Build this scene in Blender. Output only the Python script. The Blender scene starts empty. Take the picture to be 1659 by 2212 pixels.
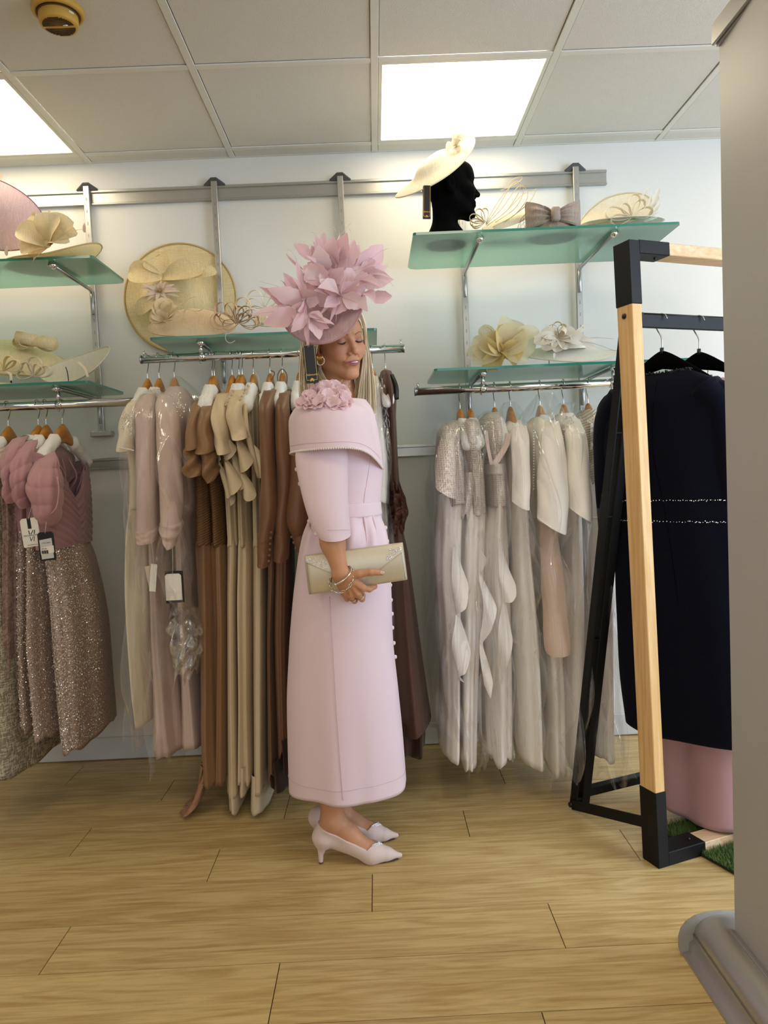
import bpy, bmesh, math, random
import numpy as np
from mathutils import Vector, Matrix

SC = bpy.context.scene
COL = SC.collection
# ------------------------------------------------------------------ camera
CAM_F, CAM_YAW, CAM_PITCH, CAM_ROLL, CAM_Z = 1570.0, -.0099, -.0530, .0441, 1.2
IW, IH = 1659, 2212
def _rot(y, p, r):
    cy, sy, cp, sp, cr, sr = math.cos(y), math.sin(y), math.cos(p), math.sin(p), math.cos(r), math.sin(r)
    return (np.array([[cy, -sy, 0], [sy, cy, 0], [0, 0, 1]]) @ np.array([[1, 0, 0], [0, cp, -sp], [0, sp, cp]])
            @ np.array([[cr, 0, sr], [0, 1, 0], [-sr, 0, cr]]))
CM = _rot(CAM_YAW, CAM_PITCH, CAM_ROLL)
cam_d = bpy.data.cameras.new('camera'); cam = bpy.data.objects.new('camera', cam_d); COL.objects.link(cam)
_B = np.stack([CM[:, 0], CM[:, 2], -CM[:, 1]], 1)
cam.matrix_world = Matrix(((*_B[0], 0), (*_B[1], 0), (*_B[2], CAM_Z), (0, 0, 0, 1)))
cam_d.sensor_fit = 'VERTICAL'; cam_d.sensor_height = 36.0
cam_d.lens = CAM_F / IH * 36.0
cam_d.clip_start = .02
#ZOOM
SC.camera = cam
# ------------------------------------------------------------------ world, lights, exposure
w = bpy.data.worlds.new('world'); SC.world = w; w.use_nodes = True
w.node_tree.nodes['Background'].inputs[0].default_value = (.86, .93, 1.0, 1)
w.node_tree.nodes['Background'].inputs[1].default_value = .30
def area_light(name, loc, target, sx, sy, power, color):
    d = bpy.data.lights.new(name, 'AREA'); d.shape = 'RECTANGLE'; d.size, d.size_y = sx, sy
    d.energy = power; d.color = color
    o = bpy.data.objects.new(name, d); COL.objects.link(o); o.location = loc
    o.rotation_euler = (Vector(target) - Vector(loc)).to_track_quat('-Z', 'Y').to_euler()
    return o
area_light('shop_window_daylight', (3.30, .55, 1.45), (.2, 2.2, 1.2), 2.4, 2.0, 125, (.66, .81, 1.0))
area_light('front_fill_light', (.3, -2.3, 1.7), (0, 2.5, 1.1), 3.2, 1.8, 26, (.90, .95, 1.0))  # added fill lamp behind the camera, brightens the scene from the front
for _x in (-1.442, .358, 2.158):                    # the shop's other ceiling panels, behind the photographer
    for _y in ((.964, -.836) if _x < 2 else (2.764, .964)): area_light('ceiling_panel_lamp', (_x, _y, 2.54), (_x, _y + .001, 0), .55, .55, 6.6, (1.0, .86, .62))
SC.view_settings.view_transform = 'Standard'; SC.view_settings.look = 'None'
SC.view_settings.gamma = 1.0; SC.view_settings.use_curve_mapping = False
SC.view_settings.exposure = 0.0
SC.cycles.transparent_max_bounces = 32
SC.cycles.max_bounces = 10
PANEL_POWER = 7.0

# ------------------------------------------------------------------ helpers
def ray(px, py): return CM @ np.array([(px - IW / 2) / CAM_F, 1, (IH / 2 - py) / CAM_F])
def at(px, py, Y):                       # the point of the room at depth Y seen at that place of the photograph
    d = ray(px, py); return d * (Y / d[1]) + np.array([0, 0, CAM_Z])
def lin(h):
    h = h.lstrip('#'); c = [int(h[i:i + 2], 16) / 255 for i in (0, 2, 4)]
    return tuple((x / 12.92 if x <= .04045 else ((x + .055) / 1.055) ** 2.4) for x in c) + (1,)
WL = {}
def _label(o, label=None, cat=None, group=None, kind=None):
    if label: o['label'] = label
    if cat: o['category'] = cat
    if group: o['group'] = group
    if kind: o['kind'] = kind
    return o
def thing(name, label, cat, loc, group=None):
    o = bpy.data.objects.new(name, None); o.empty_display_size = .05; COL.objects.link(o)
    o.location = tuple(loc); WL[o.name] = np.array(loc, float)
    return _label(o, label, cat, group)
def mesh_data(name, V, F, mats, smooth=True, mi=None):
    me = bpy.data.meshes.new(name)
    V = np.asarray(V, float)
    me.from_pydata(V.tolist(), [], [tuple(int(i) for i in f) for f in F])
    for m in (mats if isinstance(mats, (list, tuple)) else [mats]): me.materials.append(m)
    n = len(me.polygons)
    if smooth: me.polygons.foreach_set('use_smooth', [True] * n)
    if mi is not None: me.polygons.foreach_set('material_index', list(mi))
    me.update()
    return me
def obj(name, VF, mats, parent=None, smooth=True, mi=None, origin=None, label=None, cat=None, group=None, kind=None):
    V, F = VF[0], VF[1]
    V = np.asarray(V, float).reshape(-1, 3)
    if parent is not None: L = WL[parent.name]
    elif origin is not None: L = np.array(origin, float)
    else: L = np.array([V[:, 0].mean(), V[:, 1].mean(), V[:, 2].min()])
    o = bpy.data.objects.new(name, mesh_data(name, V - L, F, mats, smooth, mi)); COL.objects.link(o)
    if parent is not None: o.parent = parent; WL[o.name] = L
    else: o.location = tuple(L); WL[o.name] = L
    return _label(o, label, cat, group, kind)
def join(*parts):
    Vs, Fs, n = [], [], 0
    for V, F in parts:
        V = np.asarray(V, float).reshape(-1, 3); Vs.append(V)
        Fs += [tuple(int(i) + n for i in f) for f in F]; n += len(V)
    return (np.concatenate(Vs), Fs) if Vs else (np.zeros((0, 3)), [])
def box(x0, x1, y0, y1, z0, z1, b=0.0):
    c = np.array([(x0 + x1) / 2, (y0 + y1) / 2, (z0 + z1) / 2]); h = np.array([x1 - x0, y1 - y0, z1 - z0]) / 2
    return obox(c, h, np.eye(3), b)
def obox(c, h, M, b=0.0):                # box with half sizes h, axes = columns of M, edges chamfered by b
    h = np.abs(np.array(h, float)); b = min(b, .45 * h.min())
    if b <= 0:
        V = np.array([[sx, sy, sz] for sx in (-1, 1) for sy in (-1, 1) for sz in (-1, 1)]) * h
        F = [(0, 1, 3, 2), (4, 6, 7, 5), (0, 4, 5, 1), (2, 3, 7, 6), (0, 2, 6, 4), (1, 5, 7, 3)]
    else:
        bm = bmesh.new(); bmesh.ops.create_cube(bm, size=2)
        for v in bm.verts: v.co = Vector([v.co[i] * h[i] for i in range(3)])
        bmesh.ops.bevel(bm, geom=list(bm.edges), offset=b, segments=1, affect='EDGES')
        bm.verts.index_update()
        V = np.array([v.co[:] for v in bm.verts]); F = [tuple(v.index for v in f.verts) for f in bm.faces]; bm.free()
    return V @ np.array(M).T + np.array(c), F
def beam(a, b, wx, wy, up=(0, 0, 1), ch=.002):
    a, b = np.array(a, float), np.array(b, float); d = b - a; L = np.linalg.norm(d); d /= L
    s = np.cross(d, up); s = s / np.linalg.norm(s); u = np.cross(s, d)
    return obox((a + b) / 2, (L / 2, wx / 2, wy / 2), np.stack([d, s, u], 1), ch)
def loft(R, closed=True, cap0=False, cap1=False):
    R = np.asarray(R, float); m, n = R.shape[:2]; V = R.reshape(-1, 3); F = []
    for i in range(m - 1):
        a = i * n
        for j in range(n if closed else n - 1):
            k = (j + 1) % n
            F.append((a + j, a + k, a + n + k, a + n + j))
    if cap0: F.append(tuple(range(n))[::-1])
    if cap1: F.append(tuple(range((m - 1) * n, m * n)))
    return V, F
def hermite(t, v, ts):                   # smooth interpolation of the rows v given at t
    t = np.asarray(t, float); v = np.asarray(v, float); v = v.reshape(len(t), -1); ts = np.asarray(ts, float)
    d = np.diff(v, axis=0) / np.diff(t)[:, None]; m = np.zeros_like(v); m[0], m[-1] = d[0], d[-1]
    if len(t) > 2:
        s = np.sign(d[:-1]) == np.sign(d[1:])
        m[1:-1] = np.where(s, 2 * d[:-1] * d[1:] / np.where(np.abs(d[:-1] + d[1:]) < 1e-12, 1, d[:-1] + d[1:]), 0)
    i = np.clip(np.searchsorted(t, ts, side='right') - 1, 0, len(t) - 2); h = (t[i + 1] - t[i])[:, None]; u = ((ts - t[i])[:, None]) / h
    return ((2 * u**3 - 3 * u**2 + 1) * v[i] + (u**3 - 2 * u**2 + u) * h * m[i] + (-2 * u**3 + 3 * u**2) * v[i + 1] + (u**3 - u**2) * h * m[i + 1])
def spline(P, n):                        # Catmull-Rom through the points P, n samples
    P = np.asarray(P, float); m = len(P)
    if m < 3: return np.array([P[0] + (P[-1] - P[0]) * t for t in np.linspace(0, 1, n)])
    Q = np.concatenate([[2 * P[0] - P[1]], P, [2 * P[-1] - P[-2]]]); out = []
    for t in np.linspace(0, m - 1, n):
        i = min(int(t), m - 2); u = t - i; a, b, c, d = Q[i:i + 4]
        out.append(.5 * ((2 * b) + (-a + c) * u + (2 * a - 5 * b + 4 * c - d) * u**2 + (-a + 3 * b - 3 * c + d) * u**3))
    return np.array(out)
def frames(P):
    P = np.asarray(P, float); T = np.gradient(P, axis=0); T /= np.maximum(np.linalg.norm(T, axis=1), 1e-9)[:, None]
    a = np.array([0, 0, 1.]) if abs(T[0][2]) < .9 else np.array([1., 0, 0])
    N = np.zeros_like(P); x = np.cross(T[0], a); N[0] = x / np.linalg.norm(x)
    for i in range(1, len(P)):
        x = N[i - 1] - T[i] * np.dot(N[i - 1], T[i]); N[i] = x / max(np.linalg.norm(x), 1e-9)
    return T, N, np.cross(T, N)
def tube(P, r, n=8, cap=True, flat=1.0):
    P = np.asarray(P, float); r = np.broadcast_to(np.asarray(r, float), (len(P),)); T, N, B = frames(P)
    a = np.linspace(0, 2 * math.pi, n, endpoint=False)
    R = P[:, None] + r[:, None, None] * (np.cos(a)[None, :, None] * N[:, None] + flat * np.sin(a)[None, :, None] * B[:, None])
    return loft(R, True, cap, cap)
def ribbon(P, wd, side, n=None, curl=0.0, th=0.0006, seg=4):   # strip of cloth along P, wide along 'side', with thickness
    P = np.asarray(P, float); wd = np.broadcast_to(np.asarray(wd, float), (len(P),)); side = np.asarray(side, float)
    if side.ndim == 1: side = np.broadcast_to(side, P.shape)
    T = np.gradient(P, axis=0); T /= np.maximum(np.linalg.norm(T, axis=1), 1e-9)[:, None]
    S = side - T * (side * T).sum(1)[:, None]; S /= np.maximum(np.linalg.norm(S, axis=1), 1e-9)[:, None]
    Nn = np.cross(T, S); u = np.linspace(-1, 1, seg + 1)
    G = P[:, None] + S[:, None] * (u[None, :, None] * wd[:, None, None] / 2) + Nn[:, None] * ((u**2)[None, :, None] * curl * wd[:, None, None])
    A = G + Nn[:, None] * th; Bk = G - Nn[:, None] * th
    return loft(np.concatenate([A, Bk[:, ::-1]], 1), True, True, True)
def lathe(prof, c=(0, 0, 0), n=24, M=None, cap0=False, cap1=False):
    prof = np.asarray(prof, float); a = np.linspace(0, 2 * math.pi, n, endpoint=False)
    R = np.stack([prof[:, 0][:, None] * np.cos(a), prof[:, 0][:, None] * np.sin(a), np.broadcast_to(prof[:, 1][:, None], (len(prof), n))], -1)
    if M is not None: R = R @ np.array(M).T
    return loft(R + np.array(c), True, cap0, cap1)
def ball(c, r, n=8, m=6):
    r = np.broadcast_to(np.asarray(r, float), (3,)); ph = np.linspace(0, math.pi, m + 1); a = np.linspace(0, 2 * math.pi, n, endpoint=False)
    R = np.stack([np.sin(ph)[:, None] * np.cos(a), np.sin(ph)[:, None] * np.sin(a), np.broadcast_to(np.cos(ph)[:, None], (m + 1, n))], -1) * r + np.array(c)
    return loft(R)
def basis(z, x=None):                    # right-handed axes with z along the given direction
    z = np.array(z, float); z /= np.linalg.norm(z); x = np.array(x if x is not None else ((1, 0, 0) if abs(z[0]) < .9 else (0, 0, 1)), float)
    x -= z * x.dot(z); x /= np.linalg.norm(x); return np.stack([x, np.cross(z, x), z], 1)
def plate(pts, d, th):                   # flat polygon (k,3) with thickness th along d
    P = np.asarray(pts, float); d = np.array(d, float) / np.linalg.norm(d); k = len(P)
    V = np.concatenate([P + d * th / 2, P - d * th / 2])
    F = [tuple(range(k)), tuple(range(2 * k - 1, k - 1, -1))] + [(i, k + i, k + (i + 1) % k, (i + 1) % k) for i in range(k)]
    return V, F
def text_mesh(body, size, origin, right, up, font=None, shear=0.0, ext=.0002, align='CENTER'):
    cu = bpy.data.curves.new('t', 'FONT'); cu.body = body; cu.size = size; cu.shear = shear; cu.extrude = ext; cu.align_x = align; cu.resolution_u = 2
    o = bpy.data.objects.new('t', cu); COL.objects.link(o); dg = bpy.context.evaluated_depsgraph_get(); dg.update()
    me = o.evaluated_get(dg).to_mesh(); V = np.array([v.co[:] for v in me.vertices]).reshape(-1, 3); F = [tuple(p.vertices) for p in me.polygons]
    o.evaluated_get(dg).to_mesh_clear(); COL.objects.unlink(o); bpy.data.objects.remove(o); bpy.data.curves.remove(cu)
    r = np.array(right, float); r /= np.linalg.norm(r); u = np.array(up, float); u /= np.linalg.norm(u); n = np.cross(r, u)
    return np.array(origin) + V[:, :1] * r + V[:, 1:2] * u + V[:, 2:3] * n, F

# ------------------------------------------------------------------ materials
def new_mat(name):
    m = bpy.data.materials.new(name); m.use_nodes = True; nt = m.node_tree
    return m, nt, nt.nodes['Principled BSDF']
def N(nt, t, **kw):
    n = nt.nodes.new(t)
    for k, v in kw.items():
        if k.startswith('i_'):
            key = k[2:]; n.inputs[int(key) if key.isdigit() else key.replace('_', ' ')].default_value = v
        else: setattr(n, k, v)
    return n
def mix_rgb(nt, fac, a, b, mode='MIX'):
    n = N(nt, 'ShaderNodeMix', data_type='RGBA', blend_type=mode)
    for k, v in ((0, fac), (6, a), (7, b)):
        if hasattr(v, 'is_output'): nt.links.new(v, n.inputs[k])
        else: n.inputs[k].default_value = v
    return n.outputs[2]
def obj_coord(nt, scale=(1, 1, 1), rand=False):
    tc = N(nt, 'ShaderNodeTexCoord'); mp = N(nt, 'ShaderNodeMapping'); mp.inputs['Scale'].default_value = scale
    nt.links.new(tc.outputs['Object'], mp.inputs[0])
    if rand:
        oi = N(nt, 'ShaderNodeObjectInfo'); ml = N(nt, 'ShaderNodeMath', operation='MULTIPLY', i_1=37.0)
        nt.links.new(oi.outputs['Random'], ml.inputs[0]); nt.links.new(ml.outputs[0], mp.inputs['Location'])
    return mp.outputs[0]
def bump(nt, bs, height, strength=.3, dist=.002):
    b = N(nt, 'ShaderNodeBump', i_Strength=strength, i_Distance=dist); nt.links.new(height, b.inputs['Height']); nt.links.new(b.outputs[0], bs.inputs['Normal'])
def simple(name, c, rough=.5, metal=0.0, spec=.5, var=0.0, vs=8.0, bumps=0.0, bs_=200.0, sheen=0.0, coat=0.0):
    m, nt, b = new_mat(name); col = lin(c) if isinstance(c, str) else c
    b.inputs['Base Color'].default_value = col; b.inputs['Roughness'].default_value = rough; b.inputs['Metallic'].default_value = metal
    b.inputs['Specular IOR Level'].default_value = spec; b.inputs['Sheen Weight'].default_value = sheen; b.inputs['Coat Weight'].default_value = coat
    if var or bumps: co = obj_coord(nt)
    if var:
        n = N(nt, 'ShaderNodeTexNoise', i_Scale=vs, i_Detail=3.0); nt.links.new(co, n.inputs['Vector'])
        nt.links.new(mix_rgb(nt, n.outputs[0], tuple(x * (1 - var) for x in col[:3]) + (1,), tuple(min(1, x * (1 + var)) for x in col[:3]) + (1,)), b.inputs['Base Color'])
    if bumps:
        n = N(nt, 'ShaderNodeTexNoise', i_Scale=bs_, i_Detail=2.0); nt.links.new(co, n.inputs['Vector']); bump(nt, b, n.outputs[0], bumps)
    return m
def fabric(name, c, rough=.75, sheen=.15, var=.05, weave=900.0, bumps=.12, spec=.25, wr=0.0):
    m, nt, b = new_mat(name); col = lin(c)
    b.inputs['Roughness'].default_value = rough; b.inputs['Sheen Weight'].default_value = sheen; b.inputs['Specular IOR Level'].default_value = spec
    b.inputs['Sheen Roughness'].default_value = .5
    co = obj_coord(nt); n = N(nt, 'ShaderNodeTexNoise', i_Scale=6.0, i_Detail=2.0); nt.links.new(co, n.inputs['Vector'])
    nt.links.new(mix_rgb(nt, n.outputs[0], tuple(x * (1 - var) for x in col[:3]) + (1,), tuple(min(1, x * (1 + var)) for x in col[:3]) + (1,)), b.inputs['Base Color'])
    w = N(nt, 'ShaderNodeTexNoise', i_Scale=weave, i_Detail=1.0); nt.links.new(co, w.inputs['Vector'])
    h = w.outputs[0]
    if wr:
        k = N(nt, 'ShaderNodeTexNoise', i_Scale=14.0, i_Detail=2.0, i_Distortion=.6); nt.links.new(co, k.inputs['Vector'])
        ml = N(nt, 'ShaderNodeMath', operation='MULTIPLY_ADD', i_1=wr * 12); nt.links.new(k.outputs[0], ml.inputs[0]); nt.links.new(h, ml.inputs[2]); h = ml.outputs[0]
    bump(nt, b, h, bumps, .001)
    return m
def straw(name, c, c2, scale=260.0, alpha=1.0, rough=.6, rings=False):   # woven sinamay / straw, a little see-through
    m, nt, b = new_mat(name); co = obj_coord(nt)
    w1 = N(nt, 'ShaderNodeTexNoise', i_Scale=scale * 3.2, i_Detail=2.0); mp = N(nt, 'ShaderNodeMapping'); mp.inputs['Scale'].default_value = (1, .03, .03)
    nt.links.new(co, mp.inputs[0]); nt.links.new(mp.outputs[0], w1.inputs['Vector'])
    w2 = N(nt, 'ShaderNodeTexNoise', i_Scale=scale * 3.2, i_Detail=2.0); mq = N(nt, 'ShaderNodeMapping'); mq.inputs['Scale'].default_value = (.03, .5, 1)
    nt.links.new(co, mq.inputs[0]); nt.links.new(mq.outputs[0], w2.inputs['Vector'])
    ad = N(nt, 'ShaderNodeMath', operation='ADD'); nt.links.new(w1.outputs[0], ad.inputs[0]); nt.links.new(w2.outputs[0], ad.inputs[1])
    mr = N(nt, 'ShaderNodeMapRange'); mr.inputs[1].default_value = .75; mr.inputs[2].default_value = 1.25; nt.links.new(ad.outputs[0], mr.inputs[0])
    nt.links.new(mix_rgb(nt, mr.outputs[0], lin(c2), lin(c)), b.inputs['Base Color'])
    b.inputs['Roughness'].default_value = rough; b.inputs['Specular IOR Level'].default_value = .4
    bump(nt, b, mr.outputs[0], .35, .0006)
    if alpha < 1:
        tr = N(nt, 'ShaderNodeBsdfTranslucent', i_Color=lin(c)); ms = N(nt, 'ShaderNodeMixShader', i_0=.22)
        out = nt.nodes['Material Output']; nt.links.new(b.outputs[0], ms.inputs[1]); nt.links.new(tr.outputs[0], ms.inputs[2])
        tp = N(nt, 'ShaderNodeBsdfTransparent'); m2 = N(nt, 'ShaderNodeMixShader')
        a = N(nt, 'ShaderNodeMapRange'); a.inputs[3].default_value = max(0, 1 - alpha) * 1.2; a.inputs[4].default_value = max(0, 1 - alpha) * .2
        nt.links.new(mr.outputs[0], a.inputs[0]); nt.links.new(a.outputs[0], m2.inputs[0])
        nt.links.new(ms.outputs[0], m2.inputs[1]); nt.links.new(tp.outputs[0], m2.inputs[2]); nt.links.new(m2.outputs[0], out.inputs[0])
    return m
def translucent(name, c, mixf=.35, rough=.6, clear=0.0, veins=False):
    m, nt, b = new_mat(name); b.inputs['Base Color'].default_value = lin(c); b.inputs['Roughness'].default_value = rough; b.inputs['Specular IOR Level'].default_value = .25
    tr = N(nt, 'ShaderNodeBsdfTranslucent', i_Color=lin(c)); ms = N(nt, 'ShaderNodeMixShader', i_0=mixf); out = nt.nodes['Material Output']
    nt.links.new(b.outputs[0], ms.inputs[1]); nt.links.new(tr.outputs[0], ms.inputs[2]); last = ms
    if clear:
        tp = N(nt, 'ShaderNodeBsdfTransparent'); m2 = N(nt, 'ShaderNodeMixShader', i_0=clear); nt.links.new(ms.outputs[0], m2.inputs[1]); nt.links.new(tp.outputs[0], m2.inputs[2]); last = m2
    nt.links.new(last.outputs[0], out.inputs[0])
    return m
def plastic_film(name, haze=.03, gl=.075):
    m, nt, b = new_mat(name); nt.nodes.remove(b); out = nt.nodes['Material Output']; co = obj_coord(nt, (1, 1, .45))
    n1 = N(nt, 'ShaderNodeTexNoise', i_Scale=13.0, i_Detail=4.0, i_Roughness=.55, i_Distortion=1.6); nt.links.new(co, n1.inputs['Vector'])
    bp = N(nt, 'ShaderNodeBump', i_Strength=.6, i_Distance=.010); nt.links.new(n1.outputs[0], bp.inputs['Height'])
    g = N(nt, 'ShaderNodeBsdfGlossy', i_Color=(1, 1, 1, 1), i_Roughness=.10); nt.links.new(bp.outputs[0], g.inputs['Normal'])
    d = N(nt, 'ShaderNodeBsdfDiffuse', i_Color=(.9, .9, .9, 1)); nt.links.new(bp.outputs[0], d.inputs['Normal'])
    t = N(nt, 'ShaderNodeBsdfTransparent', i_Color=(1, 1, 1, 1))
    lw = N(nt, 'ShaderNodeLayerWeight', i_Blend=.35); nt.links.new(bp.outputs[0], lw.inputs['Normal'])
    f = N(nt, 'ShaderNodeMapRange'); f.inputs[3].default_value = gl * .10; f.inputs[4].default_value = min(1, gl * 2.6); nt.links.new(lw.outputs['Fresnel'], f.inputs[0])
    m1 = N(nt, 'ShaderNodeMixShader', i_0=haze); nt.links.new(t.outputs[0], m1.inputs[1]); nt.links.new(d.outputs[0], m1.inputs[2])
    m2 = N(nt, 'ShaderNodeMixShader'); nt.links.new(f.outputs[0], m2.inputs[0]); nt.links.new(m1.outputs[0], m2.inputs[1]); nt.links.new(g.outputs[0], m2.inputs[2])
    nt.links.new(m2.outputs[0], out.inputs[0])
    return m
def wood(name, c1, c2, scale=(2, 30, 30), rough=.5, rand=True, ring=6.0, dark=None, tint=.0):
    m, nt, b = new_mat(name); co = obj_coord(nt, scale, rand)
    n = N(nt, 'ShaderNodeTexNoise', i_Scale=1.0, i_Detail=6.0, i_Roughness=.6, i_Distortion=.4); nt.links.new(co, n.inputs['Vector'])
    sn = N(nt, 'ShaderNodeMath', operation='MULTIPLY', i_1=ring); nt.links.new(n.outputs[0], sn.inputs[0])
    fr = N(nt, 'ShaderNodeMath', operation='PINGPONG', i_1=.5); nt.links.new(sn.outputs[0], fr.inputs[0])
    n2 = N(nt, 'ShaderNodeTexNoise', i_Scale=5.0, i_Detail=4.0); nt.links.new(co, n2.inputs['Vector'])
    ad = N(nt, 'ShaderNodeMath', operation='ADD'); nt.links.new(fr.outputs[0], ad.inputs[0]); nt.links.new(n2.outputs[0], ad.inputs[1])
    mr = N(nt, 'ShaderNodeMapRange'); mr.inputs[1].default_value = .35; mr.inputs[2].default_value = 1.05; nt.links.new(ad.outputs[0], mr.inputs[0])
    c = mix_rgb(nt, mr.outputs[0], lin(c2), lin(c1))
    if tint:
        oi = N(nt, 'ShaderNodeObjectInfo'); hs = N(nt, 'ShaderNodeHueSaturation'); m3 = N(nt, 'ShaderNodeMapRange'); m3.inputs[3].default_value = 1 - tint; m3.inputs[4].default_value = 1 + tint
        nt.links.new(oi.outputs['Random'], m3.inputs[0]); nt.links.new(m3.outputs[0], hs.inputs['Value']); nt.links.new(c, hs.inputs['Color']); c = hs.outputs[0]
    nt.links.new(c, b.inputs['Base Color']); b.inputs['Roughness'].default_value = rough
    bump(nt, b, mr.outputs[0], .12, .0008)
    return m

M = {}
M['wall'] = simple('wall_paint', '#dcdad4', .85, spec=.2, var=.012, vs=3.0, bumps=.05, bs_=90)
M['ceiling_tile'] = simple('mineral_tile', '#d6d1ca', .95, spec=.1, var=.02, vs=40, bumps=.55, bs_=260)
M['ceiling_bar'] = simple('white_steel_bar', '#d9d5cc', .5, spec=.3)
M['plank'] = wood('oak_laminate', '#d3b880', '#b19158', (1.1, 15, 15), .38, True, 7.0, tint=.05)
M['joint'] = simple('dark_joint', '#3d2f1b', .8)
M['skirting'] = simple('white_gloss_skirting', '#d3d2d0', .4, spec=.4)
M['alu'] = simple('brushed_aluminium', '#b7b5b0', .36, .8, bumps=.05, bs_=300)
M['chrome'] = simple('chrome', '#d8d8d8', .09, 1.0)
M['steel'] = simple('satin_steel', '#b9b9b8', .28, 1.0)
M['dark_grey'] = simple('dark_grey_plastic', '#4a4a4a', .5)
M['black'] = simple('black_plastic', '#0c0c0d', .45)
M['black_steel'] = simple('black_powder_steel', '#0b0b0c', .5, spec=.25, bumps=.03, bs_=500)
M['velvet'] = simple('black_velvet', '#040404', .95, spec=.05)
M['flock'] = simple('black_flock', '#030303', .95, spec=.08)
M['pine'] = wood('pine_bar', '#e3bd82', '#cf9f5e', (26, 26, 1.6), .5, True, 4.0)
M['pine_x'] = wood('pine_bar_flat', '#e6c69c', '#d2a776', (1.6, 26, 26), .5, True, 4.0)
M['hanger_wood'] = wood('hanger_wood', '#cf8f3f', '#a9661f', (20, 5, 20), .28, True, 3.0)
M['wadding'] = simple('white_wadding', '#e9e7e2', .95, spec=.05, bumps=.6, bs_=110)
M['white_card'] = simple('white_card', '#e9e3d8', .6)
M['black_card'] = simple('black_card', '#0d0e10', .45)
M['gold_print'] = simple('gold_foil', '#d0a65a', .3, .8)
M['ink'] = simple('black_ink', '#15171a', .6)
M['thread'] = simple('white_thread', '#e0ddd6', .6)
M['smoke_body'] = simple('yellowed_plastic', '#c39a3f', .55, var=.03)
M['smoke_dark'] = simple('dark_slot', '#4a3312', .7)
M['pearl'] = simple('pearl', '#e8dfd6', .18, spec=.8, coat=.5)
M['crystal'] = simple('crystal', '#f2f2f6', .05, .85)
def glass_mat():
    m, nt, b = new_mat('frosted_green_glass'); nt.nodes.remove(b); out = nt.nodes['Material Output']
    tr = N(nt, 'ShaderNodeBsdfTranslucent', i_Color=lin('#d3f3e8')); df = N(nt, 'ShaderNodeBsdfDiffuse', i_Color=lin('#b4e2d6'))
    tp = N(nt, 'ShaderNodeBsdfTransparent', i_Color=lin('#c4ece1')); gl = N(nt, 'ShaderNodeBsdfGlossy', i_Roughness=.18)
    a = N(nt, 'ShaderNodeMixShader', i_0=.30); nt.links.new(tr.outputs[0], a.inputs[1]); nt.links.new(df.outputs[0], a.inputs[2])
    c = N(nt, 'ShaderNodeMixShader', i_0=.24); nt.links.new(a.outputs[0], c.inputs[1]); nt.links.new(tp.outputs[0], c.inputs[2])
    fr = N(nt, 'ShaderNodeFresnel', i_IOR=1.45); d = N(nt, 'ShaderNodeMixShader'); nt.links.new(fr.outputs[0], d.inputs[0]); nt.links.new(c.outputs[0], d.inputs[1]); nt.links.new(gl.outputs[0], d.inputs[2])
    nt.links.new(d.outputs[0], out.inputs[0]); return m
M['glass'] = glass_mat()
M['glass_edge'] = simple('green_glass_edge', '#2f7f6c', .12, spec=.8)
def emit(name, c, s):
    m, nt, b = new_mat(name); b.inputs['Base Color'].default_value = (1, 1, 1, 1); b.inputs['Emission Color'].default_value = c; b.inputs['Emission Strength'].default_value = s; return m
M['panel_light'] = emit('light_diffuser', (1.0, .86, .62, 1), PANEL_POWER)
M['film'] = plastic_film('clear_plastic_film')
M['film_milky'] = plastic_film('milky_plastic_film', .16, .2)
# ------------------------------------------------------------------ the setting
CZ_, YW = 2.554, 3.147
XL, XR, YF = -3.2, 3.45, -2.6
floor = obj('floor', box(XL, XR, YF, YW, -.06, -.004), M['joint'], kind='structure', smooth=False)
ROWS = [3.086, 2.896, 2.704, 2.510, 2.320, 2.128, 1.938, 1.746, 1.540]
JX = {3.086: .0, 2.896: -.866, 2.704: -.376, 2.510: -1.052, 2.320: -.56, 2.128: -.062, 1.938: -.887, 1.746: -.29, 1.540: .314}
while ROWS[-1] > -1.0:
    ROWS.append(ROWS[-1] - .193); JX[ROWS[-1]] = (ROWS[-1] * 7.31) % 1.309
edges = [YW + .02] + ROWS
JX[YW + .02] = .6
pm = {}
for r in range(len(edges) - 1):
    y1, y0 = edges[r], edges[r + 1]; x = JX[edges[r]] if r else .6
    x = x - 1.309 * math.ceil((x - XL) / 1.309)
    key = round(y1 - y0, 3)
    if key not in pm:
        h = (key / 2)
        pm[key] = mesh_data('plank', *obox((.6545, 0, -.002), (.6533, h - .0011, .004), np.eye(3), .0003), M['plank'], False)
    while x < XR:
        o = bpy.data.objects.new('plank', pm[key]); COL.objects.link(o); o.parent = floor
        o.location = (x - WL['floor'][0], (y0 + y1) / 2 - WL['floor'][1], -.002 - WL['floor'][2]); x += 1.309
obj('wall_back', box(XL, XR, YW, YW + .1, -.06, 2.75), M['wall'], kind='structure', smooth=False)
obj('wall_left', box(XL - .1, XL, YF, YW, -.06, 2.75), M['wall'], kind='structure', smooth=False)
obj('wall_right', join(box(XR, XR + .1, YF, YW, -.06, .45), box(XR, XR + .1, YF, YW, 2.45, 2.75), box(XR, XR + .1, 1.8, YW, .45, 2.45), box(XR, XR + .1, YF, -.75, .45, 2.45)), M['wall'], kind='structure', smooth=False)
bb = obj('baseboard_back', join(box(XL, XR, YW - .016, YW, .004, .1, .004)), M['skirting'], kind='structure', smooth=False)
ceil_ = obj('ceiling', box(XL, XR, YF, YW, CZ_ + .03, CZ_ + .1), M['ceiling_tile'], kind='structure', smooth=False)
GX0, GY0 = .0584, 2.4643
LIGHTS = {(0, 0), (-3, 0)}
tile_me = mesh_data('ceiling_tile', *obox((0, 0, 0), (.2865, .2865, .008), np.eye(3), .003), M['ceiling_tile'], False)
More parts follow.
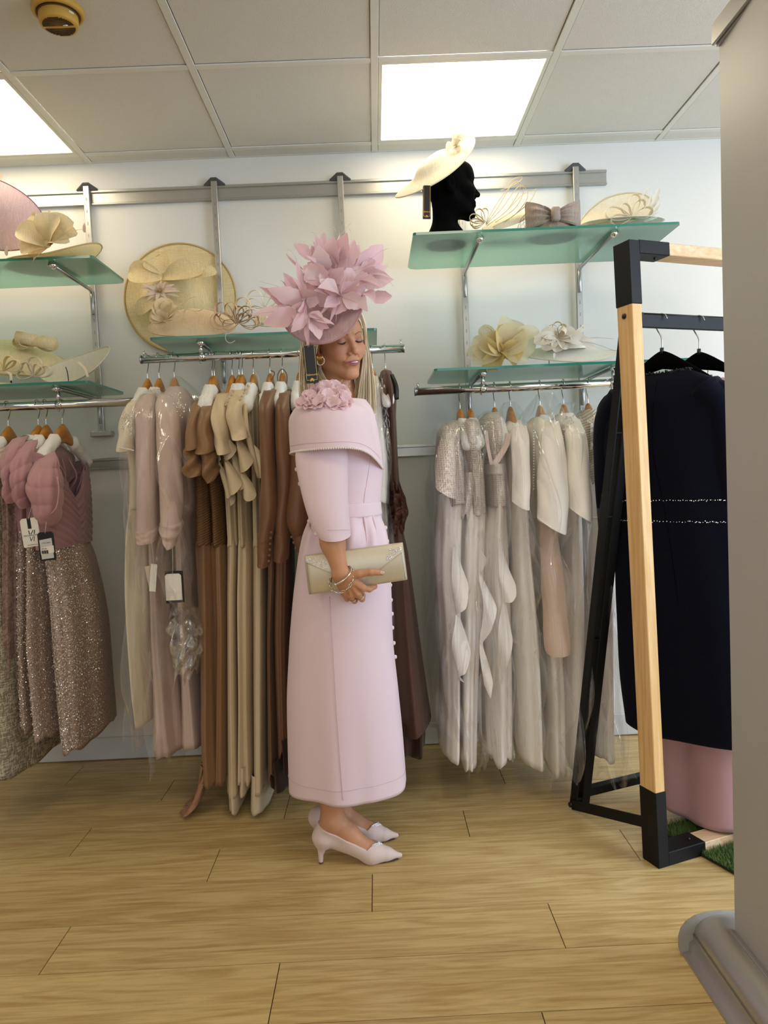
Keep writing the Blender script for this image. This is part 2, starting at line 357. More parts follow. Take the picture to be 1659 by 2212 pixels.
def add_part(name, me, parent, loc):
    o = bpy.data.objects.new(name, me); COL.objects.link(o); o.parent = parent; o.location = tuple(np.array(loc) - WL[parent.name]); return o
for i in range(-5, 6):
    for j in range(-7, 1):
        cx, cy = GX0 + .6 * i + .3, GY0 + .6 * j + .3
        if cx < XL - .2 or cx > XR or cy < YF: continue
        if (i, j) in LIGHTS: continue
        add_part('ceiling_tile', tile_me, ceil_, (cx, cy, CZ_ + .012))
edge_me = mesh_data('ceiling_tile', *obox((0, 0, 0), (.2865, .031, .008), np.eye(3), .003), M['ceiling_tile'], False)
for i in range(-5, 6): add_part('ceiling_tile', edge_me, ceil_, (GX0 + .6 * i + .3, 3.107, CZ_ + .010))
bx = mesh_data('ceiling_bar', *join(obox((0, 0, 0), (.0125, (YW - YF) / 2, .003), np.eye(3), .001)), M['ceiling_bar'], False)
for i in range(-5, 7):
    add_part('ceiling_bar', bx, ceil_, (GX0 + .6 * i, (YW + YF) / 2, CZ_ + .003))
by = mesh_data('ceiling_bar', *obox((0, 0, 0), (.287, .0125, .0028), np.eye(3), .001), M['ceiling_bar'], False)
for j in range(-7, 2):
    for i in range(-5, 6):
        add_part('ceiling_bar', by, ceil_, (GX0 + .6 * i + .3, GY0 + .6 * j, CZ_ + .003))
obj('trim_1', box(XL, XR, YW - .012, YW, CZ_ + .001, CZ_ + .02, .002), M['ceiling_bar'], kind='structure', smooth=False)
LBL = {(0, 0): 'square glowing ceiling light panel above the mannequin head', (-3, 0): 'glowing ceiling light panel above the large pink hat at the left edge'}
for (i, j) in sorted(LIGHTS):
    x0, y0 = GX0 + .6 * i + .0135, GY0 + .6 * j + .0135; x1, y1 = x0 + .573, y0 + .573
    t = thing('ceiling_light', LBL[(i, j)], 'ceiling light', ((x0 + x1) / 2, (y0 + y1) / 2, CZ_), 'ceiling light panels')
    fw = .013
    obj('frame', join(box(x0, x1, y0, y0 + fw, CZ_, CZ_ + .02, .001), box(x0, x1, y1 - fw, y1, CZ_, CZ_ + .02, .001),
                      box(x0, x0 + fw, y0 + fw, y1 - fw, CZ_, CZ_ + .02, .001), box(x1 - fw, x1, y0 + fw, y1 - fw, CZ_, CZ_ + .02, .001)), M['ceiling_bar'], t, False)
    obj('diffuser', box(x0 + fw, x1 - fw, y0 + fw, y1 - fw, CZ_ + .006, CZ_ + .012), M['panel_light'], t, False)
# aluminium wall rails
def wall_rail(name, x0, x1, z0, z1):
    t = obj(name, join(box(x0, x1, YW - .010, YW, z0 + .006, z1 - .010, .001), box(x0, x1, YW - .018, YW, z1 - .012, z1, .002), box(x0, x1, YW - .018, YW, z0, z0 + .008, .002)), M['alu'], kind='structure', smooth=False)
    return t
wall_rail('trim_2', XL, 1.035, 2.378, 2.440)
wall_rail('trim_3', XL, 1.6, 1.268, 1.318)
# smoke detector
sx, sy = -.842, 2.150
t = thing('smoke_detector', 'yellowed round smoke detector on the ceiling tile at upper left', 'smoke detector', (sx, sy, CZ_))
obj('base', lathe([(.0, .012), (.07, .012), (.071, -.006), (.068, -.012), (.060, -.014), (.059, -.008), (0, -.008)], (sx, sy, CZ_), 40), M['smoke_body'], t)
hd_ = obj('sensor_head', lathe([(.0, -.008), (.050, -.010), (.053, -.015), (.0535, -.030), (.052, -.040), (.050, -.043), (0, -.0445)], (sx, sy, CZ_), 40), M['smoke_body'], t)
obj('gap_ring', lathe([(.0555, -.013), (.0555, -.0165), (.052, -.0165)], (sx, sy, CZ_), 40), M['smoke_dark'], t)
sl = []
for k in range(-9, 10):
    d = k * .0046
    if k == 0 or k == 1: continue
    L = math.sqrt(max(0, .044**2 - d * d))
    sl.append(box(sx - L, sx + L, sy + d - .0008, sy + d + .0008, CZ_ - .0452, CZ_ - .0436))
obj('slot', join(*sl), M['smoke_dark'], hd_, False)
obj('indicator', join(ball((sx + .02, sy - .006, CZ_ - .0448), (.008, .003, .003))), M['crystal'], hd_)
obj('indicator', join(ball((sx - .016, sy + .026, CZ_ - .0448), (.006, .003, .0015))), M['smoke_dark'], hd_)
obj('sticker', plate([(sx + .043, sy - .033, CZ_ - .020), (sx + .051, sy - .0195, CZ_ - .020), (sx + .051, sy - .0195, CZ_ - .025), (sx + .043, sy - .033, CZ_ - .025)], (.85, -.5, 0), .0012), M['white_card'], t)
# ------------------------------------------------------------------ wall fittings: uprights, glass shelves, hanging rails
M['slot_grey'] = simple('slot_grey', '#8f8e8a', .6)
UPX = [-1.153, -.62, -.092, .414, .90]
UPL = ['slim steel wall upright left of the large straw hat', 'slim steel wall upright in front of the large straw hat', 'slim steel wall upright behind the pink feathers',
       'slim steel wall upright behind the mannequin head', 'slim steel wall upright under the cream feathered hat']
UPB = [1.42, 1.38, 1.38, 1.36, 1.36]
for x, l, zb in zip(UPX, UPL, UPB):
    t = thing('wall_upright', l, 'upright', (x, YW - .03, zb), 'steel wall uprights')
    obj('channel', join(box(x - .0125, x + .0125, YW - .034, YW - .018, zb, 2.452, .002)), M['alu'], t, False)
    sl = join(*[box(x - .0018, x + .0018, YW - .0344, YW - .0338, z, z + .014) for z in np.arange(zb + .02, 2.40, .05)])
    obj('slots', sl, M['slot_grey'], t, False, kind='stuff')
    obj('top_cap', plate([(x - .045, YW - .02, 2.440), (x + .045, YW - .02, 2.440), (x + .012, YW - .035, 2.462), (x - .012, YW - .035, 2.462)], (0, .6, 1), .008), M['dark_grey'], t, False)
    obj('foot', join(box(x - .045, x + .045, YW - .045, YW - .002, zb - .012, zb + .012, .004)), M['alu'], t, False)
def glass_shelf(label, x0, x1, y0, y1, z, brackets, front):
    t = thing('glass_shelf', label, 'glass shelf', ((x0 + x1) / 2, (y0 + y1) / 2, z), 'green glass wall shelves')
    c = .035; pts = [(x0 + c * .3, y0), (x1 - c * .3, y0), (x1 - c * .1, y0 + c * .1), (x1, y0 + c * .3), (x1, y1 - c), (x1 - c * .3, y1 - c * .3), (x1 - c, y1), (x0 + c, y1), (x0 + c * .3, y1 - c * .3), (x0, y1 - c), (x0, y0 + c * .3), (x0 + c * .1, y0 + c * .1)]
    P = np.array([(a, b, z) for a, b in pts]); V, F = plate(P, (0, 0, 1), .009); k = len(P)
    obj('glass_pane', (V, F), [M['glass'], M['glass_edge']], t, False, mi=[0, 0] + [1] * k)
    for xb in brackets:
        yb = YW - .034; zz = z - .0145
        a = obj('bracket_arm', join(tube([(xb, yb, zz - .055), (xb, yb - .004, zz - .012), (xb, yb - .03, zz), (xb, front, zz)], .0075, 10), box(xb - .006, xb + .006, yb - .012, yb + .004, zz - .10, zz - .002, .002)), M['steel'], t)
        obj('arm_knob', join(tube([(xb, front - .012, zz), (xb, front + .006, zz)], [.0135, .0135], 14), tube([(xb, front, zz), (xb, front, zz + .0105)], .005, 8)), M['chrome'], a)
    return t
glass_shelf('upper right green glass shelf under the mannequin head', .172, 1.125, 2.62, 3.06, 2.042, (.414, .90), 2.66)
glass_shelf('lower right green glass shelf above the ivory dresses', .232, 1.26, 2.66, 3.06, 1.567, (.414, .90), 2.70)
glass_shelf('middle green glass shelf above the brown dresses', -.795, .03, 2.67, 3.06, 1.724, (-.62, -.092), 2.71)
glass_shelf('upper left green glass shelf under the cream bow hat', -1.95, -.99, 2.70, 3.06, 2.034, (-1.153, -1.75), 2.74)
glass_shelf('lower left green glass shelf above the pink sequin dresses', -1.95, -1.02, 2.66, 3.06, 1.578, (-1.153, -1.75), 2.70)
RY = 2.72
def clothes_rail(label, x0, x1, z, posts, zs):
    t = thing('clothes_rail', label, 'clothes rail', ((x0 + x1) / 2, RY, z), 'chrome hanging rails')
    obj('rail_tube', join(tube([(x0, RY, z), (x1, RY, z)], .0155, 20)), M['chrome'], t)
    for xe, s in ((x0, 1), (x1, -1)):
        obj('end_pin', tube([(xe + s * .012, RY, z + .012), (xe + s * .012, RY, z + .034)], .003, 8), M['chrome'], t)
        obj('end_ring', tube([(xe - s * .001, RY, z), (xe + s * .004, RY, z)], .0165, 20), M['steel'], t)
    for xb in posts:
        p = obj('rail_post', join(tube([(xb, RY - .01, z + .012), (xb, RY - .01, zs - .012)], .0075, 12), tube([(xb - .012, RY, z), (xb + .012, RY, z)], .0172, 18)), M['chrome'], t)
        obj('screw', join(ball((xb - .005, RY - .002, z - .02), .004), ball((xb + .004, RY - .017, z + .004), .003)), M['steel'], p)
RZL, RZM, RZR = 1.506, 1.659, 1.4985
clothes_rail('left chrome rail holding the pink sequin dresses', -1.95, -.835, RZL, (-1.153, -1.75), 1.565)
clothes_rail('middle chrome rail holding the brown and champagne dresses', -.845, .128, RZM, (-.62, -.092), 1.712)
clothes_rail('right chrome rail holding the ivory dresses', .161, 1.27, RZR, (.414, .90), 1.555)
# ------------------------------------------------------------------ grey roll-up banner seen from its back
bt = thing('banner_stand', 'tall grey roll-up banner on a silver base at the right edge', 'banner', (.79, 1.2, 0))
BX, BY0, BY1 = .792, .83, 1.635
yy = np.linspace(BY0, BY1, 24); zz = np.linspace(.085, 2.115, 40)
G = np.array([[(BX + .004 * math.sin(3.2 * (y - BY0)) * math.sin(2.0 * z) + .006 * math.sin(9 * (y - BY0)) * math.exp(-((z - 2.1) / .35) ** 2), y, z) for y in yy] for z in zz])
M['banner_grey'] = simple('banner_back_grey', '#afadaa', .42, spec=.35)
V1, F1 = loft(G, False); V2, F2 = loft(G + [.0012, 0, 0], False)
obj('fabric_panel', join((V1, F1), (V2, [f[::-1] for f in F2])), M['banner_grey'], bt)
obj('top_clip', join(box(BX - .012, BX - .004, BY0 - .005, BY1 + .005, 2.105, 2.150, .002), box(BX + .004, BX + .014, BY0 - .005, BY1 + .005, 2.105, 2.150, .002), box(BX - .004, BX + .004, BY0, BY1, 2.10, 2.128, .001)), M['alu'], bt, False)
prof = [(-.098, .0), (-.098, .010), (-.085, .013), (-.082, .035), (-.072, .040), (-.072, .052), (-.066, .072), (-.050, .088), (-.030, .097), (-.006, .100), (.03, .097), (.062, .08), (.08, .05), (.085, .012), (.085, 0)]
ring = lambda y: [(BX + a, y, b) for a, b in prof]
base = obj('base', loft(np.array([ring(y) for y in np.linspace(BY0 - .02, BY1 + .06, 4)]), False), M['alu'], bt)
obj('end_cap', join(plate([(BX + a, BY1 + .064, b) for a, b in ((-.1, 0), (-.106, .02), (-.106, .045), (-.100, .066), (-.086, .084), (-.064, .097), (-.036, .104), (0, .106), (.03, .102), (.06, .088), (.082, .062), (.09, .03), (.09, 0))], (0, 1, 0), .008)), simple('grey_end_cap', '#9b9791', .4), bt, False)
gr = []
for k in range(9):
    u = k / 8; a0 = -.0725 + .018 * u; z0 = .054 + .028 * u
    gr.append(tube([(BX + a0, BY0 - .02, z0), (BX + a0, BY1 + .06, z0)], .0009, 5))
obj('grip_ribs', join(*gr), M['alu'], base)
obj('slot_lip', box(BX - .014, BX - .006, BY0 - .02, BY1 + .0, .097, .104, .001), M['alu'], base, False)
# ------------------------------------------------------------------ wood and black steel garment stand
U = np.array([math.cos(math.radians(21)), math.sin(math.radians(21)), 0]); Vd = np.array([-U[1], U[0], 0]); Zu = np.array([0, 0, 1.])
P0 = np.array([.790, 2.113, 0])                     # foot of the near leg
lean = Vd * .060 / 1.82
SW = .95
st = thing('garment_stand', 'pine and black steel garment stand holding the navy dress', 'garment stand', P0)
def fp(u, h, v=0): return P0 + U * u + lean * h + Zu * h + Vd * v
Ml = np.stack([U, Vd, (Zu + lean) / np.linalg.norm(Zu + lean)], 1)
def bar(name, a, b, w1, w2, mat, par=st, ch=.002):
    d = (b - a); L = np.linalg.norm(d); d = d / L; s = Vd - d * Vd.dot(d); s /= np.linalg.norm(s); u = np.cross(s, d)
    return obj(name, obox((a + b) / 2, (L / 2, w1 / 2, w2 / 2), np.stack([d, s, u], 1), ch), mat, par, False)
LW, LD = .036, .066
HT = 1.845
bar('wooden_leg', fp(0, .222), fp(0, 1.678), LD, LW, M['pine'])
bar('wooden_leg', fp(SW, .2), fp(SW, 1.678), LD, LW, M['pine'])
bar('wooden_top_bar', fp(.125, HT - .018), fp(SW - .125, HT - .018), LD, LW, M['pine_x'])
bar('wooden_bottom_bar', fp(.150, .020), fp(SW - .15, .020), LD, LW, M['pine_x'])
for uu, sg in ((0, 1), (SW, -1)):
    c = obj('corner_bracket', join(obox((fp(uu, 1.66) + fp(uu, HT)) / 2, (LW / 2 + .002, LD / 2 + .002, (HT - 1.66) / 2), Ml, .002),
                               obox(fp(uu + sg * .075, HT - .018), (.075 - .018, LD / 2 + .002, LW / 2 + .002), Ml, .002)), M['black_steel'], st, False)
    obj('screw', join(ball(fp(uu + sg * .035, HT - .038, 0), .005), ball(fp(uu + sg * .105, HT - .038, 0), .005)), M['black'], c)
    c = obj('corner_bracket', join(obox((fp(uu, .0) + fp(uu, .225)) / 2, (LW / 2 + .002, LD / 2 + .002, .1125), Ml, .002),
                               obox(fp(uu + sg * .09, .0205), (.072, LD / 2 + .002, LW / 2 + .0025), Ml, .002)), M['black_steel'], st, False)
    obj('screw', join(ball(fp(uu + sg * .04, .041, 0), .005), ball(fp(uu + sg * .13, .041, 0), .005)), M['black'], c)
obj('hinge_bolt', join(tube([fp(0, 1.63, -.0) - U * .022, fp(0, 1.63) + U * .0], .008, 12), tube([fp(0, 1.63, 0) - U * .0235, fp(0, 1.63) - U * .021], .004, 8)), M['black'], st)
BK = .385                                          # the black rear frame
bt0 = P0 + Vd * BK + Zu * .012; bt1 = fp(0, 1.655) + Vd * .045
def rear(u, s): return bt0 + (bt1 - bt0) * s + U * (u + .04 * s)
for uu in (.0, SW):
    r = obj('rear_leg', join(beam(rear(uu - .016, 0), rear(uu - .016, 1), .034, .008, up=U), beam(rear(uu + .024, 0), rear(uu + .024, 1), .034, .034, up=U),
                             *[beam(rear(uu - .014, s), rear(uu + .014, s), .03, .006) for s in (.02, .37, .62, .78, .98)]), M['black_steel'], st, False)
bar('hanging_bar', rear(.0, .985), rear(SW, .985), .014, .040, M['black_steel'])
bar('rear_bottom_bar', rear(.02, .03), rear(SW - .02, .03), .03, .03, M['black_steel'])
obj('bar_clip', tube([rear(.05, .985) + Zu * .023, rear(.45, .985) + Zu * .023], .003, 6), M['black'], st)
for uu in (.0, SW):
    s_ = obj('floor_strut', join(beam(P0 + U * (uu - .004) + Zu * .118 + Vd * .0, P0 + U * (uu - .022) + Vd * BK + Zu * .022, .008, .034)), M['black_steel'], st, False)
    obj('strut_bolt', tube([P0 + U * (uu - .03) + Vd * BK + Zu * .022, P0 + U * (uu - .02) + Vd * BK + Zu * .022], .009, 12), M['black'], s_)
# ------------------------------------------------------------------ artificial grass
def grass_mat(label, poly, n, seed):
    rng = np.random.default_rng(seed); P = np.array(poly, float); lo, hi = P.min(0), P.max(0)
    def inside(x, y):
        c = False; j = len(P) - 1
        for i in range(len(P)):
            if (P[i, 1] > y) != (P[j, 1] > y) and x < (P[j, 0] - P[i, 0]) * (y - P[i, 1]) / (P[j, 1] - P[i, 1]) + P[i, 0]: c = not c
            j = i
        return c
    t = thing('grass_mat', label, 'artificial grass', (P[:, 0].mean(), P[:, 1].mean(), 0))
    obj('backing', plate([(x, y, .005) for x, y in poly], (0, 0, 1), .006), simple('grass_backing', '#1d2a14', .9), t, False)
    V, F = [], []
    while len(F) < n:
        x, y = rng.uniform(lo[0], hi[0]), rng.uniform(lo[1], hi[1])
        if not inside(x, y): continue
        a = rng.uniform(0, 6.28); hgt = rng.uniform(.012, .026); ln = rng.uniform(.004, .018); b = rng.uniform(0, 6.28); k = len(V)
        V += [(x - .0011 * math.cos(a), y - .0011 * math.sin(a), .006), (x + .0011 * math.cos(a), y + .0011 * math.sin(a), .006), (x + ln * math.cos(b), y + ln * math.sin(b), .006 + hgt)]
        F.append((k, k + 1, k + 2))
    g = simple('grass_blade', '#5c7434', .6, var=.35, vs=60)
    obj('grass_blades', (V, F), g, t, False, kind='stuff')
grass_mat('green artificial grass mat on the floor under the garment stand', [(.985, 2.02), (.86, 2.30), (1.02, 2.36), (1.6, 2.56), (1.7, 2.2)], 26000, 3)
# ------------------------------------------------------------------ garments on hangers
def pat_mat(name, c, c2, kind, scale, rough=.6, bumpd=.004, strength=.7, metal=0.0, rot=(0, 0, 0)):
    m, nt, b = new_mat(name); co = obj_coord(nt); mp = N(nt, 'ShaderNodeMapping'); mp.inputs['Rotation'].default_value = rot; nt.links.new(co, mp.inputs[0])
    if kind == 'wave':
        n = N(nt, 'ShaderNodeTexWave', i_Scale=scale, i_Distortion=3.0, i_Detail=2.0, bands_direction='Z'); n.inputs['Detail Scale'].default_value = .6
        h = n.outputs['Fac' if 'Fac' in n.outputs else 0]
    elif kind == 'scales':
        n = N(nt, 'ShaderNodeTexVoronoi', i_Scale=scale); n.inputs['Randomness'].default_value = .25; h = n.outputs['Distance']
    elif kind == 'spark':
        n = N(nt, 'ShaderNodeTexVoronoi', i_Scale=scale); h = n.outputs['Distance']
    elif kind == 'tweed':
        n = N(nt, 'ShaderNodeTexNoise', i_Scale=scale, i_Detail=3.0); mp.inputs['Scale'].default_value = (1, 1, .25); h = n.outputs[0]
        n2 = N(nt, 'ShaderNodeTexNoise', i_Scale=scale); m2 = N(nt, 'ShaderNodeMapping'); m2.inputs['Scale'].default_value = (.2, .2, 1.2); nt.links.new(co, m2.inputs[0]); nt.links.new(m2.outputs[0], n2.inputs['Vector'])
        ml = N(nt, 'ShaderNodeMath', operation='MULTIPLY'); nt.links.new(n.outputs[0], ml.inputs[0]); nt.links.new(n2.outputs[0], ml.inputs[1])
        mr = N(nt, 'ShaderNodeMapRange'); mr.inputs[1].default_value = .17; mr.inputs[2].default_value = .34; nt.links.new(ml.outputs[0], mr.inputs[0]); h = mr.outputs[0]
    else:
        n = N(nt, 'ShaderNodeTexNoise', i_Scale=scale, i_Detail=4.0, i_Distortion=2.0); h = n.outputs[0]
    nt.links.new(mp.outputs[0], n.inputs['Vector'])
    mr = N(nt, 'ShaderNodeMapRange'); mr.inputs[1].default_value = 0.15 if kind != 'lace' else .42; mr.inputs[2].default_value = .75 if kind != 'lace' else .58; nt.links.new(h, mr.inputs[0])
    nt.links.new(mix_rgb(nt, mr.outputs[0], lin(c), lin(c2)), b.inputs['Base Color']); b.inputs['Roughness'].default_value = rough; b.inputs['Metallic'].default_value = metal
    b.inputs['Specular IOR Level'].default_value = .35
    bump(nt, b, h, strength, bumpd); return m
F_ = {
 'sequin': pat_mat('beaded_mesh', '#c6ada0', '#97806f', 'spark', 170, .45, .002, .8),
 'chiffon': fabric('dusty_pink_chiffon', '#b7878b', .7, .3, wr=.12), 'ruched_pink': fabric('ruched_pink_chiffon', '#ae8589', .7, .3, wr=.15),
 'tweed': pat_mat('bouclé_tweed', '#c6baa2', '#8b806b', 'tweed', 190, .9, .003, .8), 'lace': pat_mat('dusky_lace', '#a98e84', '#856c61', 'lace', 46, .8, .003, .7),
 'cream': fabric('cream_crepe', '#ddd0b6', .7), 'blush': fabric('blush_crepe', '#d0b8ac', .7), 'blush2': fabric('blush_crepe_light', '#d2baaf', .65),
 'caramel': fabric('caramel_satin', '#8e6a48', .45, .1, spec=.4), 'caramel_ruche': pat_mat('caramel_ruched', '#8e6a48', '#7a593a', 'wave', 40, .55, .004, .7, rot=(0, .5, 0)),
 'champagne': fabric('champagne_satin', '#d3be9b', .45, .1, spec=.4), 'tan': fabric('tan_satin', '#7c563a', .42, .1, spec=.45),
 'choc': fabric('chocolate_chiffon', '#523427', .6, .1), 'choc_d': fabric('dark_chocolate', '#3c2318', .7), 'ivory': fabric('ivory_crepe', '#f7f0e6', .7), 'ivory2': fabric('ivory_crepe_warm', '#f5ecdc', .7),
 'scales': pat_mat('pearl_scale_weave', '#c0ae9f', '#eee4d9', 'scales', 135, .35, .005, .9, .15), 'nude': fabric('nude_satin', '#d3b69f', .5, .2, spec=.4),
 'pleat': pat_mat('pleated_ivory', '#e6d8c4', '#c2ae96', 'wave', 40, .6, .006, .9, rot=(0, .5, 0)), 'feathery': fabric('white_fringe', '#ece7dd', .8),
 'navy': fabric('navy_crepe', '#070918', .85, .04, spec=.1), 'rose': fabric('rose_crepe', '#c49a9c', .7, .2),
}
RNG = np.random.default_rng(11)
def rings(rows, Yc, folds=(), n=84, nz=54, seed=0, expo=2.3, near=.85, drift=.0, cap=False, xpow=None, wob=.0):
    rows = [tuple(r) + (1.0,) * (5 - len(r)) for r in rows]            # (py, xl, xr, hd, fold weight)
    K = []
    for py, xl, xr, hd, wf in rows:
        yv = Yc - near * hd; a, b = at(xl, py, yv), at(xr, py, yv); K.append((a[2] / 2 + b[2] / 2, (a[0] + b[0]) / 2, (b[0] - a[0]) / 2, hd, wf))
    K = np.array(K); t = np.concatenate([[0], np.cumsum(np.maximum(np.abs(np.diff(K[:, 0])), .004) + .3 * np.abs(np.diff(K[:, 3])))]); t /= t[-1]
    ts = np.linspace(0, 1, nz); R = hermite(t, K, ts); th = np.linspace(0, 2 * math.pi, n, endpoint=False)
    c, s = np.cos(th), np.sin(th); p = 2 / expo; cx = np.sign(c) * np.abs(c)**p; sy = np.sign(s) * np.abs(s)**p
    rg = np.random.default_rng(seed); out = np.zeros((nz, n, 3)); f = np.zeros((nz, n)); g = np.zeros((nz, n))
    for k, amp in folds:
        ph = rg.uniform(0, 6.28); dr = rg.uniform(-1, 1) * (.8 + drift)
        w = np.sin(k * th[None] + ph + dr * ts[:, None] + .5 * np.sin(2 * th[None] + ph)); f += amp * (w + .25 * np.sin(2 * (k * th[None] + ph + dr * ts[:, None])))
        g += amp * np.cos(k * th[None] + ph + dr * ts[:, None])
    if wob:
        for k in range(5):
            f += wob * np.sin(rg.integers(2, 9) * th[None] + rg.uniform(4, 26) * ts[:, None] * rg.choice([-1, 1]) + rg.uniform(0, 6.28)) * rg.uniform(.4, 1)
    f *= R[:, 4:5]; g *= R[:, 4:5]
    out[..., 0] = R[:, 1:2] + R[:, 2:3] * cx * (1 + f) + R[:, 2:3] * .2 * g * np.abs(sy)
    out[..., 1] = Yc + R[:, 3:4] * sy * (1 + .75 * f)
    out[..., 2] = R[:, 0:1]
    return out
def hem(R, wave=.006, k=5, seed=0):        # uneven hem plus a turned-in edge
    rg = np.random.default_rng(seed); th = np.linspace(0, 2 * math.pi, R.shape[1], endpoint=False); m = R.shape[0]
    d = wave * (np.sin(k * th + rg.uniform(0, 6)) + .5 * np.sin(2 * k * th + rg.uniform(0, 6))); wgt = np.clip((np.arange(m) - m * .7) / (m * .3), 0, 1)[:, None]**2
    R = R.copy(); R[..., 2] += d[None] * wgt
    c = R[-1].mean(0); i1 = R[-1] + (c - R[-1]) * [.03, .03, 0] + [0, 0, .001]; i2 = R[-4] + (R[-4].mean(0) - R[-4]) * [.12, .12, 0]
    return np.concatenate([R, i1[None], i2[None]])
def cloth(name, rows, mat, par, Yc=2.72, folds=((4, .07), (7, .035)), seed=0, wave=.005, label=None, **kw):
    if name == 'skirt':
        r = rows[0]; rows = [(r[0] - 3, r[1] + 2.5, r[2] - 2.5, r[3] * .90)] + [(r[0] + 14, r[1], r[2], r[3])] + list(rows[1:])
    R = rings(rows, Yc, folds, seed=seed, **kw); R2 = hem(R, wave, seed=seed)
    o = obj(name, loft(R2), mat, par, label=label); return o, R
def sleeve(par, rows, mat, name='sleeve', ry=.05, seed=0, wr=.05, n=28, nz=30, label=None, puff=0):
    if puff: n, nz = 56, 96
    K = []                                                       # rows (py, xl, xr, Y)
    for r in rows:
        py, xl, xr, Y = r[:4]; a, b = at(xl, py, Y), at(xr, py, Y); K.append((*((a + b) / 2), np.linalg.norm(b - a) / 2, r[4] if len(r) > 4 else ry, (r[5] if len(r) > 5 else 0) / 640.0))
    K = np.array(K); t = np.concatenate([[0], np.cumsum(np.linalg.norm(np.diff(K[:, :3], axis=0), axis=1))]); t /= t[-1]; ts = np.linspace(0, 1, nz); R = hermite(t, K, ts)
    th = np.linspace(0, 2 * math.pi, n, endpoint=False); rg = np.random.default_rng(seed); f = np.zeros((nz, n))
    for k in range(4): f += wr * rg.uniform(.3, 1) * np.sin(rg.integers(1, 5) * th[None] + rg.uniform(3, 16) * rg.choice([-1, 1]) * ts[:, None] + rg.uniform(0, 6.28))
    if puff: f += 1.1 * puff * (np.abs(np.sin(4 + 13 * ts[:, None]**1.4 + 1.15 * np.sin(th[None] + 1.0 + .35 * seed) + .35 * np.sin(2 * th[None] + 4 * ts[:, None])))**.55 - .6) * np.clip(ts[:, None] * 3, 0, 1) + .5 * puff * np.sin(9 * th[None] + 2 * ts[:, None]) * np.sin(math.pi * ts[:, None])
    G = R[:, None, :3] + np.stack([np.cos(th)[None] * R[:, 3:4] * (1 + f), np.sin(th)[None] * R[:, 4:5] * (1 + f), -R[:, 5:6] * np.cos(th)[None] / 2 + .25 * R[:, 4:5] * np.sin(th)[None]], -1)
    c = G[-1].mean(0); G = np.concatenate([G, (G[-1] + (c - G[-1]) * .06)[None], (G[-3] + (G[-3].mean(0) - G[-3]) * .2)[None]])
    return obj(name, join(loft(G[:-2], True, True), loft(G[-3:], True, False, False)), mat, par, label=label)
def ruffle(par, path, wpx, mat, name='ruffle', waves=3, amp=.03, seed=0, nu=10, nv=60, side=1):
    P = spline(np.array([at(x, y, Y) for x, y, Y in path]), nv); rg = np.random.default_rng(seed); ph = rg.uniform(0, 6.28); G = []
    W = np.interp(np.linspace(0, 1, nv), np.linspace(0, 1, len(wpx)), wpx) / 620.0
    for i in range(nv):
        v = i / (nv - 1); a = 2 * math.pi * waves * v + ph; row = []
        for j in range(nu):
            u = j / (nu - 1)
            row.append(P[i] + np.array([side * W[i] * u * (.52 + .48 * (2 / math.pi) * math.asin(.98 * math.cos(a))), -amp * u * math.sin(a) - .012 * u, -W[i] * .9 * u - .016 * u * math.sin(a + .6)]))
        G.append(row)
    G = np.array(G); V1, F1 = loft(G, False); V2, F2 = loft(G + [0, .0018, 0], False)
    return obj(name, join((V1, F1), (V2, [f[::-1] for f in F2])), mat, par)
def sequins(par, R, n, mat, lo=.0, hi=1.0, size=.0021, seed=0, name='sequins', half=True):
    rg = np.random.default_rng(seed); m, k = R.shape[:2]; V, F = [], []
    for _ in range(n):
        i = int(rg.uniform(lo, hi) * (m - 2)); j = int(rg.uniform(.45, 1.0) * k) % k if half else rg.integers(0, k)
        a, b = rg.uniform(0, 1, 2); jj = (j + 1) % k; p = R[i, j] * (1 - a) * (1 - b) + R[i + 1, j] * a * (1 - b) + R[i, jj] * (1 - a) * b + R[i + 1, jj] * a * b
        nn = np.cross(R[i, jj] - R[i, j], R[i + 1, j] - R[i, j]); nn = -nn / max(np.linalg.norm(nn), 1e-9)
        if nn[1] > .3 and half: continue
        nn = nn + rg.normal(0, .35, 3); B = basis(nn); s = size * rg.uniform(.6, 1.3); q = p + B[:, 2] * .0022; b0 = len(V)
        for u, v in ((-1, -1), (1, -1), (1, 1), (-1, 1)): V.append(q + B[:, 0] * u * s + B[:, 1] * v * s)
        V.append(q + B[:, 2] * s * .8); F += [(b0, b0 + 1, b0 + 4), (b0 + 1, b0 + 2, b0 + 4), (b0 + 2, b0 + 3, b0 + 4), (b0 + 3, b0, b0 + 4)]
    return obj(name, (V, F), mat, par, False, kind='stuff')
M['sparkle'] = simple('sparkle', '#e9dfd8', .12, .6, spec=.8)
def film_cover(label, rows, seed, Yc=2.72, mat=None, wob=.10, group='clear plastic garment covers', tail=True):
    rows = [(r[0], r[1], r[2], r[3] * 1.28) for r in rows]
    R = rings(rows, Yc, ((6, .06), (13, .05)), n=96, nz=90, seed=seed, expo=2.2, near=.9, wob=wob)
    R2 = R.copy(); rg = np.random.default_rng(seed); th = np.linspace(0, 6.28, R.shape[1], endpoint=False)
    R2[-14:, :, 2] += (np.linspace(0, 1, 14)**2)[:, None] * (.018 * np.sin(5 * th + seed) + .012 * np.sin(11 * th))[None]
    return obj('garment_cover', loft(R2), mat or M['film'], None, origin=(R[0, :, 0].mean(), Yc, R[0, :, 2].mean()), label=label, cat='garment cover', group=group)
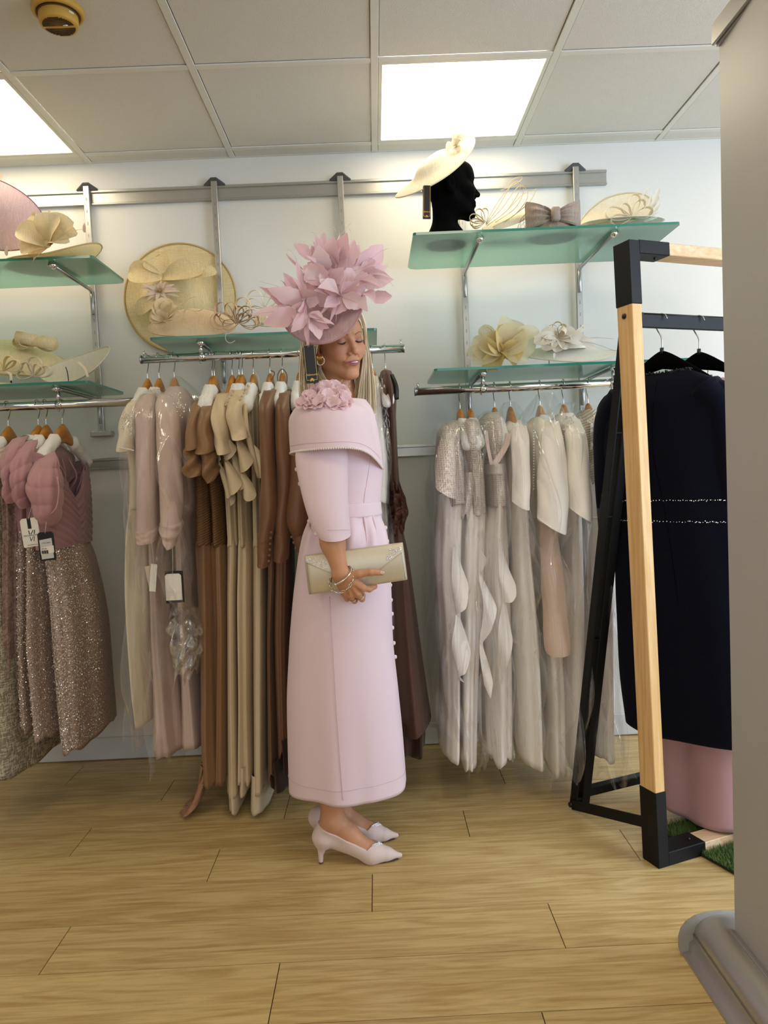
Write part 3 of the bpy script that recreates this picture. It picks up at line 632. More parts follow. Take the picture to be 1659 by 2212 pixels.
def hang_pt(px, zr): # rail point under a hook seen at px
    lo, hi = -3.0, 3.0
    for _ in range(40):
        mid = (lo + hi) / 2; q = (np.array([mid, RY, zr]) - [0, 0, CAM_Z]) @ CM; x = IW / 2 + CAM_F * q[0] / q[1]
        if x < px: lo = mid
        else: hi = mid
    return np.array([lo, RY, zr])
_hook = spline([(0, 0, -.082), (0, 0, -.052), (0, .010, -.036), (0, .0195, -.020), (0, .0215, 0), (0, .0150, .0155), (0, 0, .0215), (0, -.0150, .0155), (0, -.0210, .002)], 30)
def _arms(w0, h0, drop, span, n=41, m=12):
    R = []
    for y in np.linspace(-span, span, n):
        u = abs(y) / span; z = -.105 - drop * (u**1.25); q = min(1, abs(y) / .075); w = w0 * (1 - .35 * q); h = h0 * (1 - .62 * q**1.3); a = np.linspace(0, 2 * math.pi, m, endpoint=False)
        R.append(np.stack([np.cos(a) * w, np.full(m, y), z + np.sin(a) * h + 0.0], 1))
    return loft(np.array(R), True, True, True)
HANG_ME = {}
def wooden_hanger(label, px, zr, pad=True, tilt=0.0, lean_=0.0):
    p = hang_pt(px, zr)
    t = thing('wooden_hanger', label, 'hanger', p, 'wooden hangers on the chrome rails'); t.rotation_euler = (0, 0, tilt)
    if not HANG_ME:
        HANG_ME['hook'] = mesh_data('hook', *tube(_hook, .0019, 8), M['chrome'])
        HANG_ME['arms'] = mesh_data('arms', *_arms(.0145, .036, .092, .160), M['hanger_wood'])
        rg = np.random.default_rng(5); pads = []
        for sg in (-1, 1):
            R = []
            for u in np.linspace(0, 1, 20):
                y = .052 + .140 * u; z = -.107 - .105 * ((y / .188)**1.25); e = max(.05, min(1, u / .10, (1 - u) / .06)); a = np.linspace(0, 2 * math.pi, 18, endpoint=False); k = 1 + .07 * np.sin(3 * a + 9 * u) + .06 * np.sin(5 * a + 21 * u + 1)
                R.append(np.stack([.0235 * (1 - .12 * u) * e**.5 * np.cos(a) * k, np.full(18, sg * y), z + .028 * (1 - .12 * u) * e**.5 * np.sin(a) * k], 1))
            pads.append(loft(np.array(R) + rg.normal(0, .0008, (20, 18, 3)), True, True, True))
        for i, q in enumerate(pads): HANG_ME['padding_%d' % i] = mesh_data('padding', *q, M['wadding'])
    for k in ('hook', 'arms') + (('padding_0', 'padding_1') if pad else ()):
        o = bpy.data.objects.new(k.split('_')[0], HANG_ME[k]); COL.objects.link(o); o.parent = t
    return p
def dress(name, label, hook_px, zr, group, cat='dress'):
    return thing(name, label, cat, hang_pt(hook_px, zr) - [0, 0, .11], group)
def swing_tag(par, px, py, w, h, Y, mats, top=None, tilt=0, name='swing_tag'):
    a = at(px, py, Y); s = Y / CAM_F; R_ = np.array([math.cos(tilt), 0, math.sin(tilt)]); Up = np.array([-math.sin(tilt), 0, math.cos(tilt)]); ww, hh = w * s / 2, h * s / 2; c = .25 * ww
    t = obj(name, plate([a + R_ * x + Up * y for x, y in ((-ww, -hh), (ww, -hh), (ww, hh - c), (ww - c, hh), (-ww + c, hh), (-ww, hh - c))], (0, 1, 0), .0012), mats, par, False)
    if top is not None:
        b = at(*top, Y + .01); obj('thread', tube(spline([a + Up * (hh - .004) - [0, .002, 0], (a + Up * hh + b) / 2 + [.002, -.004, 0], b], 8), .0006, 5), M['thread'], t)
    return t, a, R_, Up, ww, hh
GL = 'garments on the left chrome rail'; GMid = 'garments on the middle chrome rail'; GR = 'garments on the right chrome rail'
# ---- left rail
wooden_hanger('wooden hanger of the tweed dress, first at the left edge', -28, RZL)
wooden_hanger('wooden hanger with white padding left of the two close-set hangers', 15, RZL)
wooden_hanger('wooden hanger of the first pink sequin dress from the left', 80, RZL)
wooden_hanger('wooden hanger of the second pink sequin dress from the left', 97, RZL)
wooden_hanger('wooden hanger of the pink sequin dress with the V neck, last on the left rail', 132, RZL, tilt=-.06)
d = dress('tweed_dress', 'beige tweed dress in the lower left corner beside the pink sequin dresses', -28, RZL, GL)
cloth('body', [(985, -60, -5, .07), (1030, -70, 6, .2), (1180, -70, 20, .2), (1300, -70, 24, .21), (1500, -60, 36, .24), (1600, -60, 46, .26), (1682, -60, 44, .27)], F_['tweed'], d, folds=((5, .05), (9, .03)), seed=2)
d = dress('lace_dress', 'dusky pink lace dress between the tweed dress and the pink sequin dresses', 15, RZL, GL)
cloth('body', [(962, 2, 30, .06), (1000, -12, 22, .19), (1100, 4, 34, .17), (1250, 6, 34, .18), (1450, 12, 36, .19), (1555, 20, 42, .2)], F_['lace'], d, folds=((7, .08), (13, .05)), seed=3)
sleeve(d, [(968, 0, 22, 2.60), (1000, -14, 14, 2.53), (1028, -20, 12, 2.5)], F_['blush'], 'cap_sleeve', ry=.06, seed=4)
for i, (lab, hk, body, skirt, puff, seed) in enumerate([
  ('pink sequin dress hanging furthest left of the three, half hidden', 80, [(952, 46, 74, .07), (985, 30, 62, .18), (1080, 30, 60, .14), (1160, 32, 58, .13)], [(1152, 32, 58, .14), (1250, 33, 60, .17), (1383, 34, 60, .19), (1500, 38, 66, .21), (1577, 41, 74, .22)],
   [(945, 34, 56, 2.60, .04), (965, 18, 48, 2.54, .055), (1010, 13, 42, 2.49, .07), (1060, 18, 44, 2.49, .06), (1080, 24, 44, 2.5, .045)], 21),
  ('pink sequin dress in the middle of the three, behind the white tag', 97, [(952, 72, 98, .07), (985, 56, 88, .18), (1080, 52, 84, .14), (1160, 54, 88, .13)], [(1152, 54, 88, .14), (1250, 54, 92, .17), (1383, 54, 94, .19), (1500, 64, 104, .21), (1594, 72, 116, .22)],
   [(952, 50, 78, 2.60, .04), (975, 36, 72, 2.54, .055), (1030, 32, 68, 2.49, .07), (1070, 36, 72, 2.49, .06), (1092, 46, 72, 2.5, .04)], 22)]):
    d = dress('sequin_dress', lab, hk, RZL, GL)
    cloth('bodice', body, F_['ruched_pink'], d, folds=((9, .06),), seed=seed, wave=0)
    o, R = cloth('skirt', skirt, F_['sequin'], d, folds=((4, .09), (7, .04)), seed=seed)
    sequins(d, R, 2200, M['sparkle'], seed=seed, name='sequins')
    sleeve(d, puff, F_['chiffon'], 'puff_sleeve', seed=seed, wr=.06, puff=.12)
    if i == 1:
        t, a, R_, Up, ww, hh = swing_tag(d, 66, 1150, 38, 62, 2.42, M['white_card'], (69, 1092), .09)
        f = a - np.array([0, .0008, 0])
        obj('ribbon_mark', plate([f + R_ * x + Up * y for x, y in ((-.006, .012), (.006, .012), (.006, .049 - .001), (-.006, .049 - .001))], (0, 1, 0), .0004), M['ink'], t, False)
        obj('lettering', join(text_mesh('VI', .030, f - Up * .014, R_, Up, shear=.3), text_mesh('VI', .022, f - Up * .030, R_, Up, shear=.3)), M['ink'], t, False)
        obj('band', plate([f - [0, .0006, 0] + R_ * x + Up * y for x, y in ((-.024, -.0125), (.024, -.0125), (.024, -.0065), (-.024, -.0065))], (0, 1, 0), .0003), M['white_card'], t, False)
        obj('lettering', text_mesh('VENI INFANTINO', .0062, f - [0, .0010, 0] - Up * .0117, R_, Up), M['ink'], t, False)
        obj('small_print', text_mesh('www.veniinfantino.com', .0036, f - [0, .0004, 0] - Up * .0425, R_, Up), M['ink'], t, False)
d = dress('sequin_dress', 'pink sequin dress with ruched V neck bodice and puff sleeve, nearest the gap', 132, RZL, GL)
# bodice: open V neck at the front, real ruched folds
def ruched_bodice(par):
    zt, zb, n, nz = 1.235, .985, 90, 96; X0, hdz = -1.168, .2
    R = np.zeros((nz, n, 3)); th = np.linspace(0, 2 * math.pi, n, endpoint=False)
    for i in range(nz):
        u = i / (nz - 1); rx = .050 + .010 * math.sin(math.pi * u) + .006 * u; hd = .205 - .022 * u
        for j in range(n):
            c, s = math.cos(th[j]), math.sin(th[j]); x = rx * np.sign(c) * abs(c)**.75; y = hd * np.sign(s) * abs(s)**.75
            top = zt + .09 * (abs(y) / hd)**1.2 - (.075 * max(0, 1 - abs(y) / .13) if c > 0 else .02)
            z = top + (zb - top) * u
            f = math.sin((z * 1.0 + (-.55 if y < .02 else .55) * abs(y - .02)) / .0135 * math.pi + .8 * math.sin(y * 30)) * .0042
            if c > -.2: x += f * (1 if c > 0 else .3)
            R[i, j] = (X0 + x, 2.72 + y, z)
    return obj('bodice', loft(np.concatenate([(R[0] * [1, 1, 1] + (R[0].mean(0) - R[0]) * [.5, .04, 0] - [0, 0, .05])[None], R])), F_['ruched_pink'], par)
ruched_bodice(d)
obj('inner_strap', join(*[tube(spline([(-1.16, 2.60 + k * .06, 1.31), (-1.15 + .02 * (k % 2), 2.62 + k * .05, 1.24), (-1.17, 2.63 + k * .05, 1.18)], 10), .0028, 6) for k in range(4)]), F_['chiffon'], d)
o, R = cloth('skirt', [(1160, 88, 132, .160), (1190, 84, 138, .175), (1225, 86, 146, .19), (1383, 94, 170, .215), (1500, 104, 174, .225), (1622, 118, 178, .235)], F_['sequin'], d, folds=((4, .09), (7, .04)), seed=25, wave=.008)
sequins(d, R, 6500, M['sparkle'], seed=25)
sleeve(d, [(978, 90, 116, 2.58, .035), (1000, 76, 122, 2.52, .055), (1050, 68, 128, 2.47, .075), (1100, 78, 128, 2.47, .07), (1126, 92, 126, 2.49, .05), (1132, 100, 122, 2.5, .03)], F_['chiffon'], 'puff_sleeve', seed=26, wr=.05, puff=.12)
obj('sleeve_ribbon', tube(spline([at(124, 1030, 2.44), at(127, 1060, 2.425), at(122, 1095, 2.42), at(108, 1112, 2.42)], 14), .002, 6), F_['rose'], d)
t, a, R_, Up, ww, hh = swing_tag(d, 101, 1180, 35, 62, 2.40, M['black_card'], (100, 1128), .05)
f = a - np.array([0, .0009, 0])
lb = obj('price_label', join(plate([f + R_ * x + Up * y for x, y in ((-.020, -.042), (.020, -.040), (.019, .026), (-.022, .022))], (0, 1, 0), .0004)), simple('grey_label', '#c9c6c2', .6), t, False)
obj('price_sticker', plate([f - [0, .0005, 0] + R_ * x + Up * y for x, y in ((-.021, -.026), (.023, -.022), (.023, .001), (-.021, -.004))], (0, 1, 0), .0004), M['white_card'], t, False)
obj('barcode', join(*[plate([f - [0, .0011, 0] + R_ * (x + dx) + Up * y for dx, y in ((-w_, -.024), (w_, -.024), (w_, -.013), (-w_, -.013))], (0, 1, 0), .0002) for x, w_ in [(-.018 + k * .0024, .0005 + .0004 * (k % 3)) for k in range(10)]], text_mesh('795.00', .0065, f - [0, .0011, 0] + R_ * -.018 + Up * -.010, R_, Up, align='LEFT'), text_mesh('STYLE  990978', .0042, f - [0, .0006, 0] + Up * .010, R_, Up)), M['ink'], t, False)
# ---- middle rail
HMID = [(316, 'wooden hanger of the cream gown, first on the middle rail', 1), (341, 'wooden hanger of the blush gown with the cuffed sleeve, second on the middle rail', 1), (374, 'wooden hanger under the plastic of the blush jewelled dress', 0),
        (456, 'wooden hanger of the left caramel ruffle dress', 1), (461, 'wooden hanger of the right caramel ruffle dress', 1), (499, 'wooden hanger of the first champagne dress from the left', 0), (514, 'wooden hanger of the second champagne dress from the left', 1),
        (521, 'wooden hanger touching the second champagne dress hanger', 1), (545, 'wooden hanger of the champagne dress with the cut-out shoulder', 1), (581, 'wooden hanger of the first tan long-sleeved dress', 1), (608, 'wooden hanger of the second tan long-sleeved dress', 1),
        (645, 'wooden hanger of the tan dress right behind the woman', 1), (803, 'wooden hanger of the white fringed dress right of the woman', 0), (831, 'wooden hanger of the chocolate brown dress, last on the middle rail', 1)]
for px, lab, pad in HMID: wooden_hanger(lab, px, RZM, bool(pad))
d = dress('cream_gown', 'long cream gown with beaded shoulder in clear plastic, first on the middle rail', 316, RZM, GMid)
cloth('bodice', [(852, 288, 322, .06), (880, 268, 318, .19), (960, 262, 316, .18), (1040, 270, 316, .15), (1100, 268, 314, .15)], F_['cream'], d, folds=((6, .03),), seed=31, wave=0)
o, R = cloth('skirt', [(1090, 268, 314, .15), (1160, 259, 316, .17), (1302, 257, 318, .19), (1400, 266, 318, .2), (1480, 274, 320, .2), (1566, 288, 322, .2)], F_['cream'], d, folds=((6, .07), (9, .03)), seed=31)
sleeve(d, [(868, 278, 306, 2.56), (900, 264, 300, 2.51), (968, 255, 290, 2.48)], F_['cream'], 'sleeve', ry=.06, seed=32)
bd = []; rg = np.random.default_rng(4)
for _ in range(130): bd.append(ball(at(rg.uniform(262, 285), rg.uniform(888, 940), 2.445), .0026, 6, 4))
obj('beading', join(*bd), M['pearl'], d, kind='stuff')
obj('pearl_edge', join(*[ball(at(255 + 33 * k / 16, 966 + 7 * k / 16, 2.42), .0026, 6, 4) for k in range(17)]), M['pearl'], d, kind='stuff')
d = dress('blush_gown', 'blush crepe gown with beaded collar and turned-up cuff under plastic', 341, RZM, GMid)
cloth('body', [(846, 322, 350, .06), (872, 306, 348, .18), (1000, 312, 346, .16), (1165, 312, 346, .16), (1300, 316, 350, .18), (1400, 319, 356, .2), (1520, 320, 372, .21), (1632, 320, 384, .22)], F_['blush'], d, folds=((5, .05), (9, .03)), seed=33)
sl = sleeve(d, [(852, 306, 334, 2.58), (885, 294, 334, 2.52), (1000, 296, 336, 2.47), (1100, 297, 337, 2.45), (1150, 297, 338, 2.45)], F_['blush'], ry=.05, seed=34)
sleeve(d, [(1140, 295, 340, 2.45), (1152, 294, 341, 2.45), (1166, 297, 338, 2.45)], F_['blush'], 'cuff', ry=.053, seed=35, wr=.02)
obj('beaded_collar', join(*[ball(at(rg.uniform(318, 346), rg.uniform(838, 858), 2.60 + rg.uniform(-.01, .02)), .0028, 6, 4) for _ in range(70)]), M['pearl'], d, kind='stuff')
t, *_ = swing_tag(d, 331, 1248, 14, 60, 2.40, M['white_card'], (326, 1166), -.12)
swing_tag(d, 324, 1250, 12, 56, 2.41, simple('tag_beige', '#c9b7a4', .6), None, .15)
d = dress('blush_coat_dress', 'blush coat dress with jewelled shoulder, plastic over its top and white swing tag', 374, RZM, GMid)
cloth('body', [(835, 358, 392, .06), (866, 340, 396, .18), (920, 352, 404, .17), (1105, 356, 412, .16), (1112, 372, 402, .13), (1300, 378, 402, .12), (1390, 386, 408, .12), (1480, 386, 420, .13), (1617, 384, 437, .15)], F_['blush2'], d, folds=((5, .04), (9, .02)), seed=36, wave=.003)
sleeve(d, [(850, 346, 378, 2.58), (885, 337, 384, 2.51), (1000, 342, 392, 2.46), (1080, 346, 394, 2.44), (1140, 350, 390, 2.44)], F_['blush2'], ry=.055, seed=37)
sleeve(d, [(1126, 346, 394, 2.44), (1142, 346, 393, 2.435), (1160, 354, 384, 2.43), (1176, 362, 380, 2.43)], F_['blush2'], 'cuff', ry=.055, seed=38, wr=.06)
obj('jewels', join(*[ball(at(rg.uniform(362, 398), rg.uniform(848, 902), 2.50), rg.choice([.003, .0045]), 6, 4) for _ in range(46)]), M['sparkle'], d, kind='stuff')
t, a, R_, Up, ww, hh = swing_tag(d, 375, 1268, 35, 58, 2.38, M['white_card'], (372, 1178), 0)
obj('tag_back', plate([a + [0, .003, 0] + R_ * x + Up * y for x, y in ((-ww - .002, -hh - .01), (ww + .006, -hh - .008), (ww + .006, hh + .008), (-ww, hh + .01))], (0, 1, 0), .001), M['black_card'], t, False)
for i, (lab, hk, body, skirt, cape, cape2, seed) in enumerate([
  ('caramel satin dress with ruffle cape, left of the pair', 456, [(870, 426, 452, .06), (895, 414, 448, .17), (1020, 416, 452, .14), (1100, 417, 455, .14), (1180, 417, 458, .15)], [(1174, 416, 459, .15), (1300, 422, 462, .19), (1500, 424, 466, .22), (1630, 424, 470, .24), (1690, 428, 474, .24)],
   [(862, 424, 446, 2.62, .04), (885, 411, 440, 2.55, .07), (960, 403, 440, 2.5, .1)], [(940, 406, 440, 2.53, .08), (1000, 402, 444, 2.49, .1), (1016, 402, 450, 2.48, .1)], 41),
  ('caramel satin dress with ruffle cape, right of the pair', 461, [(870, 444, 474, .06), (895, 434, 474, .17), (1020, 440, 478, .14), (1100, 450, 480, .14), (1180, 452, 484, .15)], [(1174, 452, 485, .15), (1300, 456, 488, .18), (1500, 456, 489, .2), (1690, 452, 489, .22)],
   [(862, 444, 466, 2.62, .04), (885, 432, 466, 2.55, .07), (968, 424, 470, 2.5, .1)], [(950, 436, 472, 2.52, .08), (1010, 442, 474, 2.49, .1), (1030, 450, 470, 2.48, .09)], 42)]):
    d = dress('ruffle_dress', lab, hk, RZM, GMid)
    cloth('bodice', body, F_['caramel_ruche'], d, folds=((6, .03),), seed=seed, wave=0)
    cloth('skirt', skirt, F_['caramel'], d, folds=((4, .10), (7, .05)), seed=seed, wave=.008)
    sleeve(d, cape2, F_['caramel'], 'cape_ruffle', seed=seed + 3, wr=.10, puff=0)
    sleeve(d, cape, F_['caramel'], 'cape', seed=seed, wr=.05)
    if i == 0: obj('trailing_lining', loft(np.array([[np.array([-.66 - .085 * u - .012 * math.sin(9 * v * 3 + u * 4), 2.60 + .11 * (v - .5) + .03 * math.sin(5 * u + v * 9), .012 + .010 * abs(math.sin(8 * v + 6 * u)) + .17 * (1 - u)**3]) for v in np.linspace(0, 1, 24)] for u in np.linspace(0, 1, 24)]), False), fabric('mocha_lining', '#a87d5e', .5), d)
for i, (lab, hk, bod, skirt, under, slv, seed) in enumerate([
  ('champagne dress with cascading ruffle sleeve, left of the three', 499, [(846, 478, 502, .06), (875, 462, 502, .17), (1000, 476, 506, .14), (1160, 486, 512, .14), (1180, 485, 514, .15)], [(1168, 485, 512, .15), (1300, 484, 510, .18), (1500, 484, 512, .2), (1720, 484, 518, .22)], [(1680, 485, 518, .21), (1752, 490, 520, .22)],
   [(850, 470, 496, 2.60, .04), (890, 459, 494, 2.53, .06), (950, 466, 500, 2.5, .08), (972, 470, 504, 2.48, .08)], 51),
  ('champagne dress with cascading ruffle sleeve, middle of the three', 514, [(838, 502, 526, .06), (870, 494, 530, .17), (1000, 506, 534, .14), (1160, 510, 540, .14), (1180, 510, 541, .15)], [(1168, 510, 541, .15), (1300, 508, 541, .18), (1500, 511, 540, .2), (1690, 508, 545, .22)], [(1650, 511, 541, .2), (1712, 512, 540, .2)],
   [(842, 498, 526, 2.60, .04), (880, 490, 526, 2.53, .06), (930, 498, 536, 2.5, .08), (942, 502, 538, 2.48, .08)], 52),
  ('champagne halter dress with cut-out shoulder, right of the three', 545, [(846, 536, 560, .05), (880, 528, 562, .13), (1000, 538, 564, .13), (1160, 542, 570, .14), (1180, 541, 572, .15)], [(1168, 540, 572, .15), (1300, 539, 573, .18), (1500, 539, 574, .2), (1708, 540, 575, .22)], [(1670, 538, 577, .21), (1752, 536, 578, .22)], None, 53)]):
    d = dress('champagne_dress', lab, hk, RZM, GMid)
    cloth('bodice', bod, F_['champagne'], d, folds=((6, .05), (9, .03)), seed=seed, wave=0)
    cloth('skirt', skirt, F_['champagne'], d, folds=((4, .10), (7, .04)), seed=seed, wave=.008)
    cloth('underskirt', under, fabric('champagne_lining', '#d3c0a0', .6), d, folds=((3, .06), (5, .04)), seed=seed + 1, wave=.006, nz=16)
    if slv:
        sleeve(d, slv, F_['champagne'], 'flutter_sleeve', seed=seed, wr=.07)
        x = slv[1][1] + 22
        ruffle(d, [(x - 4, 930, 2.48), (x + 2, 980, 2.46), (x + 10, 1040, 2.46), (x + 14, 1075, 2.47)], (34, 40, 32, 8), F_['champagne'], waves=2.2, amp=.03, seed=seed)
        ruffle(d, [(x - 14, 960, 2.50), (x - 8, 1010, 2.48), (x + 2, 1050, 2.48), (x + 14, 1070, 2.48)], (30, 34, 26, 8), F_['champagne'], waves=1.6, amp=.02, seed=seed + 7)
        obj('covered_button', join(*[ball(at(x - 2 + k * 4.2, 890 - k * 7.5 - (12 if i else 0), 2.50 + k * .008), .0042, 8, 6) for k in range(7)]), F_['champagne'], d)
    else:
        obj('halter_collar', tube(spline([at(543, 828, 2.66), at(536, 845, 2.6), at(530, 880, 2.53), at(534, 930, 2.49), at(548, 985, 2.48), at(562, 1030, 2.5)], 24), np.linspace(.006, .012, 24), 8), F_['champagne'], d)
        ruffle(d, [(548, 960, 2.47), (558, 1010, 2.46), (564, 1030, 2.46)], (22, 30, 10), F_['champagne'], waves=1.2, amp=.02, seed=9)
obj('hanging_loop', tube(spline([at(546, 803, 2.70), at(553, 806, 2.69), at(560, 822, 2.68), at(562, 846, 2.66)], 14), .0016, 6), F_['champagne'], bpy.data.objects['champagne_dress.002'])
for i, (lab, hk, bod, slv, cuff, skirt, seed) in enumerate([
  ('tan satin dress with long buttoned sleeve, left of the three', 581, [(838, 574, 600, .06), (866, 562, 600, .18), (1000, 570, 604, .15), (1160, 572, 600, .14)], [(842, 570, 598, 2.60, .04), (880, 560, 594, 2.53, .06), (1031, 564, 598, 2.45, .06), (1085, 562, 602, 2.43, .06), (1160, 557, 590, 2.42, .055)], [(1156, 556, 590, 2.42), (1216, 556, 585, 2.42)], [(1150, 572, 602, .14), (1400, 573, 594, .17), (1600, 574, 600, .2), (1676, 574, 603, .21)], 61),
  ('tan satin dress with long plain sleeve, middle of the three', 608, [(842, 604, 630, .06), (870, 596, 632, .18), (1000, 600, 634, .15), (1160, 596, 626, .14)], [(846, 602, 628, 2.60, .04), (880, 595, 626, 2.53, .06), (1000, 598, 636, 2.47, .06), (1100, 594, 632, 2.45, .06), (1150, 594, 628, 2.44, .05)], [(1146, 592, 628, 2.44), (1204, 590, 624, 2.44)], [(1140, 590, 624, .14), (1400, 590, 622, .17), (1634, 598, 626, .2)], 62),
  ('tan satin dress half hidden behind the woman', 645, [(858, 640, 668, .06), (890, 632, 670, .18), (1160, 640, 676, .14)], [(862, 634, 662, 2.60, .04), (900, 630, 668, 2.53, .06), (1040, 622, 680, 2.46, .07), (1120, 617, 676, 2.44, .07), (1150, 628, 668, 2.44, .05)], [(1146, 628, 672, 2.44), (1200, 644, 680, 2.44)], [(1140, 640, 690, .15), (1400, 628, 690, .18), (1620, 628, 690, .2)], 63)]):
    d = dress('satin_dress', lab, hk, RZM, GMid)
    cloth('bodice', bod, F_['tan'], d, folds=((6, .04),), seed=seed, wave=0)
    cloth('skirt', skirt, F_['tan'], d, folds=((4, .09), (7, .04)), seed=seed, wave=.02)
    if i < 2: cloth('underskirt', [(skirt[-1][0] - 40, skirt[-1][1] + 4, skirt[-1][2] + 6, .2), (skirt[-1][0] + 30, skirt[-1][1] + 4, skirt[-1][2] + 26, .2)], F_['choc_d'], d, folds=((5, .12),), seed=seed, wave=.01, nz=14)
    sleeve(d, slv, F_['tan'], seed=seed, wr=.035); sleeve(d, cuff, F_['tan'], 'cuff', ry=.052, seed=seed + 1, wr=.02)
    x0, y0, x1, y1 = (586, 1150, 581, 1212) if i == 0 else ((0, 0, 0, 0) if i == 1 else (630, 1160, 644, 1196))
    if i != 1:
        for k in range(6 if i == 0 else 4): obj('covered_button', ball(at(x0 + (x1 - x0) * k / (5 if i == 0 else 3), y0 + (y1 - y0) * k / (5 if i == 0 else 3), 2.365), .0048, 10, 8), F_['tan'], d)
    if i < 2: obj('hanging_loop', tube(spline([at(hk + 4, 800, 2.70), at(hk + 12, 806, 2.69), at(hk + 4, 822, 2.68), at(hk - 14, 838, 2.66)] if i == 0 else [at(602, 838, 2.65), at(600, 810, 2.68), at(610, 797, 2.7), at(620, 812, 2.68), at(618, 838, 2.66)], 20), .0022, 6), F_['tan'], d)
d = dress('fringed_dress', 'white fringed dress under plastic between the woman and the brown dress', 803, RZM, GMid)
cloth('jacket', [(812, 796, 820, .06), (845, 786, 828, .17), (920, 780, 836, .17), (1000, 780, 846, .17), (1088, 782, 845, .18)], F_['feathery'], d, folds=((7, .05),), seed=71, wave=.006)
cloth('skirt', [(1070, 790, 838, .14), (1175, 790, 842, .16), (1400, 790, 850, .2), (1560, 790, 855, .2)], F_['ivory2'], d, folds=((7, .08),), seed=72)
fr = []
for _ in range(150):
    x, y = rg.uniform(790, 838), rg.uniform(815, 1000); a = at(x, y, 2.565 - .0002 * (y - 800)); fr.append(tube(spline([a, a + [rg.normal(0, .003), -.006, -.012], a + [rg.normal(0, .006), -.007, -.030]], 5), .00045, 4))
obj('fringe', join(*fr), M['wadding'], d, kind='stuff')
d = dress('brown_dress', 'chocolate brown sleeveless dress with ruched hip right of the woman', 831, RZM, GMid)
cloth('bodice', [(800, 822, 846, .07), (812, 819, 852, .14), (842, 823, 857, .20), (906, 834, 857, .17), (1016, 840, 862, .15), (1060, 842, 866, .15)], F_['choc'], d, folds=((6, .05), (9, .03)), seed=73, wave=0)
cloth('ruched_hip', [(1040, 842, 862, .15), (1070, 842, 874, .16), (1105, 842, 882, .16), (1150, 842, 872, .16), (1158, 843, 864, .15)], pat_mat('choc_ruched', '#563425', '#47291d', 'wave', 16, .6, .006, .8, rot=(.4, .2, 0)), d, folds=((9, .08), (5, .08)), seed=74, wave=0, wob=.06)
cloth('skirt', [(1140, 842, 872, .15), (1200, 842, 882, .17), (1300, 840, 896, .19), (1450, 840, 916, .22), (1585, 842, 936, .24)], F_['choc'], d, folds=((4, .09), (7, .04)), seed=75, wave=.005)
cloth('underskirt', [(1560, 846, 922, .22), (1632, 850, 922, .22)], F_['choc_d'], d, folds=((5, .14), (9, .07)), seed=76, wave=.012, nz=14)
obj('zip_back', tube(spline([at(846, 812, 2.60), at(855, 835, 2.57), at(856, 862, 2.56)], 10), .010, 6), M['black'], d)
# ---- right rail
HR = [(992, 'wooden hanger of the first scale-patterned dress on the right rail', 1), (1014, 'wooden hanger of the second scale-patterned dress on the right rail', 1), (1067, 'wooden hanger of the ivory V neck dress', 1), (1101, 'wooden hanger wrapped in plastic right of the V neck dress', 0),
      (1165, 'wooden hanger under plastic in the middle of the right rail', 1), (1216, 'wooden hanger of the ivory caped dress beside the plastic-wrapped one', 1), (1269, 'wooden hanger of the pleated ivory dress beside the garment stand', 1)]
for px, lab, pad in HR: wooden_hanger(lab, px, RZR, bool(pad))
d = dress('ivory_dress', 'ivory dress with scale-patterned short jacket, first on the right rail', 992, RZR, GR)
cloth('jacket', [(908, 968, 1000, .06), (930, 954, 1004, .18), (1000, 952, 1012, .17), (1060, 962, 1016, .17), (1090, 966, 1018, .17)], F_['scales'], d, folds=((6, .04),), seed=81, wave=.005)
cloth('skirt', [(1070, 952, 1008, .15), (1212, 947, 1004, .17), (1375, 956, 1002, .2), (1500, 962, 1000, .2), (1640, 958, 1000, .22)], F_['ivory'], d, folds=((4, .10), (6, .05)), seed=82, wave=.005)
sleeve(d, [(922, 958, 990, 2.58), (960, 948, 984, 2.52), (1020, 942, 984, 2.48), (1062, 941, 986, 2.46, .06, 24)], F_['scales'], ry=.06, seed=83)
ruffle(d, [(978, 1180, 2.52), (976, 1260, 2.50), (984, 1330, 2.49), (976, 1400, 2.49), (994, 1470, 2.5)], (20, 46, 30, 44, 20), F_['ivory'], waves=2.0, amp=.035, seed=84)
d = dress('ivory_dress', 'ivory dress with scale-patterned peplum, second on the right rail', 1014, RZR, GR)
cloth('jacket', [(904, 1002, 1030, .07), (918, 998, 1040, .19), (950, 1000, 1044, .205), (1000, 1004, 1050, .16), (1060, 1012, 1054, .15), (1112, 1012, 1056, .16)], F_['scales'], d, folds=((6, .04),), seed=85, wave=.005)
cloth('skirt', [(1090, 1004, 1052, .15), (1212, 1000, 1050, .17), (1375, 1001, 1042, .19), (1500, 998, 1036, .2), (1660, 998, 1034, .22)], F_['ivory'], d, folds=((4, .10), (6, .05)), seed=86, wave=.005)
cloth('waist_panel', [(1020, 1000, 1030, .16), (1050, 996, 1032, .17), (1118, 990, 1018, .18)], F_['scales'], d, folds=((5, .06),), seed=87, wave=.014, nz=20)
ruffle(d, [(1036, 1180, 2.52), (1034, 1240, 2.50), (1044, 1310, 2.49), (1036, 1400, 2.49), (1046, 1480, 2.5)], (16, 40, 26, 36, 14), F_['ivory'], waves=2.0, amp=.035, seed=88)
d = dress('ivory_dress', 'ivory dress with open V neck and patterned waist panel on the right rail', 1067, RZR, GR)
cloth('bodice', [(890, 1054, 1082, .07), (906, 1048, 1090, .19), (940, 1052, 1096, .205), (1010, 1060, 1096, .14), (1030, 1060, 1098, .14)], F_['scales'], d, folds=((6, .03),), seed=89, wave=0)
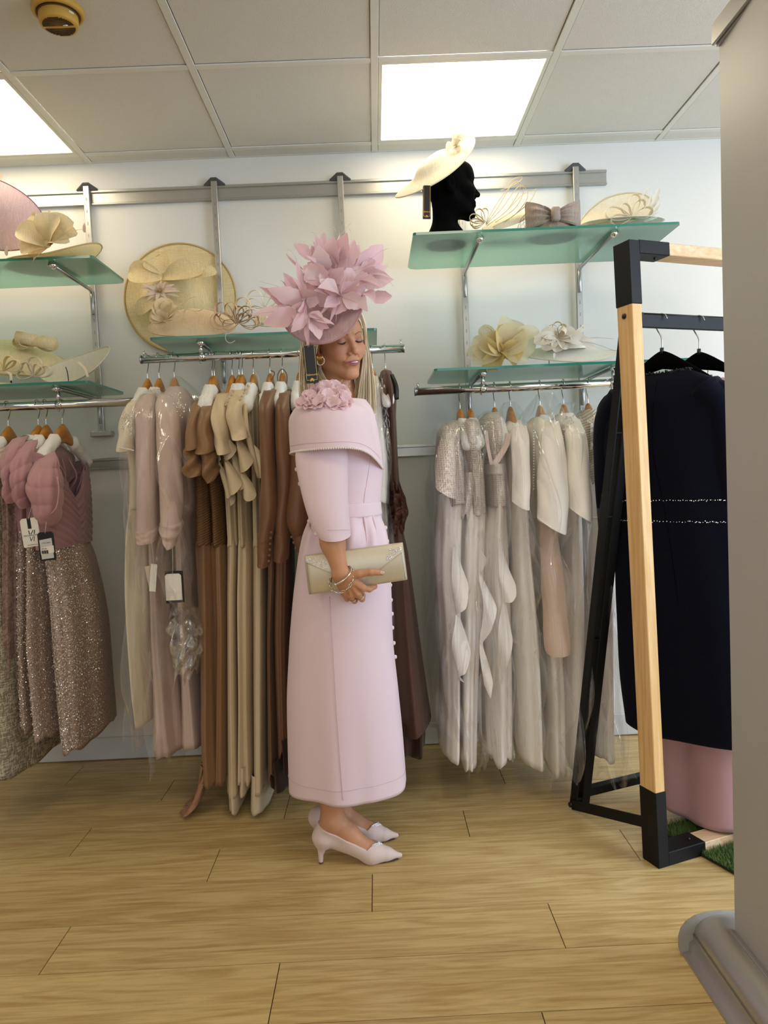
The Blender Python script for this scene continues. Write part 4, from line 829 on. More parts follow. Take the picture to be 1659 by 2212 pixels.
obj('v_lapel', join(ribbon(spline([at(1098, 936, 2.53), at(1094, 960, 2.515), at(1080, 985, 2.505), at(1066, 1004, 2.5)], 14), .02, (1, 0, .5)), ribbon(spline([at(1050, 930, 2.53), at(1054, 965, 2.515), at(1062, 1004, 2.5)], 14), .012, (1, 0, -.2))), F_['blush2'], d)
cloth('waist_panel', [(1006, 1060, 1096, .15), (1022, 1060, 1098, .15), (1086, 1062, 1099, .155), (1096, 1062, 1098, .155)], F_['scales'], d, folds=((6, .02),), seed=90, wave=0, nz=20)
cloth('waistband', [(1002, 1059, 1096, .153), (1024, 1059, 1098, .154)], F_['ivory'], d, folds=(), seed=90, wave=0, nz=8)
cloth('skirt', [(1090, 1060, 1098, .15), (1200, 1050, 1104, .17), (1375, 1052, 1110, .19), (1500, 1056, 1112, .2), (1645, 1056, 1112, .21)], F_['ivory'], d, folds=((4, .11), (6, .05)), seed=91, wave=.01)
ruffle(d, [(1076, 1160, 2.51), (1078, 1240, 2.49), (1086, 1290, 2.49), (1076, 1370, 2.49), (1084, 1480, 2.5)], (20, 40, 28, 30, 14), F_['ivory'], waves=2.0, amp=.03, seed=92)
d = dress('ivory_dress', 'ivory dress with one wide half sleeve, fourth on the right rail', 1101, RZR, GR)
cloth('body', [(908, 1100, 1130, .06), (930, 1096, 1140, .17), (1040, 1100, 1146, .15), (1150, 1112, 1150, .15), (1300, 1116, 1166, .18), (1480, 1124, 1178, .2), (1656, 1131, 1183, .21)], F_['ivory'], d, folds=((4, .08), (6, .04)), seed=93, wave=.004)
sleeve(d, [(920, 1108, 1136, 2.58), (950, 1104, 1142, 2.52), (1040, 1108, 1144, 2.48), (1080, 1107, 1143, 2.46), (1090, 1107, 1143, 2.46, .055, 16)], F_['ivory'], ry=.055, seed=94, wr=.03)
d = dress('ivory_dress', 'ivory dress with large caped sleeve over a nude gown, fifth on the right rail', 1165, RZR, GR)
cloth('body', [(900, 1156, 1186, .06), (925, 1152, 1200, .17), (1100, 1158, 1206, .15), (1300, 1172, 1214, .17), (1500, 1186, 1224, .19), (1674, 1189, 1226, .21)], F_['ivory2'], d, folds=((4, .08), (6, .04)), seed=95, wave=.005)
sleeve(d, [(912, 1176, 1206, 2.58, .05), (950, 1170, 1216, 2.51, .06), (1060, 1161, 1225, 2.46, .07), (1120, 1161, 1225, 2.44, .07), (1134, 1163, 1222, 2.43, .07, 34)], F_['ivory'], seed=96, wr=.03)
sleeve(d, [(1120, 1170, 1200, 2.52), (1250, 1168, 1216, 2.50), (1350, 1174, 1226, 2.49), (1395, 1176, 1230, 2.48), (1405, 1178, 1228, 2.48)], F_['nude'], 'nude_sleeve', ry=.05, seed=97)
obj('beaded_front', join(*[ball(at(1153 + .0 * k, 930 + 6 * k, 2.50), .003, 6, 4) for k in range(22)]), M['pearl'], d, kind='stuff')
d = dress('ivory_dress', 'ivory dress with draped cape sleeve and pearl shoulder, sixth on the right rail', 1216, RZR, GR)
cloth('body', [(892, 1210, 1242, .06), (920, 1212, 1260, .17), (1100, 1222, 1262, .15), (1300, 1226, 1268, .17), (1500, 1228, 1266, .19), (1664, 1226, 1264, .21)], F_['ivory'], d, folds=((4, .08), (6, .04)), seed=98, wave=.004)
sleeve(d, [(905, 1220, 1250, 2.58, .05), (945, 1222, 1266, 2.51, .06), (1040, 1224, 1272, 2.46, .07), (1085, 1226, 1275, 2.45, .07), (1108, 1228, 1275, 2.44, .07, 30)], F_['ivory'], seed=99, wr=.03)
obj('pearl_shoulder', join(*[ball(at(rg.uniform(1216, 1240), rg.uniform(896, 960), 2.53), .0032, 6, 4) for _ in range(60)]), M['pearl'], d, kind='stuff')
d = dress('ivory_dress', 'ivory dress with pleated asymmetric bodice, seen past the black leg of the stand', 1269, RZR, GR)
cloth('bodice', [(884, 1262, 1290, .06), (915, 1270, 1312, .18), (1000, 1276, 1330, .16), (1040, 1278, 1330, .15)], F_['pleat'], d, folds=((6, .03),), seed=100, wave=.01)
cloth('skirt', [(1010, 1276, 1324, .14), (1100, 1278, 1330, .15), (1120, 1278, 1332, .16), (1300, 1284, 1334, .18), (1500, 1292, 1332, .2), (1642, 1294, 1334, .21)], F_['ivory'], d, folds=((4, .08), (6, .04)), seed=101, wave=.006)
obj('lace_trim', join(*[ball(at(rg.uniform(1278, 1300), rg.uniform(912, 932), 2.53), .004, 6, 4) for _ in range(30)], *[ball(at(1278 + k * 2.2, 1118, 2.56), .0035, 6, 4) for k in range(11)]), M['pearl'], d, kind='stuff')
# ---- plastic covers
film_cover('clear plastic cover over the cream gown at the left of the middle rail', [(842, 302, 326, .03), (862, 276, 334, .16), (920, 256, 332, .24), (1200, 250, 330, .24), (1450, 254, 330, .24), (1612, 262, 330, .23)], 1)
film_cover('clear plastic cover over the blush gown with the cuffed sleeve', [(838, 330, 352, .03), (856, 306, 358, .16), (910, 289, 350, .26), (1180, 290, 350, .27), (1400, 300, 372, .25), (1655, 314, 388, .24)], 2)
film_cover('crumpled plastic cover over the jewelled blush shoulder', [(812, 362, 386, .02), (836, 350, 402, .12), (880, 334, 412, .24), (1000, 336, 412, .26), (1180, 340, 414, .27), (1330, 352, 424, .27)], 3, wob=.16)
film_cover('knotted bunch of clear plastic at the hem of the blush coat dress', [(1318, 376, 410, .03), (1345, 360, 420, .10), (1390, 352, 426, .13), (1430, 364, 422, .12), (1468, 366, 412, .10)], 4, Yc=2.56, wob=.09, mat=M['film_milky'])
film_cover('clear plastic cover over the white fringed dress', [(812, 798, 824, .03), (845, 782, 834, .2), (1000, 776, 850, .22), (1300, 776, 852, .22), (1500, 778, 856, .22)], 5)
film_cover('clear plastic cover over the first scale-patterned dress', [(902, 966, 1006, .03), (925, 948, 1010, .2), (1060, 936, 1024, .24), (1300, 936, 1018, .24), (1500, 938, 1014, .24), (1600, 944, 1040, .25)], 6)
film_cover('clear plastic cover over the second scale-patterned dress', [(896, 1008, 1040, .03), (920, 996, 1052, .2), (1060, 1000, 1062, .24), (1300, 996, 1062, .24), (1600, 990, 1060, .25), (1668, 984, 1050, .22)], 7, wob=.15)
film_cover('clear plastic cover over the ivory V neck dress', [(885, 1056, 1086, .03), (912, 1044, 1098, .2), (1060, 1052, 1106, .22), (1300, 1044, 1114, .24), (1500, 1050, 1118, .25), (1640, 1060, 1126, .24)], 8, wob=.14)
film_cover('clear plastic cover gathered at the hem of the fourth ivory dress', [(868, 1092, 1112, .02), (890, 1090, 1130, .10), (925, 1096, 1146, .2), (1060, 1098, 1154, .22), (1300, 1108, 1176, .24), (1500, 1116, 1186, .25), (1618, 1122, 1190, .25)], 9, wob=.12)
film_cover('tall crumpled plastic cover over the fifth ivory dress', [(848, 1164, 1200, .03), (880, 1156, 1210, .12), (930, 1142, 1222, .2), (1060, 1146, 1232, .25), (1300, 1164, 1236, .25), (1500, 1176, 1236, .25), (1690, 1182, 1240, .23)], 10, wob=.14)
film_cover('clear plastic cover over the sixth ivory dress with the cape sleeve', [(868, 1218, 1246, .03), (900, 1208, 1258, .15), (950, 1214, 1278, .23), (1150, 1222, 1284, .25), (1400, 1222, 1280, .25), (1686, 1222, 1276, .23)], 11, wob=.12)
film_cover('loose plastic cover trailing to the floor by the garment stand', [(876, 1258, 1296, .03), (910, 1262, 1322, .2), (1200, 1276, 1346, .24), (1450, 1284, 1356, .26), (1600, 1284, 1366, .27), (1690, 1290, 1378, .26)], 12, wob=.12)
# ---- garments on the stand
def stand_hanger(label, u, rot):
    p = rear(u, .985) + Zu * .0205
    t = thing('black_hanger', label, 'hanger', p, 'black velvet hangers on the stand'); t.rotation_euler = (0, 0, rot); Rz_ = np.array(Matrix.Rotation(rot, 3, 'Z'))
    hk = spline([(0, 0, -.108), (0, 0, -.07), (0, .012, -.045), (0, .022, -.022), (0, .016, .000), (0, 0, .0045), (0, -.014, -.002), (0, -.019, -.014)], 30)
    o = bpy.data.objects.new('hook', mesh_data('hook', *tube(hk, .0021, 8), M['steel'])); COL.objects.link(o); o.parent = t
    up = []; lo = []
    for y in np.linspace(-.225, .225, 41):
        a = abs(y) / .225; zc = -.128 - .125 * (a**1.35) - .018 * a; hgt = .030 + .030 * math.exp(-(a / .28)**2) - .012 * a
        up.append((y, zc + hgt * .35)); lo.append((y, zc - hgt * .65 - .0))
    pts = [np.array([0, y, z]) for y, z in up] + [np.array([0, y, z]) for y, z in lo[::-1]]
    R = []
    for (y, z1), (_, z0) in zip(up, lo):
        c, h = (z1 + z0) / 2, (z1 - z0) / 2; a = np.linspace(0, 2 * math.pi, 10, endpoint=False); R.append(np.stack([.006 * np.cos(a), np.full(10, y), c + h * np.sin(a)], 1))
    o = bpy.data.objects.new('arms', mesh_data('arms', *loft(np.array(R), True, True, True), M['velvet'])); COL.objects.link(o); o.parent = t
    o = bpy.data.objects.new('collar', mesh_data('collar', *tube([(0, 0, -.10), (0, 0, -.118)], .006, 10), M['black'])); COL.objects.link(o); o.parent = t
    return p, Rz_
p1, Rz1 = stand_hanger('black velvet hanger holding the navy dress', .125, math.radians(42))
p2, Rz2 = stand_hanger('black velvet hanger right behind the navy dress hanger, by the banner', .275, math.radians(42))
def stand_dress(name, label, p, Rz_, rows, mat, folds, seed, group, sl=None):
    t = thing(name, label, 'dress', p - [0, 0, .13], group); n, nz = 96, 90; K = np.array(rows); ts = np.linspace(0, 1, nz); tt = (K[0, 0] - K[:, 0]) / (K[0, 0] - K[-1, 0]); R = hermite(tt, K, ts)
    th = np.linspace(0, 2 * math.pi, n, endpoint=False); c, s = np.cos(th), np.sin(th); cx = np.sign(c) * np.abs(c)**.8; sy = np.sign(s) * np.abs(s)**.8
    rg = np.random.default_rng(seed); f = sum(a * np.sin(k * th[None] + rg.uniform(0, 6.28) + rg.uniform(-1, 1) * ts[:, None]) for k, a in folds) * np.clip(ts * 1.6, 0, 1)[:, None]
    L = np.stack([R[:, 1:2] * cx * (1 + f), R[:, 2:3] * sy * (1 + .5 * f) + R[:, 3:4], np.broadcast_to(R[:, 0:1], (nz, n))], -1)
    L[..., 2] -= .010 * (ts[:, None]**4) * np.sin(3 * th)[None]
    Wd = L @ Rz_.T; Wd[..., 0] += p[0]; Wd[..., 1] += p[1]
    G = np.concatenate([Wd, (Wd[-1] + (Wd[-1].mean(0) - Wd[-1]) * [.03, .03, 0])[None], (Wd[-4] + (Wd[-4].mean(0) - Wd[-4]) * [.1, .1, 0])[None]])
    obj('body', loft(G), mat, t); return t, Wd
ZT = p1[2] - .185
nv, RW = stand_dress('navy_dress', 'long navy dress with crystal waist bands on the garment stand', p1, Rz1,
   [(ZT + .006, .018, .095, 0), (ZT - .012, .030, .13, 0), (ZT - .050, .046, .205, 0), (ZT - .09, .060, .225, 0), (ZT - .22, .072, .215, 0), (ZT - .38, .066, .195, -.025), (ZT - .50, .070, .212, -.045), (ZT - .75, .085, .242, -.080), (ZT - .95, .085, .250, -.092), (.345, .078, .240, -.098)], F_['navy'], ((5, .05), (8, .03)), 121, 'dresses on the garment stand')
def nsl(sy):
    pts = [(0, sy * .13, ZT - .055), (0, sy * .185, ZT - .13), (.005, sy * .198, ZT - .30), (.012, sy * .198, ZT - .48)]
    P = spline(np.array(pts), 24) @ Rz1.T + [p1[0], p1[1], 0]
    return obj('sleeve', tube(P, np.linspace(.060, .046, 24), 20, True, .85), F_['navy'], nv)
nsl(-1); nsl(1)
bd = []
for zz_ in (ZT - .385, ZT - .455):
    k = int(np.argmin(np.abs(RW[:, 0, 2] - zz_)))
    for j in np.arange(0, RW.shape[1], .5):
        q = RW[k, int(j) % RW.shape[1]] * (1 - j % 1) + RW[k, (int(j) + 1) % RW.shape[1]] * (j % 1); c = RW[k].mean(0); d_ = q - c; d_ /= np.linalg.norm(d_)
        bd.append(ball(q + d_ * .002 + RNG.normal(0, .0012, 3), RNG.uniform(.0012, .0026), 5, 3))
obj('crystal_band', join(*bd), M['crystal'], nv, kind='stuff')
nb = []
for j in range(RW.shape[1]):
    for kk in (0, 1): nb.append(ball(RW[0, j] + [0, 0, .003 * kk] + RNG.normal(0, .0015, 3), .0034, 5, 4))
obj('beaded_neck_edge', join(*nb), M['black'], nv, kind='stuff')
obj('back_zip', tube(spline([RW[i, 0] * .0 + RW[i, int(RW.shape[1] * .5)] + [-.001, 0, 0] for i in range(2, 60, 6)], 30), .0007, 4), M['flock'], nv)
stand_dress('rose_dress', 'rose pink dress whose hem shows below the navy dress', p2, Rz2,
   [(p2[2] - .20, .02, .06, -.02), (p2[2] - .26, .04, .15, -.02), (p2[2] - .40, .05, .16, -.02), (p2[2] - .70, .06, .15, -.02), (.85, .07, .16, -.03), (.5, .09, .19, -.05), (.045, .10, .20, -.06)], F_['rose'], ((5, .12), (8, .06)), 122, 'dresses on the garment stand')
# ------------------------------------------------------------------ hats and headpieces
S_ = {'cream': straw('cream_sinamay', '#fff3d0', '#f3e0ae', 300, .9), 'gold': straw('gold_straw', '#f8e8bd', '#dcc48a', 240, .97), 'ivory': straw('ivory_sinamay', '#fff8e6', '#f3e8ca', 300, .9),
      'pale': straw('pale_sinamay', '#faf6ea', '#ece5d2', 300, .95), 'mauve': straw('mauve_sinamay', '#e6ccce', '#c6aab0', 300, .95), 'taupe': straw('taupe_sinamay', '#b09d8e', '#877669', 300, 1.0), 'peach': straw('peach_sinamay', '#f8e6c8', '#ead0a8', 300, .92)}
T_ = {'cream': translucent('cream_silk', '#f2e2be', .35), 'ivory': translucent('ivory_silk', '#f8f0dc', .4), 'tulle': translucent('ivory_tulle', '#f1e9cc', .5, clear=.45), 'lemon': translucent('lemon_tulle', '#f2e2ac', .5, clear=.1),
      'shell': translucent('shell_feather', '#efdfcc', .4), 'white': translucent('white_feather', '#f3eee2', .45), 'peach': translucent('peach_ribbon', '#ecd2ae', .3), 'pinkf': translucent('pink_feather', '#f8dde3', .38, .55), 'pinkf2': translucent('pale_pink_feather', '#fce9ed', .4, .55), 'coatfl': translucent('blush_chiffon_petal', '#fde3e8', .3, .7)}
def disc(par, c, nrm, xd, rx, ry, hf, mat, name='brim', th=.0014, nr=22, na=84, edge=None, r0=0.0, er=.0022):
    B = basis(nrm, xd); a = np.linspace(0, 2 * math.pi, na, endpoint=False); rr = np.linspace(r0, 1, nr); c = np.array(c, float)
    P = np.array([[c + B[:, 0] * rx * r * math.cos(t) + B[:, 1] * ry * r * math.sin(t) + B[:, 2] * hf(r, t) for t in a] for r in rr])
    V, F = loft(np.concatenate([P, P[::-1] - B[:, 2] * th]), True)
    o = obj(name, (V, F), mat, par)
    if edge is not None: obj('brim_edge', tube(np.concatenate([P[-1], P[-1][:1]]), er, 6, False), edge, par)
    return o, P, B
def loop(c, d, L, w, side, fat=.3, n=26, th=.0006):
    fat, w = fat * 1.15, w * 1.2; c, d = np.array(c, float), np.array(d, float); d /= np.linalg.norm(d); s = np.array(side, float); s -= d * s.dot(d); s /= np.linalg.norm(s); t = np.linspace(0.15, 2 * math.pi - .15, n)
    up = np.cross(s, d); al = (1 - np.cos(t)) / 2
    P = c + d * (L * al)[:, None] + up * (fat * L * np.sin(t) * np.sqrt(al))[:, None]
    return ribbon(P, w * (.35 + .65 * np.sqrt(al)), s, curl=.05, th=th)
def leaf(a, b, wd, nrm, curl=.12, tipp=1.0, n=11, m=5, cup=.12, notch=0, th=.0004):
    a, b = np.array(a, float), np.array(b, float); d = b - a; L = np.linalg.norm(d); d /= L; k = np.array(nrm, float); k -= d * k.dot(d); k /= np.linalg.norm(k); s = np.cross(d, k); G = []
    for i in range(n):
        u = i / (n - 1); u = 1 - (1 - u)**1.5 if tipp == 2 else u; w = wd * ((math.sin(math.pi * min(1, u * .94 + .06)**.8)**.75) * (1 - .15 * u) if tipp == 1 else (math.sin(math.pi * u**.85)**.8 * (1 - .1 * u)) if tipp == 3 else max(0, math.sin(math.pi * (.05 + .95 * u)**1.5))**.42) + .0006
        if notch: w *= 1 + notch * math.sin(u * 17.0 + wd * 900) + 1.6 * notch * u * math.sin(u * 61.0 + wd * 2100) * math.sin(u * 23 + wd * 700)
        row = []
        for j in range(m):
            v = -1 + 2 * j / (m - 1); row.append(a + d * L * u + s * v * w / 2 + k * (curl * L * math.sin(math.pi * u * .9) + cup * w * v * v))
        G.append(row)
    G = np.array(G); V1, F1 = loft(G, False); V2, F2 = loft(G - k * th, False)
    return join((V1, F1), (V2, [f[::-1] for f in F2]))
def quill(pts, r=.0016, n=18, m=5): return tube(spline(pts, n), np.linspace(r, r * .5, n), m)
ZS = dict(RT=2.0465, RL=1.5715, M=1.7285, LT=2.0385, LL=1.5825)
def hat(name, label, c, cat='hat', group=None): return thing(name, label, cat, c, group)
# large mauve hat at the left edge, on a hat stem
c = at(-32, 458, 2.78)
t = hat('sinamay_hat', 'large mauve sinamay hat cut off by the left edge, above the cream bow hat', c)
o, P, B = disc(t, c, (.30, -.86, -.12), (1, .3, -.25), .205, .128, lambda r, a: .035 * (1 - r * r) - .02 * r * r * math.cos(a), S_['mauve'], edge=simple('mauve_edge', '#8d6670', .6))
obj('petal', leaf(at(-30, 392, 2.72), at(8, 382, 2.71), .03, (0, -1, 0), .1, 2), T_['shell'], t)
obj('petal', leaf(at(70, 470, 2.70), at(78, 455, 2.69), .018, (0, -1, 0)), T_['shell'], t)
obj('hat_stem', tube([(c[0], c[1] + .03, ZS['LT']), (c[0], c[1] + .03, c[2])], .004, 8), M['black'], t)
# cream bow hat on the upper left shelf
c = np.array([*at(118, 552, 2.80)[:2], ZS['LT'] + .006])
t = hat('bow_hat', 'cream sinamay hat with large looped bow on the upper left shelf', c)
disc(t, c + [0, 0, .012], (0, -.1, 1), (1, 0, 0), .175, .13, lambda r, a: .010 * (1 - r) + (.055 * max(0, math.cos(a))**1.5 + .004) * r**3 - .008, S_['cream'], edge=simple('straw_edge', '#cbb27c', .6), er=.003)
k = at(106, 530, 2.70)
for i, (px, py, w, cu) in enumerate([(48, 508, .075, .25), (58, 545, .055, .2), (76, 500, .085, .3), (96, 478, .08, .2), (128, 480, .085, .3), (152, 492, .09, .25), (158, 512, .07, .3), (80, 556, .07, .3), (146, 528, .05, .35)]):
    obj('bow_petal', leaf(k, at(px + .25 * (px - 106), py + .25 * (py - 530), 2.66 + .02 * (i % 4)), w * 1.15, (0, -1, .3), cu, 2, cup=.25), S_['cream'], t)
obj('knot', ball(k - [0, .015, 0], (.014, .012, .014), 12, 8), S_['cream'], t)
for a_, b_ in (((104, 492), (106, 466)), ((150, 512), (182, 495)), ((60, 540), (14, 545))):
    A, Bq = at(*a_, 2.69), at(*b_, 2.68); obj('stem', quill([A, (A + Bq) / 2 + [0, 0, .01], Bq], .0009), T_['cream'], t); obj('feather_tip', leaf(Bq - [.0, 0, .012], Bq + [.004, 0, .022], .013, (0, -1, 0)), T_['shell'], t)
# hats on the lower left shelf
c = np.array([*at(28, 800, 2.86)[:2], ZS['LL'] + .004])
t = hat('straw_hat', 'wide cream straw hat with rolled bow on the lower left shelf', c)
cc = at(20, 768, 2.88)
disc(t, cc, (.18, -.45, .87), (1, 0, -.2), .215, .15, lambda r, a: .05 * (1 - r**2) - .018 * r**3, S_['cream'], edge=simple('straw_edge2', '#c7ae78', .6), er=.003)
q = at(78, 746, 2.82); obj('rolled_bow', join(*[tube([at(x0, y0, 2.80), at(x1, y1, 2.79)], [.020, .023], 16) for x0, y0, x1, y1 in ((62, 735, 118, 742), (96, 738, 36, 728))]), S_['cream'], t)
for d_, L_ in (((1, .1, -.05), .075), ((-1, 0, .25), .08), ((.6, .1, .5), .05), ((-.4, -.2, .2), .06)): obj('bow_loop', loop(q, d_, L_, .05, (0, 1, .3), .35), S_['cream'], t)
obj('hat_stem', tube([cc - [0, 0, .0], (cc[0], cc[1], ZS['LL'])], .003, 8), M['black'], t)
c = np.array([*at(165, 815, 2.78)[:2], ZS['LL'] + .004])
t = hat('saucer_hat', 'pale cream upturned saucer hat with looped trim at the shelf end above the pink dresses', c)
cc = at(165, 787, 2.78)
disc(t, cc, (-.25, -.62, .75), (1, 0, .16), .142, .10, lambda r, a: -.045 * (1 - r**2) + .012 * r * r * math.cos(2 * a), S_['pale'], edge=simple('pale_edge', '#d9d0b8', .6))
q = at(72, 812, 2.72)
for d_, L_, f_ in (((.2, 0, 1), .07, .45), ((-.6, 0, .7), .06, .4), ((.9, -.1, .25), .075, .3), ((-1, 0, .1), .06, .3), ((.6, -.1, .6), .05, .5)): obj('ribbon_loop', loop(q, d_, L_, .018, (0, 1, 0), f_), T_['ivory'], t)
obj('ribbon_tail', ribbon(spline([at(168, 782, 2.70), at(182, 795, 2.685), at(190, 815, 2.68)], 12), .010, (1, 0, 0)), T_['ivory'], t)
obj('hat_clip', tube(spline([at(142, 793, 2.74), at(146, 806, 2.73), (at(148, 818, 2.73)[0], 2.73, ZS['LL'])], 10), .0018, 6), M['black'], t)
c = np.array([*at(12, 812, 2.74)[:2], ZS['LL'] + .004])
t = hat('headpiece', 'cream headpiece with round ribbon loop at the left end of the lower shelf', c, 'headpiece')
q = at(8, 800, 2.72)
for d_, L_ in (((1, 0, .35), .07), ((.6, 0, .8), .06), ((-.8, 0, .5), .08)): obj('ribbon_loop', loop(q, d_, L_, .026, (0, 1, .2), .35), S_['cream'], t)
obj('base_disc', lathe([(0, .016), (.03, .012), (.05, 0), (.048, -.002)], (q[0] - .02, q[1] + .03, ZS['LL'] + .003), 28), S_['cream'], t)
obj('ribbon_tail', ribbon(spline([q, at(22, 808, 2.70), at(24, 822, 2.69)], 10), .010, (1, 0, .2)), T_['ivory'], t)
# large gold straw hat behind the middle shelf
c = at(389, 644, 3.125)
t = hat('straw_hat', 'large round gold straw hat behind the middle shelf, with draped bow and feather flower', c)
def hh(r, a):
    x, y = r * math.cos(a) + .10, r * math.sin(a) + .05
    d_ = math.hypot(x, y); return .095 * (1 / (1 + math.exp((d_ - .47) / .045))) - .004 * r
disc(t, c, (0, -1, 0), (1, 0, 0), .235, .228, hh, S_['gold'], edge=simple('gold_edge', '#b99d62', .6), nr=30, er=.004)
for px0, py0, px1, py1, w, Y in ((350, 600, 278, 592, .075, 3.0), (352, 590, 335, 556, .085, 3.0), (350, 600, 442, 582, .07, 3.01), (352, 598, 470, 590, .05, 3.03), (352, 640, 296, 678, .05, 3.0)):
    obj('drape', leaf(at(px0, py0, Y), at(px1, py1, Y + .01), w * 1.3, (0, -1, .2), .12, 2, cup=.2), S_['gold'], t)
k = at(346, 630, 2.985)
for i in range(16):
    a = i * 2.4; L = 44 - (i % 4) * 6; obj('feather_petal', leaf(k, at(346 + L * math.cos(a), 630 + L * math.sin(a) * .75, 2.96 + .01 * (i % 3)), .017, (0, -1, .1), .15), T_['shell'], t)
obj('flower_eye', ball(k - [0, .02, 0], .008, 10, 6), simple('brown_eye', '#a37b4e', .6), t)
# cream hat with silk flower on the middle shelf
c = np.array([*at(412, 716, 2.78)[:2], ZS['M'] + .003])
t = hat('silk_flower_hat', 'cream arched hat with silk flower and curled quill on the middle shelf', c)
cc = at(415, 697, 2.80)
disc(t, cc, (.05, -.52, .85), (1, 0, .16), .162, .085, lambda r, a: .040 * (1 - r**2) + .020 * math.sin(a) * r - .016 * r**2 * math.cos(a)**2, S_['peach'], edge=simple('peach_edge', '#d9c096', .6))
k = at(356, 690, 2.72)
for px, py, w, cu in [(322, 690, .05, .2), (330, 672, .06, .25), (345, 650, .06, .15), (368, 645, .07, .2), (386, 662, .06, .3), (392, 682, .05, .3), (340, 712, .05, .2), (362, 668, .05, .35), (376, 690, .045, .35)]:
    obj('flower_petal', leaf(k, at(px, py, 2.705), w, (0, -1, .2), cu, 2, cup=.35), T_['cream'], t)
obj('curl', ribbon(spline([at(378, 672, 2.70), at(392, 656, 2.70), at(420, 641, 2.70), at(440, 650, 2.71), at(436, 668, 2.71), at(420, 672, 2.70), at(404, 668, 2.70)], 30), np.linspace(.008, .022, 30), (0, 1, .2)), T_['cream'], t)
obj('curl', ribbon(spline([at(400, 690, 2.71), at(398, 672, 2.70), at(412, 668, 2.70), at(428, 678, 2.70)], 16), np.linspace(.02, .006, 16), (0, 1, .2)), T_['cream'], t)
obj('feather_tip', leaf(at(452, 664, 2.72), at(466, 674, 2.72), .007, (0, -1, 0)), T_['ivory'], t)
obj('hat_stem', tube([(cc[0] - .0, 2.76, ZS['M']), (cc[0], 2.77, cc[2])], .0022, 8), M['black'], t)
# peach ribbon headpiece
c = np.array([*at(512, 712, 2.74)[:2], ZS['M'] + .003])
t = hat('ribbon_headpiece', 'peach ribbon loop headpiece on the middle shelf beside the pink feathers', c, 'headpiece')
k = at(512, 698, 2.73)
for i in range(13):
    a = -.25 + i * (3.6 / 12); L = .062 + .016 * ((i * 7) % 3); obj('ribbon_loop', loop(k + [.008 * math.cos(i), -.01 * (i % 3), 0], (math.cos(a), -.15 * (i % 2), math.sin(a) * .62), L, .020, (.1, 1, .2), .35), T_['peach'], t)
obj('curl', ribbon(spline([k, at(536, 690, 2.70), at(556, 684, 2.71), at(562, 700, 2.72), at(548, 708, 2.72)], 18), .016, (0, 1, 0)), T_['peach'], t)
obj('base_disc', lathe([(0, .014), (.035, .010), (.055, 0), (.052, -.002)], (k[0], k[1] + .02, ZS['M'] + .003), 28), S_['peach'], t)
obj('loose_thread', tube(spline([at(490, 716, 2.68), at(487, 732, 2.655), at(496, 741, 2.65), at(508, 736, 2.655)], 14), .0008, 5), M['thread'], t)
# ivory loop fascinator behind the pink feathers
c = np.array([*at(590, 708, 2.80)[:2], ZS['M'] + .003])
t = hat('loop_fascinator', 'ivory looped fascinator on the middle shelf half hidden behind the pink feathered hat', c, 'headpiece')
disc(t, at(596, 690, 2.82), (0, -.6, .8), (1, 0, .1), .085, .06, lambda r, a: .025 * (1 - r * r), S_['ivory'], edge=simple('ivory_edge', '#ded4b8', .6))
k = at(572, 668, 2.78)
for d_, L_ in (((-1, 0, .3), .075), ((-.7, 0, .8), .085), ((-1, 0, -.2), .06), ((.5, 0, .9), .08), ((.9, 0, .5), .07), ((-.2, -.2, -.6), .06)): obj('ribbon_loop', loop(k, d_, L_, .018, (.2, 1, .1), .42), T_['ivory'], t)
